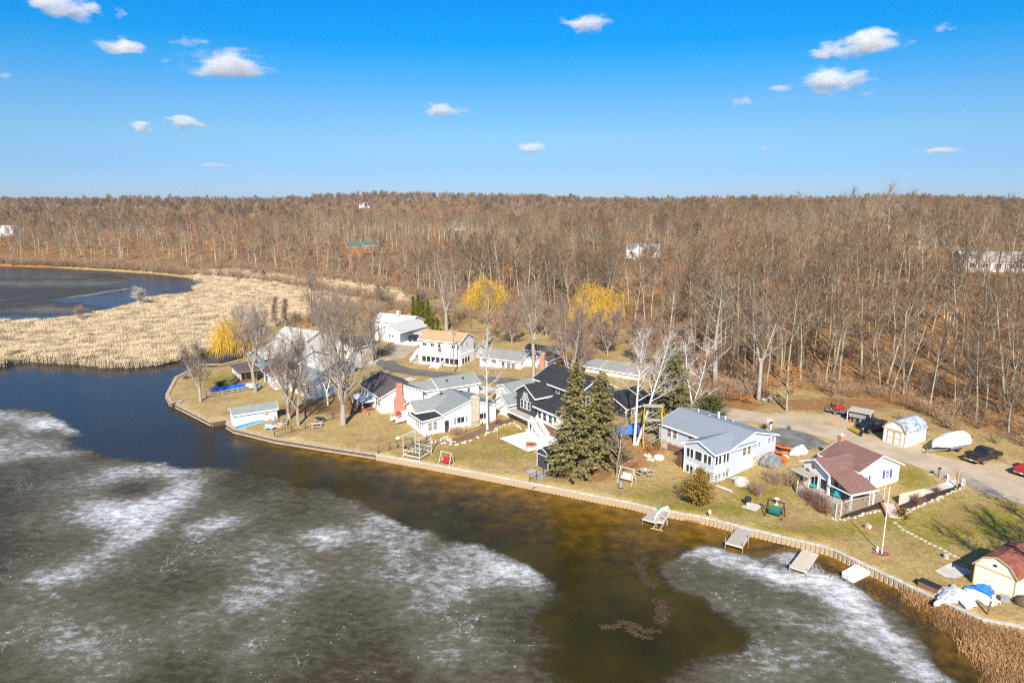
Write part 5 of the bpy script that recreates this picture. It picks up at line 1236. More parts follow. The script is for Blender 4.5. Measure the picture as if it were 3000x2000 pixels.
yard_tree(27, 'bare sapling between the black garage and the white garage row', (1700, 1090), 930, wm='twig_red', r=.25, leaders=3, split=.15, spread=.2, n1=9, n2=6, ntw=9, tw=.03)
for i, (px, tp) in enumerate((((1500, 1010), 880), ((1780, 1040), 905), ((1880, 1075), 930), ((1230, 930), 850), ((1120, 905), 830), ((1600, 985), 890), ((1975, 1100), 950))):
    yard_tree(40 + i, ['reddish bare thicket tree behind the low ranch', 'reddish bare tree behind the garage row, toward its middle', 'reddish bare tree behind the end of the garage row', 'bare thicket tree behind the clipped cedars', 'bare thicket tree at the back of the marsh', 'reddish bare tree below the yellow willows', 'bare tree at the wood edge between garage row and great oak'][i], px, tp, name='thicket_tree', wm='twig_red', r=.2, leaders=3, split=.15, spread=.24, n1=9, n2=6, ntw=9, tw=.035)
for i, (wx, wy) in enumerate(((51.5, 52.0), (56.5, 55.5))):
    t = gen_bare(60 + i, 15 + i, r=.3, leaders=2, split=.3, spread=.24, n1=10, n2=6, ntw=7, tw=.03)
    tree_at('bare_tree', ['bare tree past the frame edge that throws its shadow beside the cream shed', 'second bare tree past the frame edge behind the cream shed'][i], t.meshes('bare_tree', 'bark_yard', 'twig_yard'), (wx, wy, Hs(wx, wy)), 0, 1.0)
# ---- willows
def gen_willow(seed, Ht, rad, n=34, strands=55):
    t = Tree(seed); g = t.r
    p0, _ = t.limb(Vector((0, 0, -.3)), Vector((g.gauss(0, .08), g.gauss(0, .08), 1)).normalized(), Ht * .4, .5, .05, .05, 4, .36, 7)
    for k in range(n):
        a = k * 2.4 + g.uniform(-.3, .3); f = g.random(); an = R(72 - 58 * f)
        d = Vector((math.cos(a) * math.sin(an), math.sin(a) * math.sin(an), math.cos(an)))
        L = (rad * .75 * (1 - f) + Ht * .52 * f) * g.uniform(.75, 1.1); q, _ = t.at(p0, .4 + .6 * g.random())
        lp, _ = t.limb(q, d, L, .16 * (1 - f * .4), .05, .14, 5, .03, 4)
        for j in range(strands):
            p, dd = t.at(lp, g.uniform(.25, 1)); e = (t.rnd(dd, .7) + Vector((0, 0, .25))).normalized()
            p = p + e * g.uniform(0, .9)
            D = (e * .55 + Vector((0, 0, -.55))).normalized(); L1 = g.uniform(.7, 1.3); t.twig(p, e, L1 * .7, .03)
            m = p + e * L1 * .4; seg = g.uniform(.5, 1.6) * Ht * .09
            for s in range(5):
                t.twig(m, D, seg * 1.3, .032); m = m + D * seg; D = (D + Vector((g.gauss(0, .12), g.gauss(0, .12), -.55))).normalized()
                if m.z < .6: break
    return t
for sd, lb, px, tp, rad in ((1, 'golden weeping willow standing in the canal mouth at the marsh edge', (684, 1032), 895, 4.2), (2, 'round golden willow at the foot of the wood, nearer the cedars', (1420, 908), 775, 8.5), (3, 'broad golden willow with drooping crown among the woods, right of the round one', (1752, 950), 806, 13.0)):
    loc, Ht = fit(px, tp); tree_at('willow_tree', lb, gen_willow(sd, Ht * .92, rad, strands=62).meshes('willow', 'bark_brown', 'twig_willow'), loc, 0, 1)
# ---- evergreens
def gen_spruce(seed, Ht, rad, whorl=.36, per=10, droop=.35, lo=.03, leaf=.42, dens=5, prof=.85, core=True):
    t = Tree(seed); g = t.r
    t.limb(Vector((0, 0, -.2)), Vector((0, 0, 1)), Ht, max(.08, Ht * .016), 0, .004, 8, .02, 7)
    z = Ht * lo
    while z < Ht * .985:
        f = z / Ht; L0 = rad * (1 - f) ** prof * (1 if f > .12 else .75 + 2 * f)
        for k in range(per if L0 > .6 else 5):
            a = g.uniform(0, 6.28); L = L0 * g.choice((g.uniform(.55, .9), g.uniform(.85, 1.28))) + .15
            d = Vector((math.cos(a), math.sin(a), .25 - droop * (1 - f)))
            p = Vector((0, 0, z + g.uniform(-.2, .2))); n = max(2, int(L / .32))
            for s in range(n + 1):
                q = p + d * (L * (s / n)) + Vector((0, 0, .28 * L * (s / n) ** 2 * .5))
                if s / n < .25 and L > 1.2: continue
                w = leaf * (1.15 - .45 * s / n)
                for _ in range(dens):
                    e = Vector((d.x + g.gauss(0, .75), d.y + g.gauss(0, .75), g.gauss(-.12, .38))).normalized()
                    sd_ = e.cross(Vector((g.gauss(0, .6), g.gauss(0, .6), 1))).normalized() * (w * .30); L2 = w * g.uniform(.8, 1.5)
                    o = len(t.wv); b_ = q + Vector((g.gauss(0, .09), g.gauss(0, .09), g.gauss(0, .09)))
                    for v in (b_ - sd_ * .6, b_ + sd_ * .6, b_ + e * L2 * .6 + sd_, b_ + e * L2, b_ + e * L2 * .6 - sd_): t.wv.append((v.x, v.y, v.z))
                    t.wf += [(o, o + 1, o + 2), (o, o + 2, o + 4), (o + 4, o + 2, o + 3)]
        z += whorl * g.uniform(.8, 1.2)
    return t
def conifer(seed, label, px, tp, rad, m, name='spruce_tree', **kw):
    loc, Ht = fit(px, tp); return tree_at(name, label, gen_spruce(seed, Ht, rad, **kw).meshes(name, 'bark_brown', m), loc, 0, 1)
conifer(1, 'biggest olive-green spruce in front of the navy house, nearest the water', (1682, 1396), 1062, 3.7, 'needle_spruce')
conifer(2, 'second tall olive spruce beside the biggest one, toward the blue tarp', (1756, 1358), 1090, 4.3, 'needle_spruce')
conifer(3, 'dark green spruce rising behind the yellow scaffold', (1962, 1238), 990, 3.9, 'needle_spruce')
conifer(4, 'small dense dark spruce at the marsh shrubs below the hill', (772, 812), 793, 2.0, 'needle_dark', whorl=.6)
conifer(5, 'golden-brown conical juniper on the lawn in front of the sunroom house', (2046, 1478), 1372, 2.45, 'needle_gold', 'juniper', whorl=.19, per=15, droop=-.3, leaf=.2, prof=.62, lo=.02, dens=4)
conifer(6, 'rounded dark green yew between the birch and the road', (2080, 1232), 1165, 3.2, 'needle_dark', 'yew_shrub', whorl=.25, per=14, droop=-.2, leaf=.26, prof=.45, lo=.02, dens=4)
conifer(7, 'low rusty-gold spreading juniper at the end of the stone steps', (2643, 1516), 1492, .95, 'needle_gold', 'low_juniper', whorl=.12, per=14, droop=.0, leaf=.13, prof=.4, lo=.02)
conifer(8, 'small yellow-green round shrub beside the foot of the scaffold', (1920, 1312), 1295, .8, 'needle_cedar', 'round_shrub', whorl=.12, per=14, droop=-.1, leaf=.14, prof=.4, lo=.02)
conifer(9, 'small orange-brown round shrub left of the yellow-green one', (1905, 1322), 1305, .7, 'leaf_oak', 'round_shrub', whorl=.12, per=14, droop=-.1, leaf=.14, prof=.4, lo=.02)
conifer(10, 'bushy evergreen patch on the lawn by the timber fence', (645, 1130), 1118, 1.2, 'needle_dark', 'low_evergreen', whorl=.15, per=12, droop=0, leaf=.16, prof=.4, lo=.02)
for i, (px, tp, rd, lb) in enumerate((((1212, 938), 868, .75, 'tall clipped cedar column at the far end of the row'), ((1226, 940), 862, .8, 'tallest clipped cedar column in the row behind the pale-roofed house'), ((1241, 952), 880, .75, 'clipped cedar column third along the row'), ((1255, 957), 876, .82, 'broad clipped cedar column fourth along the row'), ((1268, 974), 928, .55, 'short clipped cedar column near the black board fence, left of a twin'), ((1282, 975), 932, .55, 'short clipped cedar column nearest the black board fence'))):
    conifer(20 + i, lb, px, tp, rd, 'needle_cedar', 'cedar_column', whorl=.2, per=14, droop=-.8, leaf=.2, prof=.36, lo=.01, dens=7)
# ---- shrubs
def shrub(seed, label, px, Ht, m, name='bare_shrub', sc=(1, 1, 1), stems=70, ntw=9, sp=.95, tw=.011, twl=.45, loc=None, rz=0):
    loc = loc or G(*px); t = gen_brush(seed, Ht, stems, ntw, sp, tw, twl, .1, .04)
    return tree_at(name, label, t.meshes(name, m, m), loc, rz, sc, None, 'shrub', ('stems', 'twigs'))
shrub(1, 'rounded red-brown hedge shrub by the lattice, upper of the three', (2375, 1468), 1.9, 'shrub_red', sc=(1.3, 1.2, 1), stems=110)
shrub(2, 'rounded red-brown hedge shrub by the lattice, middle of the three', (2400, 1484), 1.9, 'shrub_red', sc=(1.3, 1.2, 1), stems=110)
shrub(3, 'small red-brown hedge shrub by the lattice corner, lowest of the three', (2390 + 22, 1503), 1.5, 'shrub_red', stems=90)
shrub(4, 'open tan bare bush between the pale blue house and the cottage, lower', (2222, 1452), 2.6, 'shrub_tan', stems=80, sp=.8, sc=(1.1, 1.1, 1))
shrub(5, 'open tan bare bush between the pale blue house and the cottage, upper', (2275, 1420), 2.8, 'shrub_tan', stems=90, sp=.9, sc=(1.3, 1.2, 1))
shrub(6, 'tan bare bush against the pergola', (2320, 1425), 2.3, 'shrub_tan', stems=80, sc=(1.2, 1.2, 1))
shrub(7, 'reddish bare shrub in the mulch bed by the grey board panel', (2685, 1475), 1.3, 'shrub_red', stems=70)
shrub(8, 'brown bare shrub below the stone chimney ranch', (1340, 1273), 1.5, 'shrub_tan', stems=110, sc=(1.5, 1.1, 1))
shrub(9, 'small red bare shrub beside the slender birch', (1460, 1240), 1.1, 'shrub_red', stems=60)
shrub(10, 'thin red bare bush against the fieldstone basement', (1992, 1366), 2.4, 'shrub_red', stems=40, sp=.5)
shrub(11, 'small dark leafless rose bush in the mulch by the path', (2745, 1440), .8, 'shrub_red', stems=30)
shrub(12, 'brush heap of cut branches beside the utility pole', (1112, 1040), 2.0, 'shrub_red', stems=120, sc=(2.2, 1.6, .8), sp=1.2)
shrub(13, 'rusty leafy oak bush at the wood edge behind the yew', (2150, 1172), 2.4, 'leaf_oak', stems=70, tw=.05, twl=.4)
shrub(14, 'rusty leafy bush beside the white stone heap', (2190, 1180), 1.6, 'leaf_oak', stems=60, tw=.05, twl=.35)
shrub(15, 'brown mounded shrub beside the slate-blue house', (790, 1080), 2.2, 'shrub_red', stems=110, sc=(1.8, 1.2, 1))
shrub(16, 'brown bare shrub left of the black porch steps', (1223, 1247), .8, 'shrub_red', stems=60)
shrub(17, 'small grey clump of brush on the tip of the point', (548, 1108), .7, 'bark_brown', stems=60, sp=1.3, sc=(1.4, 1, 1))
shrub(18, 'bare bush growing behind the wooden swing', (1770, 1350), 2.2, 'twig_yard', stems=70, sc=(1.2, 1.2, 1))
shrub(19, 'dry brown climber at the corner of the sunroom house', (2124, 1400), 1.7, 'shrub_tan', stems=30, sp=.3)
shrub(20, 'dark vine tangle under the pergola', (2360, 1410), 1.5, 'bark_brown', stems=60, sp=.7)
# dead rust-coloured grass at the bottom right shore
RG = []
for i in range(3):
    m_ = reed_clump(330 + i, 110, .8, 1.2, .38); m_.materials[0] = MATS['reed_rust']; RG.append(m_)
g = np.random.default_rng(31); pts = []
for _ in range(420):
    px = g.uniform(2740, 3060); py = g.uniform(1800, 2050); lim = 1800 + (3000 - px) * .25
    if py > 1835 + (2940 - px) * -.25 + 0 and px > 2770 + (py - 1800) * .72 + g.normal(0, 22): pts.append(P(px, py, .1))
for _ in range(120):
    px = g.uniform(2680, 2880); py = 1722 + (px - 2682) * .455 + g.uniform(6, 34); pts.append(P(px, py, .1))
pts = np.array(pts); n = len(pts)
scatter('shore_grass', np.c_[pts, np.full(n, .05)], g.uniform(0, 6.28, n), g.uniform(.35, 1.0, n), g.integers(0, 3, n), [[m] for m in RG])
# ------------------------------------------------------------------ docks, boats, vehicles, yard things
mat('tarp_blue', (0.02, 0.13, 0.62), 0.45, c2=(0.012, 0.07, 0.4), scale=1.5, bump=0.8)
mat('tarp_cyan', (0.02, 0.33, 0.75), 0.5, c2=(0.015, 0.25, 0.62), scale=1.5)
mat('tarp_bright', (0.03, 0.24, 0.78), 0.45, c2=(0.02, 0.14, 0.58), scale=1.2, bump=0.8)
mat('tarp_grey', (0.24, 0.25, 0.25), 0.6, c2=(0.13, 0.135, 0.14), scale=1.5, bump=0.8)
mat('tarp_silver', (0.62, 0.63, 0.66), 0.4, c2=(0.4, 0.41, 0.44), scale=1.6, bump=0.8)
mat('tarp_white', (0.82, 0.82, 0.82), 0.5, var=0.05, scale=1.2, bump=0.6)
mat('gelcoat', (0.78, 0.77, 0.75), 0.3, var=0.05, scale=1)
mat('boat_red', (0.42, 0.06, 0.05), 0.6, var=0.2, scale=3)
mat('paint_black', (0.012, 0.011, 0.012), 0.15, var=0.1, spec=0.8)
mat('paint_red', (0.5, 0.012, 0.018), 0.2, var=0.05, spec=0.7)
mat('paint_white', (0.75, 0.75, 0.75), 0.25, var=0.03, spec=0.6)
mat('tonneau', (0.022, 0.022, 0.024), 0.7, var=0.1)
mat('chrome', (0.6, 0.58, 0.55), 0.2, var=0.1, metal=0.9)
mat('rubber', (0.02, 0.02, 0.02), 0.85, var=0.1)
mat('lamp_red', (0.55, 0.01, 0.01), 0.25, var=0.05)
mat('plow_yellow', (0.75, 0.48, 0.015), 0.45, c2=(0.6, 0.36, 0.01), scale=2)
mat('rust_red', (0.45, 0.02, 0.02), 0.5, var=0.2)
mat('scaffold_yellow', (0.72, 0.42, 0.03), 0.5, var=0.1)
mat('cushion_red', (0.62, 0.02, 0.025), 0.8, var=0.08)
mat('cushion_pale', (0.55, 0.53, 0.5), 0.9, var=0.1, scale=6)
mat('canvas_green', (0.02, 0.16, 0.12), 0.8, var=0.1)
mat('plastic_teal', (0.03, 0.45, 0.48), 0.5, var=0.05)
mat('plastic_green', (0.015, 0.16, 0.09), 0.5, var=0.08)
mat('bright_green', (0.03, 0.42, 0.06), 0.5, var=0.08)
mat('bin_blue', (0.01, 0.2, 0.55), 0.5, var=0.05)
mat('orange', (0.8, 0.14, 0.015), 0.45, var=0.08)
mat('yellow', (0.8, 0.75, 0.03), 0.4, var=0.05)
mat('stone_pale', (0.66, 0.6, 0.5), 0.9, c2=(0.45, 0.4, 0.33), scale=4, bump=0.4)
mat('stone_grey', (0.5, 0.46, 0.4), 0.9, c2=(0.32, 0.29, 0.25), scale=4, bump=0.4)
mat('paver_red', (0.5, 0.24, 0.16), 0.9, c2=(0.36, 0.17, 0.11), scale=4)
mat('bench_blue', (0.45, 0.58, 0.6), 0.7, var=0.08)
mat('wood_lattice', (0.46, 0.39, 0.34), 0.9, c2=(0.34, 0.28, 0.24), scale=3)
mat('alu', (0.55, 0.55, 0.54), 0.5, var=0.08)
mat('pole_wood', (0.38, 0.29, 0.2), 0.9, c2=(0.26, 0.19, 0.13), scale=2)
mat('weed', (0.11, 0.066, 0.032), 0.8, c2=(0.03, 0.018, 0.008), scale=5, bump=0.8)
def hd(p, q):
    a = G(*p); b = G(*q); return math.atan2(b[1] - a[1], b[0] - a[0])
# ---- dock walkways: planks across, posts at the sides. px: near wall middle -> far end middle
def dock(label, p_wall, p_end, wid, z=.78, plank='wood_grey', gap=.17, posts=((0.5, 1), (1, 1), (1, -1)), tall=.55, name='dock'):
    a = P(*p_wall, z); b = P(*p_end, z); L = math.hypot(b[0] - a[0], b[1] - a[1]); th = math.atan2(b[1] - a[1], b[0] - a[0])
    o = thing(name, label, 'dock', (a[0], a[1], 0), th)
    n = int(L / gap); pm = MB().box(-gap * .46, gap * .46, -wid / 2, wid / 2, z - .04, z).mesh('plank', plank)
    for i in range(n): place('plank', pm, o, (gap * (i + .5), 0, .003 * (i % 2)), .006 * ((i * 7) % 3 - 1))
    for s in (-1, 1): MB().box(0, L, s * wid / 2 - .05, s * wid / 2 + .05, z - .2, z - .045).build('stringer', 'wood_pale', o)
    MB().box(L - .02, L + .05, -wid / 2, wid / 2, z - .2, z - .03).build('end_board', 'wood_pale', o)
    for f, s in posts: MB().tube((L * f - .1, s * (wid / 2 + .08), -.9), (L * f - .1, s * (wid / 2 + .08), z + tall), .055, .055, 8).build('post', 'metal_grey', o)
    return o
dock('short plank dock beside the red-seated rowing boat', (1935, 1494), (1902, 1523), 1.7, posts=((1, 1), (1, -1)), tall=-.05)
dock('long grey plank dock standing in open water at the middle', (2184, 1548), (2150, 1594), 1.75, posts=((.5, 1), (.5, -1), (1, 1), (1, -1)), tall=.5)
dock('brownish plank dock section set in the ice with a yellow bumper', (2375, 1614), (2338, 1664), 1.6, posts=((.98, 1), (.98, -1)), tall=.15, plank='wood_pale')
tag(MB().blob((0, 0, .15), .16, .16, .24, 5, .05).build('dock_bumper', 'yellow', None, (*P(2363, 1660, .45), .42)), 'yellow bumper ball hanging on the corner of the dock in the ice', 'bumper')
tag(MB().blob((0, 0, .1), .22, .22, .3, 6, .08).build('buoy', 'gelcoat', None, (*P(2379, 1630, .5), .45)), 'white buoy hanging on the side of the dock in the ice', 'buoy')
# wooden step below the wall
a = P(2030, 1521, .3); o = thing('water_step', 'small reddish wooden platform step at the foot of the sea wall', 'step', (a[0], a[1], 0), math.atan2(SEAWALL[23][1] - SEAWALL[22][1], SEAWALL[23][0] - SEAWALL[22][0]))
for i in range(3): MB().box(-.8, .8, -.42 + i * .29, -.17 + i * .29, .24, .29).build('plank', 'paver_red', o)
MB().box(-.8, .8, -.46, -.425, .1, .3).box(-.78, -.72, -.4, .4, -.5, .236).box(.72, .78, -.4, .4, -.5, .236).build('frame', 'wood_brown', o)
# rowing boat on its rail
def hull_rings(L, B, D, n=9, bow=.55):
    out = []
    for i in range(n):
        t = i / (n - 1); w = B / 2 * (1 - max(0, (t - (1 - bow)) / bow) ** 2.2) * (.86 + .14 * min(1, t * 3)); w = max(w, .02); zk = .12 * max(0, (t - .6) / .4) ** 2
        out.append((t * L, w, zk, D + .18 * t * t))
    return out
def row_boat(o, L, B, D, m_out, m_in):
    hr = hull_rings(L, B, D); b = MB()
    rings = [[(x, -w, zt), (x, -w * .8, zk + .06), (x, 0, zk), (x, w * .8, zk + .06), (x, w, zt), (x, w * .86, zt), (x, w * .7, zk + .12), (x, 0, zk + .08), (x, -w * .7, zk + .12), (x, -w * .86, zt)] for x, w, zk, zt in hr]
    b.loft(rings); b.build('hull', m_out, o, sm=False)
    for x in (L * .12, L * .42, L * .68):
        w = [r for r in hr if r[0] <= x + 1e-6][-1][1] * .8; MB().box(x - .16, x + .16, -w, w, D * .6, D * .6 + .05).build('seat', 'wood_grey', o)
    MB().box(L * .2, L * .34, -B * .3, B * .3, .14, .2).box(L * .5, L * .62, -B * .28, B * .28, .14, .2).build('floor_mat', m_in, o)
a = P(1930, 1528, .75); b_ = P(1962, 1482, .75)
o = thing('rowing_boat', 'white rowing boat with faded red floor drawn up beside the short dock', 'boat', (a[0], a[1], .55), math.atan2(b_[1] - a[1], b_[0] - a[0]))
row_boat(o, 3.9, 1.45, .5, 'gelcoat', 'boat_red')
rk = thing('boat_rail', 'grey timber launching rail under the rowing boat', 'rail', (a[0], a[1], 0), o.rotation_euler.z)
for s in (-.4, .4): MB().beam((-.7, s, .2), (3.6, s, .5), .12, .12).build('rail', 'wood_grey', rk)
MB().box(-.75, -.62, -.75, .75, .05, .14).build('cross_bar', 'wood_tan', rk)
for x in (1.2, 3.2):
    for s in (-.7, .7): MB().box(x - .06, x + .06, s - .06, s + .06, -.8, .6).build('post', 'wood_grey', rk)
tag(MB().lathe([(.14, 0), (.2, .05), (.22, .42), (.2, .45)], 12).build('bucket', 'bright_green', None, (*P(1931, 1494, .8), .78)), 'bright green tub on the short dock', 'tub')
# white float raft
c = [P(*q, .45) for q in ((2463, 1676), (2512, 1650), (2556, 1670), (2500, 1698))]
cx = sum(p[0] for p in c) / 4; cy = sum(p[1] for p in c) / 4
o = thing('float_raft', 'upturned white raft frozen in beside the sea wall', 'raft', (cx, cy, 0))
pts = [(p[0] - cx, p[1] - cy) for p in c]; e = [Vector(p) for p in pts]
poly = [tuple(e[0].lerp(e[1], .05)), tuple(e[1]), tuple(e[2]), tuple(e[2].lerp(e[3], .85)), tuple(e[3].lerp(e[2], .02) * .97), tuple(e[3].lerp(e[0], .45)), tuple(e[3].lerp(e[0], .5) * .86), tuple(e[3].lerp(e[0], .55)), tuple(e[0].lerp(e[3], .12))]
MB().prism(poly, 'z', .05, .5).build('deck', 'gelcoat', o); MB().box(-.5, .35, -.02, .02, .501, .53).build('hand_rail', 'metal_grey', o)
for s in (.62,): MB().prism([(p[0] * s, p[1] * s) for p in poly], 'z', -.3, .048).build('float', 'metal_black', o)
# floating weed: broken drifts of dead stems in the open channel
g = np.random.default_rng(77); wv = []; wf = []
for (pl, n, wd) in (([(1893, 1636), (1872, 1652), (1878, 1670), (1888, 1688), (1890, 1705), (1915, 1716)], 420, .24), ([(1930, 1762), (1942, 1780), (1945, 1800), (1935, 1820)], 300, .32), ([(1760, 1838), (1800, 1836), (1836, 1822), (1862, 1836), (1885, 1848), (1925, 1846)], 260, .16), ([(1835, 1840), (1870, 1862), (1905, 1870)], 120, .12), ([(1950, 1628), (2000, 1604)], 160, .3), ([(2200, 1612), (2330, 1592)], 150, .3), ([(2420, 1660), (2520, 1700), (2640, 1770), (2740, 1850)], 520, .7)):
    q = [P(*p_, 0) for p_ in pl]
    for _ in range(n):
        i = g.integers(0, len(q) - 1); t = g.random(); x = q[i][0] * (1 - t) + q[i + 1][0] * t + g.normal(0, wd); y = q[i][1] * (1 - t) + q[i + 1][1] * t + g.normal(0, wd)
        a = g.uniform(0, 6.28); l = g.uniform(.08, .4); w_ = g.uniform(.02, .09); c_, s_ = math.cos(a), math.sin(a); z = g.uniform(.015, .06); o_ = len(wv)
        for u, v in ((-l, -w_), (l, -w_ * .6), (l * .8, w_), (-l * .7, w_)): wv.append((x + u * c_ - v * s_, y + u * s_ + v * c_, z + u * .05))
        wf.append((o_, o_ + 1, o_ + 2, o_ + 3))
tag(place('weed_drift', raw_mesh('weed_drift', wv, wf, 'weed')), kind='stuff')
# ---- boats on land
def boat_cover(o, L, B, z0, Ht, m, ridge=.75, seed=0, name='cover'):
    """tarp stretched over a hull: bow toward +x, ridge along the middle"""
    rings = []; g = random.Random(seed); n = 15
    for i in range(n):
        t = i / (n - 1); w = B / 2 * (1 - max(0, (t - .55) / .45) ** 2.4 * .93) * (.93 + .07 * min(1, t * 4)); k = (.55 + .45 * math.sin(math.pi * min(1, .25 + t * .95)))
        zt = z0 + Ht * k * (1 if t < .9 else .9); j = lambda a: g.uniform(-a, a); zl = z0 - .05 + .32 * max(0, t - .6)
        rings.append([(t * L, -w, zl + j(.05)), (t * L, -w * 1.0, zl + .42 + j(.04)), (t * L, -w * .62, z0 + (zt - z0) * .78 + j(.06)), (t * L, 0, zt + j(.06)), (t * L, w * .62, z0 + (zt - z0) * .78 + j(.06)), (t * L, w, zl + .42 + j(.04)), (t * L, w, zl + j(.05)), (t * L, 0, zl - .25)])
    return MB().loft(rings).build(name, m, o)
def wheel(o, x, y, z, r=.36, w=.22, name='wheel'):
    k = MB().tube((0, -w / 2, 0), (0, w / 2, 0), r, r, 16); t = k.build(name, 'rubber', o, (x, y, z))
    MB().tube((0, -w / 2 - .012, 0), (0, -w / 2 + .02, 0), r * .62, r * .62, 12).tube((0, w / 2 - .02, 0), (0, w / 2 + .012, 0), r * .62, r * .62, 12).build('rim', 'chrome', t); return t
def trailer(o, L, B, tongue=1.4, z=.5, axle=.4):
    MB().beam((.2, -B * .3, z), (L * .75, -B * .3, z), .08, .12).beam((.2, B * .3, z), (L * .75, B * .3, z), .08, .12).beam((L * .75, -B * .3, z), (L + tongue * .4, 0, z), .08, .1).beam((L * .75, B * .3, z), (L + tongue * .4, 0, z), .08, .1).beam((L + tongue * .4, 0, z), (L + tongue, 0, z - .05), .1, .1).beam((L * axle, -B * .45, z - .1), (L * axle, B * .45, z - .1), .08, .08).build('trailer_frame', 'rust_red' if False else 'metal_grey', o)
    MB().tube((L + tongue * .7, 0, 0), (L + tongue * .7, 0, z + .3), .05, .05, 8).build('jack', 'metal_grey', o)
    for s in (-1, 1): wheel(o, L * axle, s * B * .46, .34, .34)
def ground_thing(name, label, cat, px_a, px_b):
    a = G(*px_a); b = G(*px_b); return thing(name, label, cat, a, math.atan2(b[1] - a[1], b[0] - a[0])), math.hypot(b[0] - a[0], b[1] - a[1])
o, L = ground_thing('covered_boat', 'large boat shrink-wrapped in white on a trailer between the shed and pickup', 'boat', (2820, 1308), (2742, 1326))
boat_cover(o, 6.4, 2.6, .95, 1.65, 'tarp_white', seed=2); trailer(o, 6.4, 2.4, 1.3)
MB().box(1.0, 4.4, 1.28, 1.34, .62, 1.0).build('pontoon', 'metal_grey', o)
o, L = ground_thing('covered_boat', 'boat under a bright blue tarp on a trailer behind the birches', 'boat', (1872, 1276), (1798, 1288))
boat_cover(o, 5.6, 2.1, .75, 1.15, 'tarp_bright', seed=3); trailer(o, 5.6, 1.9, .7)
MB().box(.5, .9, -1.08, 1.08, .8, 1.75).build('tarp_strap', 'tarp_blue', o)
o, L = ground_thing('covered_boat', 'long low boat under a dark blue tarp behind the split-rail fence', 'boat', (718, 1140), (652, 1147))
boat_cover(o, 6.2, 1.5, .45, .75, 'tarp_blue', seed=4); trailer(o, 6.2, 1.5, .4, .4)
o, L = ground_thing('covered_boat', 'small white covered boat beside the dark blue tarped one', 'boat', (760, 1140), (727, 1138))
boat_cover(o, 3.0, 1.5, .5, .8, 'tarp_white', seed=5)
# pontoon boat on the grass
o, L = ground_thing('pontoon_boat', 'small white pontoon boat parked on the grass beside the black-roofed porch', 'boat', (1150, 1242), (1202, 1226))
for s in (-.75, .75):
    MB().lathe([(.05, -2.6), (.27, -2.2), (.28, 2.1), (.06, 2.7)], 10).build('pontoon', 'gelcoat', o, (2.6, s, .55)).rotation_euler = (0, R(90), 0)
MB().box(.2, 4.9, -1.0, 1.0, .84, .92).build('deck', 'gelcoat', o)
rl = MB()
for s in (-.95, .95): rl.beam((.3, s, 1.5), (4.6, s, 1.5), .05, .05); [rl.tube((x, s, .92), (x, s, 1.5), .025, .025, 5) for x in (.3, 1.7, 3.2, 4.6)]
rl.build('railing', 'metal_white', o); MB().box(2.0, 2.7, -.5, .3, .921, 1.75).build('console', 'gelcoat', o); MB().box(1.0, 1.6, -.3, .3, .921, 1.9).build('seat', 'boat_red', o)
for s in (-.8, .8): wheel(o, 1.6, s, .26, .26, .16)
# boat lift with its bare canopy frame on the lawn
A_ = G(1180, 1342); B_ = G(1230, 1350); C_ = G(1264, 1330); th = math.atan2(C_[1] - B_[1], C_[0] - B_[0])
o = thing('boat_lift', 'aluminium boat lift with bare curved canopy ribs on the lawn by the sea wall', 'boat lift', B_, th)
Lx = math.hypot(C_[0] - B_[0], C_[1] - B_[1]); Wy = math.hypot(A_[0] - B_[0], A_[1] - B_[1])
for x, y in ((0, 0), (Lx, 0), (0, Wy), (Lx, Wy)): MB().box(x - .05, x + .05, y - .05, y + .05, 0, 3.3).build('post', 'alu', o)
for y in (0, Wy):
    MB().beam((-.1, y, .45), (Lx + .1, y, .45), .12, .22).build('side_beam', 'wood_pale', o); MB().beam((.08, y, 1.15), (Lx - .08, y, 1.15), .1, .1).build('side_rail', 'metal_grey', o)
for x in (0, Lx): MB().beam((x, .08, .5), (x, Wy - .08, .5), .14, .2).beam((x, .08, 1.25), (x, Wy - .08, 1.25), .1, .12).build('end_beam', 'wood_pale', o)
for k in range(3): MB().beam((.2, Wy * (.3 + .2 * k), .85), (Lx - .2, Wy * (.3 + .2 * k), .95), .12, .1).build('bunk', 'wood_grey', o)
for s in (-.25, Wy + .25): MB().beam((-.6, s, 3.3), (Lx + 2.6, s, 3.3), .06, .06).build('canopy_rail', 'alu', o)
for i in range(12):
    x = -.55 + (Lx + 3.1) * i / 11; rb = MB(); prev = None
    for k in range(7):
        t = k / 6; p = (x, -.25 + (Wy + .5) * t, 3.32 + .5 * math.sin(math.pi * t))
        if prev: rb.tube(prev, p, .028, .028, 5)
        prev = p
    rb.build('canopy_rib', 'alu', o)
MB().lathe([(.0, 0), (.32, .03), (.4, .15), (.3, .28), (0, .3)], 14).build('winch_wheel', 'gelcoat', o, (-.5, Wy + .55, 3.0))
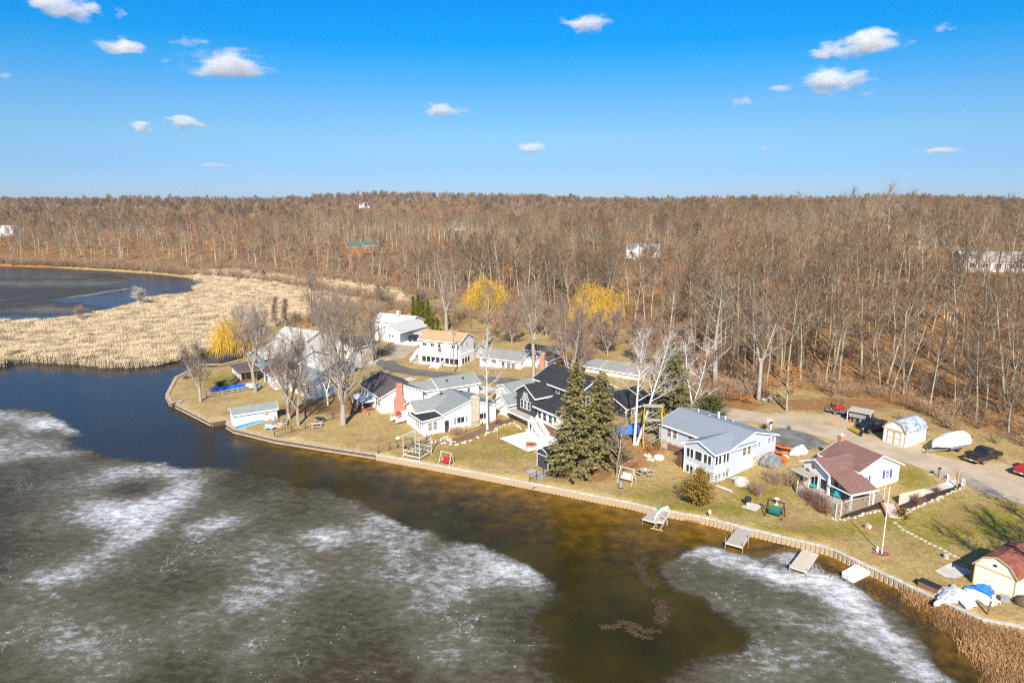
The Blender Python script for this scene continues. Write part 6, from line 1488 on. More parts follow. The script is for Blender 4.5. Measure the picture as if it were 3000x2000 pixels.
# ---- vehicles
def pickup(o, m, cover=True, L=5.7):
    B = 1.0
    MB().prism([(0, .55), (0, 1.2), (2.05, 1.2), (3.95, 1.22), (5.3, 1.12), (L - .05, .95), (L, .55), (5.2, .45), (.5, .45)], 'y', -B, B).build('body', m, o)
    c0 = [(1.95, -.94, 1.2), (4.25, -.94, 1.22), (4.25, .94, 1.22), (1.95, .94, 1.2)]; c1 = [(2.2, -.78, 1.86), (3.5, -.78, 1.86), (3.5, .78, 1.86), (2.2, .78, 1.86)]
    MB().loft([c0, c1]).build('cab', m, o)
    w = MB()
    for s in (-1, 1): w.add([(2.25, s * .935, 1.27), (3.95, s * .935, 1.28), (3.42, s * .815, 1.76), (2.36, s * .815, 1.76)], [(0, 1, 2, 3)])
    w.add([(1.985, -.8, 1.3), (1.985, .8, 1.3), (2.16, .7, 1.78), (2.16, -.7, 1.78)], [(0, 1, 2, 3)]); w.add([(4.22, -.86, 1.27), (4.22, .86, 1.27), (3.56, .72, 1.82), (3.56, -.72, 1.82)], [(0, 1, 2, 3)])
    gl = w.mesh('window', 'glass'); q = place('window', gl, o); q.scale = (1.0, 1.012, 1.0)
    if cover: MB().box(.12, 1.95, -.86, .86, 1.202, 1.25).build('bed_cover', 'tonneau', o)
    MB().box(-.03, -.002, -.8, .8, .72, 1.18).build('tailgate', m, o); MB().box(-.14, -.004, -.95, .95, .48, .68).build('rear_bumper', 'chrome', o); MB().box(L - .02, L + .12, -.95, .95, .5, .72).build('front_bumper', 'chrome', o)
    for s in (-1, 1):
        MB().box(-.045, -.004, s * .9 - .09, s * .9 + .09, .82, 1.15).build('tail_light', 'lamp_red', o); MB().box(L - .12, L + .015, s * .78 - .16, s * .78 + .16, .76, .92).build('headlight', 'gelcoat', o)
        MB().box(3.75, 3.95, s * 1.0, s * 1.22, 1.22, 1.4).build('wing_mirror', m, o)
        for x in (1.15, 4.65): wheel(o, x, s * .88, .4, .4, .26)
    MB().box(-.16, -.141, -.17, .17, .5, .66).build('number_plate', 'gelcoat', o)
def suv(o, m, L=4.7):
    MB().prism([(0, .5), (.05, 1.0), (3.4, 1.02), (L - .1, .9), (L, .5), (4.2, .38), (.5, .38)], 'y', -.92, .92).build('body', m, o)
    MB().loft([[(.1, -.86, 1.0), (3.55, -.86, 1.02), (3.55, .86, 1.02), (.1, .86, 1.0)], [(.45, -.7, 1.62), (2.7, -.7, 1.62), (2.7, .7, 1.62), (.45, .7, 1.62)]]).build('cab', m, o)
    w = MB()
    for s in (-1, 1): w.add([(.4, s * .862, 1.08), (3.25, s * .862, 1.09), (2.65, s * .732, 1.54), (.62, s * .732, 1.54)], [(0, 1, 2, 3)])
    w.add([(3.5, -.78, 1.08), (3.5, .78, 1.08), (2.77, .64, 1.58), (2.77, -.64, 1.58)], [(0, 1, 2, 3)]); w.add([(.12, -.76, 1.08), (.12, .76, 1.08), (.42, .64, 1.56), (.42, -.64, 1.56)], [(0, 1, 2, 3)]); q = place('window', w.mesh('window', 'glass'), o); q.scale = (1, 1.012, 1)
    for s in (-1, 1):
        MB().box(-.02, .03, s * .78 - .1, s * .78 + .1, .75, .95).build('tail_light', 'lamp_red', o); MB().box(L - .06, L + .01, s * .68 - .14, s * .68 + .14, .66, .8).build('headlight', 'gelcoat', o)
        for x in (.95, 3.7): wheel(o, x, s * .8, .35, .35, .22)
th0 = hd((2858, 1366), (2914, 1345))
a = G(2822, 1350); b = G(2868, 1366); m_ = ((a[0] + b[0]) / 2, (a[1] + b[1]) / 2, (a[2] + b[2]) / 2)
o = thing('pickup_truck', 'black pickup truck with covered bed parked on the gravel facing the woods', 'pickup', m_, th0); pickup(o, 'paint_black')
a = G(2992, 1398); o = thing('pickup_truck', 'red pickup truck cut off by the right edge, only its tail showing', 'pickup', a, th0); pickup(o, 'paint_red', False)
a = G(2562, 1262); b = G(2523, 1276); o = thing('plow_truck', 'old black truck with a yellow snow plow parked beside the white shed', 'truck', a, math.atan2(b[1] - a[1], b[0] - a[0]) - R(14)); o.location = (a[0] + 2.6, a[1] + 1.2, a[2]); pickup(o, 'paint_black', False)
pb = MB()
prof = [(0, .05), (.12, .15), (.1, .45), (-.02, .72), (.08, .74), (.2, .45), (.22, .15), (.1, .03)]
pb.prism(prof, 'y', -1.15, 1.3); q = pb.build('plow_blade', 'plow_yellow', o, (6.35, 0, .05), R(-12)); MB().prism(prof, 'y', 1.302, 1.95).build('plow_wing', 'metal_black', q)
MB().beam((5.6, -.4, .5), (6.4, -.3, .4), .1, .1).beam((5.6, .4, .5), (6.4, .3, .4), .1, .1).beam((5.8, -.6, .5), (5.8, -.6, 1.4), .06, .06).beam((5.8, .6, .5), (5.8, .6, 1.4), .06, .06).build('plow_mount', 'metal_black', o)
a = G(1196, 1000); o = thing('parked_car', 'black car parked on the white drive beside the blue bin', 'car', a, hd((1196, 1000), (1228, 998))); suv(o, 'paint_black')
a = G(1213, 985); o = thing('parked_car', 'white car parked behind the black one on the white drive', 'car', a, hd((1196, 1000), (1228, 998))); suv(o, 'paint_white')
# utility trailers along the verge
o, L = ground_thing('dump_trailer', 'black high-sided dump trailer with a grey cover on the verge', 'trailer', (2484, 1232), (2524, 1240))
MB().box(0, 3.2, -.1, 1.9, .7, 1.7).build('box', 'metal_black', o); MB().slab([(-.15, -.2, 1.75), (3.35, -.2, 1.75), (3.35, 2.0, 2.0), (-.15, 2.0, 2.0)], .06).build('cover', 'wood_grey', o); MB().box(.1, 2.6, -.13, -.103, .8, 1.4).build('side_panel', 'metal_grey', o)
for x in (-.15, 3.2): MB().box(x, x + .1, -.2, -.1, 0, 1.75).build('stand_post', 'metal_white', o)
for x in (1.0, 1.8): wheel(o, x, .0, .36); wheel(o, x, 1.8, .36)
o, L = ground_thing('flat_trailer', 'flat grey trailer carrying a red machine near the wood edge', 'trailer', (2418, 1208), (2462, 1216))
MB().box(0, 3.4, -.2, 1.4, .5, .6).build('deck', 'metal_grey', o); MB().beam((3.4, .6, .5), (4.8, .6, .45), .1, .1).build('tongue', 'metal_black', o); wheel(o, 1.6, -.25, .33); wheel(o, 1.6, 1.45, .33)
o2 = thing('riding_mower', 'red riding mower with black seat standing on the flat trailer', 'mower', o.matrix_world.translation if False else (o.location[0], o.location[1], o.location[2] + .6), o.rotation_euler.z)
MB().box(1.5, 2.7, .2, 1.0, .3, .75).build('hood', 'rust_red', o2); MB().box(.6, 1.5, .1, 1.1, .25, .5).build('body', 'rust_red', o2); MB().box(.7, 1.2, .35, .85, .5, .7).box(.6, .72, .35, .85, .7, 1.15).build('seat', 'metal_black', o2); MB().tube((1.45, .6, .5), (1.3, .6, .95), .03, .03, 6).tube((1.2, .6, .98), (1.36, .6, .98), .18, .18, 10).build('steering_wheel', 'metal_black', o2)
for x, r in ((.85, .3), (2.4, .22)):
    for y in (.05, 1.15): wheel(o2, x, y, r, r, .2)
tag(MB().lathe([(.22, 0), (.22, .04), (.12, .05), (.05, .75), (.0, .76)], 10).build('traffic_cone', 'orange', None, G(2491, 1236)), 'orange traffic cone standing before the dump trailer', 'cone')
o, L = ground_thing('parts_heap', 'heap of dark machine parts and frames between the dump trailer and plow truck', 'heap', (2520, 1240), (2560, 1246))
for i in range(9): MB().blob((i * .35, random.uniform(-.4, .8), .25), .35, .3, .45, 80 + i, .3).build('part', 'metal_black' if i % 3 else 'metal_grey', o)
for i in range(5): MB().beam((random.uniform(0, 3), 0, .1), (random.uniform(0, 3.5), 1.0, 1.4), .06, .06).build('bar', 'metal_grey', o)
# ---- swings
def swing(label, px, rz, wood, seat_m, name='porch_swing', sc=1.0, canopy=False):
    o = thing(name, label, 'swing', G(*px), rz); o.scale = (sc,) * 3
    f = MB()
    for s in (-.95, .95): f.beam((s, -.65, 0), (s * .92, 0, 1.85), .08, .08).beam((s, .65, 0), (s * .92, 0, 1.85), .08, .08)
    f.build('frame', wood, o); MB().beam((-1.0, 0, 1.87), (1.0, 0, 1.87), .1, .1).build('top_beam', wood, o)
    MB().box(-.68, .68, -.3, .22, .46, .54).build('seat', seat_m, o); q = MB().box(-.68, .68, -.03, .04, 0, .55).build('backrest', seat_m, o, (0, .24, .55)); q.rotation_euler = (R(-12), 0, 0)
    MB().box(-.74, -.69, -.3, .25, .5, .72).box(.69, .74, -.3, .25, .5, .72).build('armrest', wood, o)
    h = MB()
    for s in (-.7, .7): h.tube((s, -.25, .7), (s, 0, 1.83), .012, .012, 4).tube((s, .28, .9), (s, 0, 1.83), .012, .012, 4)
    h.build('chain', 'metal_grey', o); return o
swing('white-framed porch swing with a bright red cushion near the sea wall', (1308, 1360), R(-30), 'wood_pale', 'cushion_red')
swing('pale wooden porch swing with buttoned cushions beside the sapling', (1836, 1412), R(-35), 'wood_pale', 'cushion_pale', sc=1.1)
swing('green canvas swing seat with dark metal frame below the grill', (2270, 1512), R(-38), 'metal_black', 'canvas_green', sc=1.05)
# ---- scaffold
A_ = G(1884, 1314); B_ = G(1936, 1316); th = R(-8)
o = thing('scaffold', 'yellow tubular scaffold tower beside the pale blue house', 'scaffold', A_, th)
zt = top_z((A_[0], A_[1]), 1192) - A_[2]; Lx, Wy, nl = 2.6, 1.5, 3; lh = zt / nl
for lv in range(nl):
    for x in (0, Lx):
        f = MB()
        for y in (0, Wy): f.tube((x, y, lv * lh), (x, y, (lv + 1) * lh), .055, .055, 6)
        for k in range(5): f.tube((x, 0, lv * lh + lh * (k + .5) / 5), (x, .5, lv * lh + lh * (k + .5) / 5), .03, .03, 5)
        f.tube((x, 0, (lv + 1) * lh - .06), (x, Wy, (lv + 1) * lh - .06), .035, .035, 5).tube((x, .5, lv * lh), (x, .5, (lv + 1) * lh), .03, .03, 5); f.build('end_frame', 'scaffold_yellow', o)
    for y in (0, Wy): MB().tube((0, y, lv * lh + .2), (Lx, y, (lv + 1) * lh - .2), .035, .035, 5).tube((Lx, y, lv * lh + .2), (0, y, (lv + 1) * lh - .2), .035, .035, 5).build('brace', 'metal_grey', o)
for z in (zt, zt - lh): 
    for k in range(3): MB().box(-.15, Lx + .15, .05 + k * .48, .5 + k * .48, z, z + .05).build('plank', 'wood_grey', o)
o = thing('ladder', 'dark wooden ladder leaning by the scaffold foot', 'ladder', G(1880, 1300), R(100))
lb = MB().beam((0, -.2, 0), (1.4, -.2, 2.2), .05, .07).beam((0, .2, 0), (1.4, .2, 2.2), .05, .07)
lb.build('rail', 'wood_brown', o)
for k in range(7): MB().beam((.1 + k * .19, -.2, .15 + k * .3), (.1 + k * .19, .2, .15 + k * .3), .04, .03).build('rung', 'wood_brown', o)
# ---- tables, pits, seats
def picnic(label, px, rz, m='wood_grey', top='wood_grey'):
    o = thing('picnic_table', label, 'table', G(*px), rz)
    for k in range(4): MB().box(-.9, .9, -.38 + k * .19, -.21 + k * .19, .72, .76).build('plank', top, o)
    for s in (-1, 1): MB().box(-.9, .9, s * .72 - .13, s * .72 + .13, .42, .46).build('bench_seat', m, o)
    for x in (-.65, .65): MB().beam((x, -.7, 0), (x, .25, .715), .06, .09).beam((x, .7, 0), (x, -.25, .715), .06, .09).beam((x, -.8, .38), (x, .8, .38), .05, .08).build('leg', m, o)
    return o
picnic('pale timber picnic bench with a dark top under the tall maple', (928, 1252), R(20), 'wood_pale', 'wood_pale')
picnic('dark-topped picnic table behind the pale bench', (938, 1236), R(-25), 'wood_grey', 'metal_black')
o = thing('round_table', 'round weathered picnic table on the lawn between the swing and sunroom house', 'table', G(1889, 1390))
MB().lathe([(.75, .7), (.75, .75)], 14).build('table_top', 'wood_grey', o); MB().lathe([(.22, .752), (.25, .9), (.1, .95)], 10).build('centre_pot', 'cushion_pale', o)
for k in range(4):
    a = k * 1.57 + .5; MB().box(-.45, .45, -.14, .14, .4, .45).build('bench_seat', 'wood_grey', o, (math.cos(a) * 1.05, math.sin(a) * 1.05, 0), a + 1.57); MB().beam((0, 0, .35), (math.cos(a) * 1.05, math.sin(a) * 1.05, .36), .07, .07).beam((math.cos(a) * .8, math.sin(a) * .8, 0), (math.cos(a) * .4, math.sin(a) * .4, .69), .07, .07).build('leg', 'wood_grey', o)
def fire_pit(label, px, r, m, base_px=None):
    o = thing('fire_pit', label, 'fire pit', G(*px)); n = 12
    sm_ = MB().box(-r * .24, r * .24, -.12, .12, 0, .3).mesh('stone', m)
    for k in range(n): a = k * 6.283 / n; place('stone', sm_, o, (math.cos(a) * r, math.sin(a) * r, 0), a + 1.571)
    MB().lathe([(r * .85, .02), (r * .8, .1)], 12).build('ash', 'metal_black', o); return o
fire_pit('stone ring fire pit near the pale blue bench by the boathouse', (816, 1247), .62, 'stone_pale')
sheet('patio', [G(a, b)[:2] for a, b in [(1463, 1284), (1560, 1260), (1600, 1258), (1650, 1300), (1546, 1323)]], 'concrete_white', .05, 1.2)
o = fire_pit('brick fire ring on the white patio of the navy house', (1556, 1305), .75, 'paver_red'); o.location.z += .05
tag(MB().box(-.06, .06, -.06, .06, 0, 2.1).build('wood_post', 'paver_red', None, G(1543, 1322)), 'red-brown post at the lower corner of the white patio', 'post')
tag(MB().box(-.05, .05, -.05, .05, 0, 2.0).build('wood_post', 'wood_tan', None, G(1458, 1281)), 'tan wooden post at the upper corner of the white patio', 'post')
tag(MB().lathe([(.2, 0), (.3, .15), (.3, .3), (.22, .34)], 12).build('planter', 'paver_red', None, (*G(1474, 1281)[:2], G(1474, 1281)[2] + .05)), 'terracotta planter on the corner of the white patio', 'planter')
def bench(label, px, rz, m):
    o = thing('bench', label, 'bench', G(*px), rz)
    for k in range(3): MB().box(-.85, .85, -.28 + k * .17, -.13 + k * .17, .42, .46).build('slat', m, o)
    for k in range(3): MB().box(-.85, .85, .27, .31, .5 + k * .16, .63 + k * .16).build('slat', m, o)
    for x in (-.65, .65): MB().box(x - .04, x + .04, -.25, -.17, 0, .42).box(x - .04, x + .04, .2, .268, 0, .95).build('leg', m, o)
    return o
bench('pale blue park bench on the lawn facing the water', (787, 1260), R(-18), 'bench_blue')
def chair(label, px, rz, m, dz=0, grp=None, name='garden_chair'):
    x, y, z = G(*px); o = thing(name, label, 'chair', (x, y, z + dz), rz, grp)
    s = MB().box(-.3, .3, -.25, .3, .34, .4).build('seat', m, o); s.rotation_euler = (R(6), 0, 0)
    for k in range(5): q = MB().box(-.055, .055, -.02, .02, 0, .75 + .06 * (2 - abs(k - 2))).build('back_slat', m, o, (-.24 + k * .12, .28, .34)); q.rotation_euler = (R(-18), 0, 0)
    for sx in (-.36, .36): MB().box(sx - .06, sx + .06, -.32, .4, .56, .6).build('armrest', m, o); MB().box(sx - .03, sx + .03, -.28, -.2, 0, .56).box(sx - .03, sx + .03, .24, .32, 0, .56).build('leg', m, o)
    return o
for i, (px, rz) in enumerate((((797, 1245), 60), ((812, 1234), 170), ((830, 1240), 230), ((838, 1246), 260))): chair(['tan garden chair left of the stone fire ring', 'tan garden chair behind the stone fire ring', 'tan garden chair right-behind the stone fire ring', 'tan garden chair at the far right of the stone fire ring'][i], px, R(rz), 'wood_grey')
# ---- deck, lattice and pergola of the brown-roofed cottage
DZ = 1.55
deck_pts = [P(*q, DZ) for q in ((2330, 1428), (2447, 1478), (2466, 1464), (2585, 1430), (2630, 1432), (2600, 1400), (2380, 1390))]
o = thing('deck', 'grey timber deck round the patio of the brown-roofed cottage', 'deck', (deck_pts[0][0], deck_pts[0][1], 0))
rel = [(p[0] - deck_pts[0][0], p[1] - deck_pts[0][1]) for p in deck_pts]
MB().prism(rel, 'z', .9, DZ).build('platform', 'wood_grey', o)
def lattice(o, p, q, z0, z1, z0b=None, m='wood_lattice', name='lattice_panel', pitch=.24):
    """panel of crossed thin slats in a frame, from p to q (xy)"""
    a = Vector((p[0], p[1], 0)); b = Vector((q[0], q[1], 0)); d = b - a; L = d.length; th = math.atan2(d.y, d.x); h_ = z1 - z0
    fr = MB().box(0, L, -.03, .03, h_ - .08, h_).box(0, L, -.03, .03, 0, .08).box(0, .08, -.03, .03, .08, h_ - .08).box(L - .08, L, -.03, .03, .08, h_ - .08)
    pn = fr.build(name, m, o, (p[0], p[1], z0), th)
    st = MB(); k = -h_
    while k < L:
        x0, x1 = max(k, 0), min(k + h_, L)
        if x1 - x0 > .05: st.beam((x0, .012, x0 - k), (x1, .012, x1 - k), .012, .035); st.beam((L - x0, -.012, x0 - k), (L - x1, -.012, x1 - k), .012, .035)
        k += pitch
    s = st.build('lattice', m, pn); s['kind'] = 'stuff'; return pn
LP = [(2332, 1432), (2400, 1474), (2446, 1500), (2462, 1494), (2540, 1462), (2588, 1446)]
f = thing('lattice_fence', 'grey lattice fence closing the deck of the brown-roofed cottage', 'fence', (0, 0, 0))
lp = [G(*q) for q in ((2334, 1446), (2400, 1484), (2447, 1516), (2462, 1510), (2545, 1482), (2588, 1462))]
for i in range(5):
    z0 = min(lp[i][2], lp[i + 1][2]) - .05; lattice(f, lp[i], lp[i + 1], z0, z0 + 1.75)
for q in lp: MB().box(q[0] - .06, q[0] + .06, q[1] - .06, q[1] + .06, q[2] - .2, q[2] + 1.85).build('post', 'wood_pale', f)
a = G(2632, 1478); b = G(2708, 1452); f = thing('plank_fence', 'solid weathered board panel beside the mulch bed', 'fence', a, math.atan2(b[1] - a[1], b[0] - a[0])); L = math.hypot(b[0] - a[0], b[1] - a[1])
n = int(L / .22)
for k in range(n): MB().box(k * L / n, (k + .94) * L / n, -.02, .02, 0, 1.45).build('board', 'wood_pale', f)
a = P(2325, 1375, 3.3); th = R(21)
pg = thing('pergola', 'weathered grey pergola attached beside the cottage patio', 'pergola', (a[0], a[1], 0), th)
corners = [P(*q, 3.3) for q in ((2324, 1376), (2371, 1399), (2418, 1381), (2375, 1362))]
ct, st_ = math.cos(th), math.sin(th)
loc = [((p[0] - a[0]) * ct + (p[1] - a[1]) * st_, -(p[0] - a[0]) * st_ + (p[1] - a[1]) * ct) for p in corners]
x0 = min(p[0] for p in loc); x1 = max(p[0] for p in loc); y0 = min(p[1] for p in loc); y1 = max(p[1] for p in loc)
for x in (x0 + .1, x1 - .1): MB().box(x - .07, x + .07, y0, y1, 3.1, 3.28).build('beam', 'wood_grey', pg)
n = 10
for k in range(n): y = y0 + (y1 - y0) * (k + .5) / n; MB().box(x0 - .3, x1 + .3, y - .03, y + .03, 3.283, 3.42).build('rafter', 'wood_grey', pg)
for k in range(8): x = x0 + (x1 - x0) * (k + .5) / 8; MB().box(x - .03, x + .03, y0 - .1, y1 + .1, 3.423, 3.45).build('slat', 'wood_grey', pg)
for x in (x0 + .1, x1 - .1):
    for y in (y0 + .15, y1 - .15): MB().box(x - .08, x + .08, y - .08, y + .08, .9, 3.097).build('post', 'wood_pale', pg)
def on_deck(px): x, y = P(*px, DZ); return (x, y)
for nm, lb, px, rz, m in (('garden_chair', 'turquoise plastic garden chair at the deck corner', (2452, 1458), R(150), 'plastic_teal'), ('garden_chair', 'dark green plastic garden chair beside the turquoise one', (2437, 1446), R(120), 'plastic_green')):
    o = chair(lb, px, rz, m); x, y = on_deck(px); o.location = (x, y, DZ)
o = thing('patio_umbrella', 'folded green patio umbrella standing on the deck', 'umbrella', (*on_deck((2447, 1432)), DZ)); MB().tube((0, 0, 0), (0, 0, 2.3), .025, .025, 6).build('pole', 'metal_black', o); MB().lathe([(.1, .9), (.42, 1.2), (.36, 1.8), (.04, 2.3)], 10).build('canopy', 'plastic_green', o)
o = thing('patio_sofa', 'white outdoor sofa under the patio roof', 'sofa', (*on_deck((2495, 1442)), DZ), R(21)); MB().box(-.9, .9, -.35, .35, .1, .42).build('seat', 'cushion_pale', o); MB().box(-.9, .9, .36, .5, .1, .85).build('backrest', 'cushion_pale', o); MB().box(-1.05, -.905, -.35, .5, .1, .62).box(.905, 1.05, -.35, .5, .1, .62).build('armrest', 'trim_white', o)
for px, lb in (((2384, 1430), 'overturned teal table by the pergola post'),): o = thing('table', lb, 'table', (*on_deck(px), DZ), R(40)); MB().lathe([(.5, .38), (.5, .42)], 12).build('table_top', 'plastic_teal', o); MB().tube((0, 0, 0), (0, 0, .38), .05, .05, 6).build('leg', 'plastic_teal', o)
# downpipe and mulch beds, stone edging, steps
MULCH = [(2462, 1518), (2500, 1512), (2560, 1492), (2590, 1490), (2590, 1464), (2548, 1482), (2470, 1508)]
sheet('mulch_bed', [G(*q)[:2] for q in MULCH], 'mulch', .03, .8); MULCH2 = [(2630, 1508), (2650, 1495), (2745, 1458), (2820, 1425), (2812, 1416), (2770, 1430), (2708, 1452), (2640, 1478), (2622, 1488)]
sheet('mulch_bed', [G(*q)[:2] for q in MULCH2], 'mulch', .03, .8)
sheet('mulch_bed', [G(*q)[:2] for q in [(1290, 1290), (1330, 1300), (1420, 1268), (1500, 1235), (1512, 1225), (1450, 1235), (1340, 1282)]], 'old_mulch', .03, .8)
sheet('mulch_bed', [G(*q)[:2] for q in [(1200, 1305), (1260, 1290), (1290, 1296), (1230, 1312)]], 'old_mulch', .03, .8)
def edging(name, label, px, step, r, m='stone_pale', seed=0, jitter=.12):
    g = random.Random(seed); P0 = [G(*q) for q in px]; o = thing(name, label, 'stone edging', P0[0])
    meshes = [MB().blob((0, 0, 0), r, r * .8, r * .7, seed * 10 + k, .25).mesh('stone', m) for k in range(4)]
    for i in range(len(P0) - 1):
        a, b = Vector(P0[i]), Vector(P0[i + 1]); n = max(1, int((b - a).length / step))
        for k in range(n):
            p = a.lerp(b, (k + g.random() * .5) / n) - Vector(P0[0]); s = g.uniform(.7, 1.3)
            place('stone', meshes[g.randrange(4)], o, (p.x + g.gauss(0, jitter), p.y + g.gauss(0, jitter), p.z + r * .1), g.uniform(0, 6.28), (s, s, s))
    return o
edging('stone_edging', 'row of pale stones edging the mulch bed below the lattice fence', [(2440, 1520), (2462, 1524), (2500, 1516), (2540, 1504), (2575, 1495), (2595, 1497)], .3, .16, seed=1)
edging('stone_edging', 'row of pale stones edging the mulch bed beside the footpath', [(2632, 1512), (2655, 1500), (2700, 1480), (2745, 1462), (2790, 1442), (2824, 1428)], .32, .17, seed=2)
edging('stone_edging', 'pale stones edging the garden bed beside the slender birch', [(1290, 1298), (1340, 1300), (1385, 1288), (1430, 1270), (1480, 1245), (1500, 1240), (1530, 1252), (1545, 1262)], .5, .22, seed=3, jitter=.25)
edging('stone_heap', 'heap of stacked pale split stones behind the boat lift', [(1258, 1300), (1280, 1292), (1300, 1282), (1318, 1290), (1330, 1298)], .22, .24, seed=4, jitter=.45)
edging('stone_heap', 'cluster of pale boulders beside the scaffold foot', [(1893, 1330), (1900, 1340), (1915, 1352)], .3, .36, seed=5, jitter=.3)
edging('brick_edging', 'row of red and white bricks along the basement of the sunroom house', [(1958, 1372), (1985, 1384), (2010, 1393)], .28, .13, 'paver_red', seed=6, jitter=.05)
edging('rubble', 'loose stones at the foot of the sea wall in the water', [(1550, 1418), (1575, 1424)], .25, .2, seed=7, jitter=.35)
edging('stone_heap', 'heap of white rubble beside the oak at the wood edge', [(2236, 1172), (2250, 1170), (2262, 1165)], .35, .45, seed=8, jitter=.5)
o = thing('stone_steps', 'flight of stone slab steps with brick edging beside the juniper', 'steps', G(2602, 1480), hd((2602, 1480), (2622, 1520)))
Ls = math.hypot(G(2602, 1480)[0] - G(2622, 1520)[0], G(2602, 1480)[1] - G(2622, 1520)[1])
for k in range(8): MB().box(Ls * k / 8, Ls * (k + .92) / 8, -.6, .6, -.1, .32 - k * .035).build('step', 'stone_pale', o)
for s in (-1, 1):
    for k in range(9): MB().box(Ls * k / 9, Ls * (k + .9) / 9, s * .78 - .12, s * .78 + .12, -.1, .42 - k * .03).build('edge_brick', 'paver_red', o)
# stepping stones across the lawn
g = random.Random(9); mset = [MB().lathe([(.26, 0), (.25, .05)], 8, (0, 0, 0), 1, .75).mesh('stepping_stone', 'stone_pale') for _ in range(1)]
sp = [(2622, 1531), (2634, 1541), (2645, 1550), (2658, 1557), (2670, 1563), (2683, 1570), (2697, 1577), (2710, 1584), (2724, 1591), (2738, 1598), (2754, 1605), (2769, 1613), (2783, 1621), (2797, 1628), (2811, 1636)]
for i, q in enumerate(sp):
    x, y, z = G(*q); tag(place('stepping_stone', mset[0], None, (x, y, z), g.uniform(0, 6.28)), 'flat pale stepping stone of the line crossing the lawn toward the cream shed', 'stepping stone', 'stepping stones across the lawn')
# ---- single yard things
x, y, z = G(2583, 1622)
o = thing('flagpole', 'tall bare white flagpole in a round brick bed on the lawn', 'flagpole', (x, y, z)); Hp = top_z((x, y), 1428) - z
MB().tube((0, 0, 0), (0, 0, Hp), .06, .035, 8).build('pole', 'metal_white', o); MB().blob((0, 0, Hp + .05), .08, .08, .08, 1, 0).build('finial', 'metal_white', o)
for k in range(14): a = k * 6.283 / 14; MB().box(-.17, .17, -.1, .1, 0, .1).build('brick', 'paver_red', o, (math.cos(a) * .75, math.sin(a) * .7, 0), a + 1.57)
MB().lathe([(.65, .01), (.6, .05)], 14).build('soil', 'old_mulch', o)
tag(MB().lathe([(.1, 0), (.16, .2), (.1, .45), (.12, .55), (.05, .7)], 8).build('garden_statue', 'gelcoat', None, (x - .35, y + .3, z + .06)), 'small white statue at the foot of the flagpole', 'statue')
o = thing('grill', 'black kettle barbecue on a concrete pad', 'grill', G(2190, 1482)); MB().lathe([(.1, .62), (.36, .72), (.42, .95), (.4, 1.15), (.2, 1.3), (.03, 1.33)], 12).build('bowl', 'metal_black', o)
for sx, sy in ((-.25, -.2), (.25, -.2), (0, .28)): MB().tube((sx, sy, 0), (sx * .6, sy * .6, .7), .03, .03, 6).build('leg', 'metal_grey', o)
MB().box(-.18, .18, -.2, .1, .12, .5).build('gas_bottle', 'gelcoat', o)
sheet('concrete_pad', [G(*q)[:2] for q in [(2170, 1485), (2202, 1472), (2234, 1482), (2214, 1498)]], 'concrete', .03, .8)
sheet('concrete_pad', [G(*q)[:2] for q in [(2738, 1672), (2785, 1648), (2850, 1675), (2800, 1694), (2770, 1690)]], 'concrete', .03, .8)
o = thing('bird_bath', 'white pedestal bird bath by the red-brown hedge', 'bird bath', G(2275, 1477)); MB().lathe([(.25, 0), (.1, .12), (.09, .55), (.3, .72), (.33, .78), (.28, .74)], 12).build('basin', 'gelcoat', o)
tag(MB().blob((0, 0, .35), 1.15, .85, .75, 12, .12, .5).build('boulder', 'stone_pale', None, G(2172, 1418)), 'large smooth pale boulder on the grass below the fieldstone wall', 'boulder')
o = thing('wood_chest', 'dark grey timber deck box beside the sea wall', 'box', G(2722, 1724), hd((2697, 1716), (2748, 1738))); MB().box(-.9, .9, -.4, .4, 0, .55).build('body', 'wood_brown', o); MB().box(-.95, .95, -.45, .45, .552, .63).build('lid', 'metal_black', o)
for k in range(9): MB().box(-.88 + k * .2, -.7 + k * .2, -.43, -.402, .03, .53).build('board', 'wood_brown', o)
def lump(name, label, px, rx, ry, rz_, m, seed, cat='tarp', rough=.35):
    return tag(MB().blob((0, 0, rz_ * .3), rx, ry, rz_, seed, rough, .3, 3 if cat == 'tarp' else 2).build(name, m, None, G(*px), seed * .6), label, cat)
lump('tarp_heap', 'crumpled grey tarp heap held down by stones near the sea wall', (2778, 1745), 1.5, .9, .45, 'tarp_silver', 21)
lump('tarp_heap', 'long grey rolled tarp at the sea wall edge', (2768, 1757), 1.6, .5, .4, 'tarp_silver', 22)
lump('tarp_heap', 'big crumpled white plastic sheet below the cream shed', (2832, 1762), 1.5, .8, .4, 'tarp_white', 23)
lump('tarp_heap', 'white plastic sheet against the wall of the cream shed', (2870, 1750), 1.2, .6, .35, 'tarp_white', 24)
lump('tarp_heap', 'bright blue crumpled tarp against the cream shed', (2878, 1732), .9, .45, .5, 'tarp_bright', 25)
lump('tarp_heap', 'small blue tarp fold left of the bigger blue tarp', (2850, 1726), .5, .35, .3, 'tarp_bright', 26)
lump('stone', 'round tan stone on top of the grey tarp heap', (2793, 1722), .3, .3, .35, 'stone_grey', 27, 'stone', .1)
lump('stone', 'tan stone between the grey and white tarps', (2822, 1738), .4, .3, .35, 'stone_grey', 28, 'stone', .1)
lump('stone', 'flat tan stone at the edge of the white sheet', (2815, 1755), .4, .25, .2, 'stone_grey', 29, 'stone', .1)
lump('stone', 'grey-brown stone under the blue tarp', (2858, 1738), .5, .25, .2, 'stone_grey', 30, 'stone', .1)
lump('covered_machine', 'machine under a dark grey tarp against the fieldstone wall', (2254, 1362), 1.3, 1.1, 1.35, 'tarp_grey', 31, 'tarp', .2)
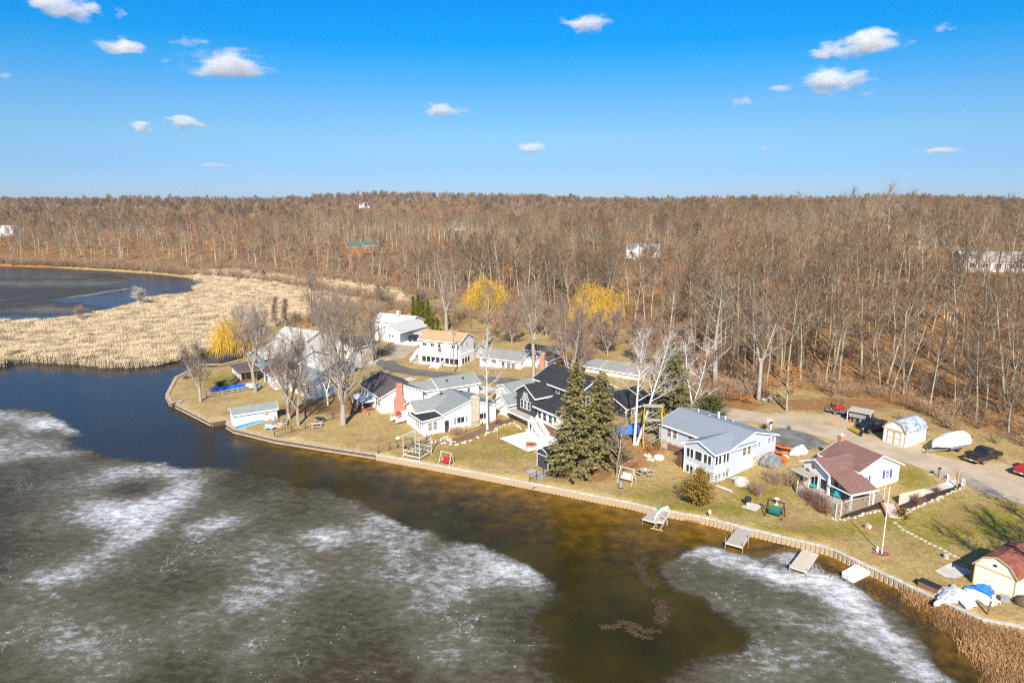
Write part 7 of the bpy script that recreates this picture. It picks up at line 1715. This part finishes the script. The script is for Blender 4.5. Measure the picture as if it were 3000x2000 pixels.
lump('covered_machine', 'motorbike under a silver cover at the end of the drive', (2338, 1330), 1.3, .7, .95, 'tarp_silver', 32, 'tarp', .2)
lump('covered_machine', 'brown covered bundle at the corner of the cream shed', (2990, 1765), .9, .6, .6, 'timber_dark', 33, 'bundle', .2)
lump('tarp_heap', 'crumpled orange-red tarp beside the kayaks', (2290, 1350), .9, .6, .5, 'orange', 34)
lump('container', 'white container among the kayaks', (2300, 1340), .6, .4, .4, 'gelcoat', 35, 'container', .08)
lump('shed_debris', 'white bundled sheeting beside the fieldstone basement', (1930, 1345), .85, .55, .55, 'tarp_white', 36, 'bundle', .22)
def kayak(label, px, rz, m, dz=.3):
    x, y, z = G(*px); o = thing('kayak', label, 'kayak', (x, y, z + dz), rz); n = 9; rings = []
    for i in range(n):
        t = i / (n - 1); w = .36 * math.sin(math.pi * (.06 + .88 * t)) + .02; rings.append([(t * 3 - 1.5, w * math.cos(a), .18 + .2 * (w / .36) * math.sin(a) + .1 * abs(t - .5) ** 2 * 4) for a in [k * math.pi / 4 for k in range(8)]])
    MB().loft(rings).build('hull', m, o, sm=True); MB().lathe([(.42, .36), (.4, .4)], 12, (0, 0, 0), 1, .5).build('cockpit', 'metal_black', o)
kayak('orange kayak lying beside the corner of the pale blue house', (2282, 1335), R(-35), 'orange', .4); kayak('second orange kayak leaning behind the first', (2293, 1322), R(-40), 'orange', .5)
# mailboxes, bins, posts
def mailbox(label, px, post, m='metal_black'):
    o = thing('mailbox', label, 'mailbox', G(*px), R(30)); MB().box(-.05, .05, -.05, .05, 0, 1.1).build('post', post, o); MB().prism([(-.12, 1.1), (.12, 1.1), (.12, 1.28), (.06, 1.38), (-.06, 1.38), (-.12, 1.28)], 'x', -.3, .25).build('box', m, o); MB().box(-.32, -.302, -.1, .1, 1.12, 1.3).build('door', 'metal_grey', o)
mailbox('black mailbox on a green post at the roadside near the footpath', (2749, 1398), 'plastic_green'); mailbox('black mailbox on a white post beside the drive of the pale blue house', (2257, 1260), 'trim_white')
o = thing('trellis', 'white garden trellis beside the mailbox and clipped shrub', 'trellis', G(2246, 1258), R(20))
for k in range(5): MB().box(k * .22, k * .22 + .04, -.02, .02, 0, 1.7).build('slat', 'trim_white', o)
MB().box(0, .92, -.03, -.021, .5, .55).box(0, .92, -.03, -.021, 1.5, 1.55).build('rail', 'trim_white', o)
conifer(41, 'small dark clipped shrub at the foot of the white trellis', (2238, 1258), 1245, .6, 'needle_dark', 'clipped_shrub', whorl=.12, per=12, droop=0, leaf=.13, prof=.4, lo=.02)
def bin_(label, px):
    o = thing('wheelie_bin', label, 'bin', G(*px), R(30)); MB().loft([[(-.25, -.3, .08), (.25, -.3, .08), (.25, .3, .08), (-.25, .3, .08)], [(-.3, -.36, 1.0), (.3, -.36, 1.0), (.3, .36, 1.0), (-.3, .36, 1.0)]]).build('body', 'bin_blue', o); MB().box(-.32, .32, -.4, .38, 1.003, 1.07).build('lid', 'bin_blue', o)
    for s in (-.25, .25): MB().tube((s - .03, .3, .12), (s + .03, .3, .12), .12, .12, 10).build('wheel', 'rubber', o)
bin_('blue wheelie bin at the corner of the pale-roofed house', (1191, 994)); bin_('blue wheelie bin beside the stepped sage-roofed garage', (1400, 1150)); bin_('blue wheelie bin left of the one by the pale-roofed house', (1186, 993))
o = thing('sign_post', 'tan timber T-shaped post at the end of the footpath', 'post', G(2803, 1426), R(10)); MB().box(-.06, .06, -.06, .06, 0, 2.2).build('post', 'wood_tan', o); MB().box(-.12, .55, -.05, .05, 2.2, 2.3).build('arm', 'wood_tan', o); MB().beam((.05, 0, 1.9), (.35, 0, 2.2), .06, .06).build('brace', 'wood_tan', o)
for i, px in enumerate(((2775, 1412), (2818, 1424))):
    o = thing('garden_gate', ['low white wire gate panel left of the footpath', 'low white wire gate panel right of the footpath'][i], 'gate', G(*px), R(30))
    for k in range(5): MB().tube((k * .18, 0, 0), (k * .18, 0, .9 + .1 * math.sin(k * .8)), .015, .015, 5).build('bar', 'metal_white', o)
    MB().tube((-.1, 0, 0), (-.1, 0, 1.2), .04, .04, 6).build('post', 'metal_white', o); MB().beam((0, 0, .3), (.72, 0, .3), .02, .02).beam((0, 0, .8), (.72, 0, .8), .02, .02).build('rail', 'metal_white', o)
def utility_pole(label, px, tp, arm=True):
    x, y, z = G(*px); h_ = top_z((x, y), tp) - z; o = thing('utility_pole', label, 'pole', (x, y, z)); MB().tube((0, 0, -.3), (0, 0, h_), .16, .11, 8).build('pole', 'pole_wood', o)
    if arm: MB().box(-1.1, 1.1, -.06, .06, h_ - .7, h_ - .55).build('cross_arm', 'pole_wood', o); MB().tube((.32, 0, h_ - 1.9), (.32, 0, h_ - 1.2), .2, .2, 10).build('transformer', 'metal_grey', o)
    return Vector((x, y, z + h_ - .5))
p1 = utility_pole('utility pole with transformer in front of the two-storey house', (1330, 1092), 958); p2 = utility_pole('plain utility pole beside the brush heap', (1113, 1046), 955, False); p3 = utility_pole('slim white antenna mast behind the pale blue house', (1984, 1222), 1000, False)
p4 = Vector((*G(2700, 1240)[:2], 11.5)); p5 = Vector((120, 95, 12.5))
def wire(label, a, b, sag=.6):
    n = 14; mbw = MB(); prev = None
    for k in range(n + 1):
        t = k / n; p = a.lerp(b, t) - Vector((0, 0, sag * 4 * t * (1 - t)))
        if prev is not None: mbw.tube(prev - a, p - a, .018, .018, 4, False)
        prev = p
    tag(mbw.build('power_line', 'metal_black', None, a), label, 'wire')
wire('overhead wire between the two wooden utility poles', p2, p1); wire('overhead wire running from the transformer pole toward the antenna mast', p1, p3, 1.0); wire('overhead wire running along the wood edge above the trailers', p3, p5, 1.8)
# fences
def post_fence(name, label, px, hgt, m, pm, gap=2.0, rails=(.95, .5), wire_m=None, rw=.03):
    P0 = [Vector(G(*q)) for q in px]; o = thing(name, label, 'fence', P0[0]); b0 = P0[0]
    post = MB().box(-.05, .05, -.05, .05, -.1, hgt).mesh('post', pm)
    for i in range(len(P0) - 1):
        a, b = P0[i], P0[i + 1]; n = max(1, int((b - a).length / gap))
        for k in range(n): p = a.lerp(b, k / n) - b0; place('post', post, o, p)
        for r in rails: MB().beam(a - b0 + Vector((0, 0, hgt * r)), b - b0 + Vector((0, 0, hgt * r)), rw, rw * 1.4).build('rail', m, o)
    place('post', post, o, P0[-1] - b0); return o
post_fence('chain_fence', 'thin black chain fence running from the sea wall toward the tall maple', [(806, 1283), (855, 1266), (895, 1256), (975, 1228), (1000, 1218)], 1.1, 'metal_black', 'metal_black', 3.0, (.97, .1))
post_fence('chain_fence', 'thin black fence from the sea wall past the boat lift to the birch', [(1108, 1328), (1142, 1318), (1164, 1312), (1250, 1290)], 1.1, 'metal_black', 'metal_black', 2.5, (.97, .1))
post_fence('chain_fence', 'thin black fence beside the stone chimney ranch', [(1366, 1265), (1412, 1247), (1495, 1232), (1512, 1226)], 1.1, 'metal_black', 'metal_black', 2.5, (.97, .1))
post_fence('porch_rail', 'black metal railing beside the black-roofed porch', [(1248, 1258), (1292, 1247)], 1.0, 'metal_black', 'metal_black', .35, (.97, .1))
post_fence('rail_fence', 'weathered split-rail fence along the dark blue tarped boat', [(605, 1165), (652, 1156), (698, 1148), (745, 1140), (830, 1122)], .9, 'wood_grey', 'wood_grey', 2.5, (.85, .4), rw=.1)
post_fence('paddock_fence', 'dark board fence of the paddock behind the two-storey house', [(1325, 965), (1360, 974), (1400, 976), (1440, 970), (1490, 975)], 1.3, 'wood_brown', 'wood_brown', 2.5, (.9, .55, .25), rw=.1)
post_fence('chain_fence', 'short black fence section at the shed by the big spruce', [(1552, 1414), (1572, 1404), (1592, 1395)], 1.2, 'metal_black', 'metal_black', 1.2, (.97, .5))
# leftover boards and small things
o = thing('float_board', 'bright blue flat float lying on the bank beside the boathouse', 'float', G(697, 1258), hd((697, 1258), (758, 1240))); MB().box(0, 5.2, -.1, 1.0, .1, .28).build('deck', 'tarp_cyan', o); MB().box(-.05, 5.25, -.15, -.102, .08, .2).build('edge_rail', 'gelcoat', o)
o = thing('board_stack', 'grey salvage boards and frames piled on the bank by the small dark shed', 'boards', G(1552, 1384), hd((1545, 1376), (1592, 1390)))
for k in range(9): MB().box(-.3 + .1 * (k % 3), 2.8 - .2 * (k % 4), -.8 + k * .18, -.64 + k * .18, .25 + .05 * (k % 2), .32 + .05 * (k % 2)).build('board', 'wood_grey' if k % 2 else 'metal_grey', o)
MB().box(-.3, 2.8, -.85, .9, 0, .23).build('base_frame', 'metal_grey', o)
o = thing('wood_ramp', 'pale blue-grey boards lying along the fieldstone wall', 'boards', G(2150, 1405), hd((2150, 1405), (2222, 1378)))
for k in range(4): MB().box(0, 4.6, -.5 + k * .26, -.26 + k * .26, .04, .12).build('board', 'bench_blue', o)
tag(MB().box(0, 3.0, -.1, .1, 0, .1).build('gutter_pipe', 'trim_white', None, G(2088, 1418), hd((2088, 1418), (2138, 1438))), 'white gutter pipe lying on the lawn below the sunroom', 'pipe')
tag(MB().tube((0, 0, .1), (1.5, .1, .12), .07, .06, 7).build('log', 'wood_brown', None, G(1972, 1405), R(28)), 'short dark log lying on the lawn near the sunroom house', 'log')
o = thing('tree_stump', 'cut log end with orange bark on the lawn above the flagpole', 'stump', G(2544, 1546)); MB().tube((0, -.25, .25), (0, .25, .25), .25, .25, 10).build('log', 'wood_pale', o); MB().box(-.5, -.27, -.2, .2, 0, .4).build('bark_slab', 'paver_red', o)
tag(MB().lathe([(.3, 0), (.26, .15), (.26, .45), (.22, .5)], 10).build('tree_stump', 'stone_grey', None, G(2771, 1634)), 'pale upright stump beside the stepping stones', 'stump')
o = thing('bird_house', 'small white bird house on a post at the sea wall', 'bird house', G(2078, 1514)); MB().box(-.04, .04, -.04, .04, 0, .5).build('post', 'wood_grey', o); MB().prism([(-.16, .5), (.16, .5), (.16, .75), (0, .9), (-.16, .75)], 'x', -.15, .15).build('box', 'gelcoat', o)
o = thing('metal_drum', 'grey metal drum burner beside the pale wooden swing', 'drum', G(1818, 1428)); MB().lathe([(.28, .1), (.3, .15), (.3, .8), (.26, .85)], 14).build('drum', 'metal_grey', o); MB().lathe([(.35, 0), (.33, .098)], 14).build('stand', 'metal_black', o)
o = thing('bicycle', 'bicycle leaning in the shade of the cream shed', 'bicycle', G(2832, 1690), R(60))
for x in (0, 1.0):
    w = MB(); pr = None
    for k in range(17):
        a = k * 6.283 / 16; p = (x + .32 * math.cos(a), 0, .34 + .32 * math.sin(a))
        if pr: w.tube(pr, p, .022, .022, 4)
        pr = p
    w.build('wheel', 'rubber', o)
MB().tube((0, 0, .34), (.4, 0, .8), .02, .02, 5).tube((.4, 0, .8), (.85, 0, .85), .02, .02, 5).tube((.85, 0, .85), (1.0, 0, .34), .02, .02, 5).tube((.4, 0, .36), (.85, 0, .82), .02, .02, 5).build('frame', 'cushion_pale', o); MB().box(.28, .5, -.08, .08, .86, .92).build('saddle', 'metal_black', o); MB().tube((.88, -.3, 1.0), (.88, .3, 1.0), .02, .02, 5).build('handlebar', 'metal_black', o)
o = thing('plastic_chair', 'overturned white plastic chair beside the cream shed', 'chair', G(2918, 1768), R(20)); MB().box(-.25, .25, -.25, .25, .3, .35).build('seat', 'gelcoat', o); MB().box(-.25, .25, .26, .3, .3, .8).build('backrest', 'gelcoat', o)
for sx in (-.22, .22):
    for sy in (-.22, .22): MB().box(sx - .025, sx + .025, sy - .025, sy + .025, 0, .297).build('leg', 'gelcoat', o)
tag(MB().box(-.35, .35, -.25, .25, 0, .5).box(-.38, .38, -.28, .28, .502, .56).build('storage_tub', 'metal_grey', None, G(2942, 1760), R(-25)), 'grey storage tub against the cream shed wall', 'tub')
o = thing('mooring_post', 'leaning dark timber post at the end of the sea wall', 'post', G(2892, 1800)); MB().tube((0, 0, -.3), (.25, .1, 1.3), .1, .09, 8).build('post', 'wood_brown', o)
# ------------------------------------------------------------------ clouds: small fair-weather puffs, all with their base near 700 m
def cloud_mat(i, dens, seed, fluff=1.0, thin=0.0):
    m = bpy.data.materials.new('cloud_%d' % i); m.use_nodes = True; t = m.node_tree; t.nodes.clear()
    out = t.nodes.new('ShaderNodeOutputMaterial'); pv = t.nodes.new('ShaderNodeVolumePrincipled')
    tc = t.nodes.new('ShaderNodeTexCoord'); src = tc.outputs['Object']
    off = t.nodes.new('ShaderNodeVectorMath'); off.operation = 'ADD'; off.inputs[1].default_value = (seed * 3.7, seed * 1.9, seed * 2.3); t.links.new(src, off.inputs[0])
    n1 = noise_node(t, off.outputs[0], 1.7 * fluff, 7, 0.58)
    sp = t.nodes.new('ShaderNodeSeparateXYZ'); t.links.new(src, sp.inputs[0])
    ln = t.nodes.new('ShaderNodeVectorMath'); ln.operation = 'LENGTH'; t.links.new(src, ln.inputs[0])
    low = math_node(t, 'MULTIPLY', math_node(t, 'MAXIMUM', math_node(t, 'MULTIPLY', sp.outputs[2], -1.0), 0.0), 0.55)
    r = math_node(t, 'ADD', ln.outputs['Value'], low)
    d = math_node(t, 'SUBTRACT', math_node(t, 'ADD', math_node(t, 'MULTIPLY', n1, 2.3), -0.62 - thin), r)
    d = math_node(t, 'MULTIPLY', span(t, d, -0.02, 0.30), dens)
    pv.inputs['Color'].default_value = (0.995, 0.997, 1.0, 1); pv.inputs['Anisotropy'].default_value = 0.0
    t.links.new(d, pv.inputs['Density']); t.links.new(pv.outputs[0], out.inputs['Volume'])
    return m
CL = [(185,30,215,85,7,0,'large soft white cloud cut by the top edge at the left'),(365,142,150,62,6,0,'small flat white cloud between the two larger left clouds'),(640,190,290,115,8,0,'biggest white cloud on the left half of the sky'),(540,362,130,52,7,0,'rounded white cloud low on the left'),(413,374,80,44,6,0,'tiny puff beside the rounded low left cloud'),
 (1720,75,175,66,5,.05,'slanting wispy cloud high above the middle'),(1290,325,150,58,6,0,'small cloud in the middle of the sky'),(1558,440,110,46,6,0,'lowest middle cloud just above the woods'),(2540,132,230,90,9,0,'bright ragged cloud highest on the right'),(2410,160,85,44,7,0,'small puff beside the bright ragged cloud'),(2430,245,200,80,9,0,'bright round-topped cloud below the ragged one'),
 (2285,262,95,32,3,.06,'thin wisp left of the round-topped cloud'),(2172,302,75,42,3,.05,'faint small cloud farthest left of the right group'),(2763,85,70,34,3,.05,'faint small cloud near the top right'),(2752,443,140,20,4,.02,'thin long cloud low on the right'),(2545,272,80,30,1.2,.08,'faint slanting wisp right of the round-topped cloud'),(620,485,130,22,1.5,.05,'faint grey cloud low over the left hills'),(350,42,60,34,1.5,.06,'faint shred right of the top left cloud'),(2240,437,60,20,1.3,.06,'faint scrap of cloud low right of centre'),(15,222,60,34,2,.05,'cloud scrap at the left edge')]
_bm = bmesh.new(); bmesh.ops.create_icosphere(_bm, subdivisions=3, radius=1.0)
for i, (px, py, w, hh, od, thin, lb) in enumerate(CL):
    x = (px - 1500) / FPX; y = -(py - 1000) / FPX
    d = Vector((x, math.cos(PITCH) + y * math.sin(PITCH), -math.sin(PITCH) + y * math.cos(PITCH)))
    t = 660.0 / d.z; c = d * t + Vector((0, 0, CAM_H)); k = t / FPX
    sx, sz = w * k * .7, hh * k * .76; sy = max(sz * 1.3, sx * .7)
    me = bpy.data.meshes.new('cloud'); _bm.to_mesh(me); me.materials.append(cloud_mat(i, od * .26 / sz, i + 1, 1.0, thin))
    o = place('cloud', me, None, c, math.atan2(-c.x, c.y) * 1.0, (sx, sy, sz)); tag(o, lb, 'cloud', 'small fair-weather clouds')
_bm.free()
SC.cycles.max_bounces = 20; SC.cycles.volume_bounces = 18; SC.cycles.volume_step_rate = 0.5; SC.cycles.volume_max_steps = 256
# ------------------------------------------------------------------ thin air between here and the far ridge
def haze(density):
    m = bpy.data.materials.new('haze'); m.use_nodes = True; t = m.node_tree; t.nodes.clear()
    out = t.nodes.new('ShaderNodeOutputMaterial'); pv = t.nodes.new('ShaderNodeVolumePrincipled')
    pv.inputs['Color'].default_value = (0.93, 0.95, 1.0, 1); pv.inputs['Density'].default_value = density; pv.inputs['Anisotropy'].default_value = 0.2
    t.links.new(pv.outputs[0], out.inputs['Volume'])
    tag(MB().box(-4200, 4200, -300, 4300, -2.4, 95).build('haze', m), kind='stuff')
haze(0.00007)
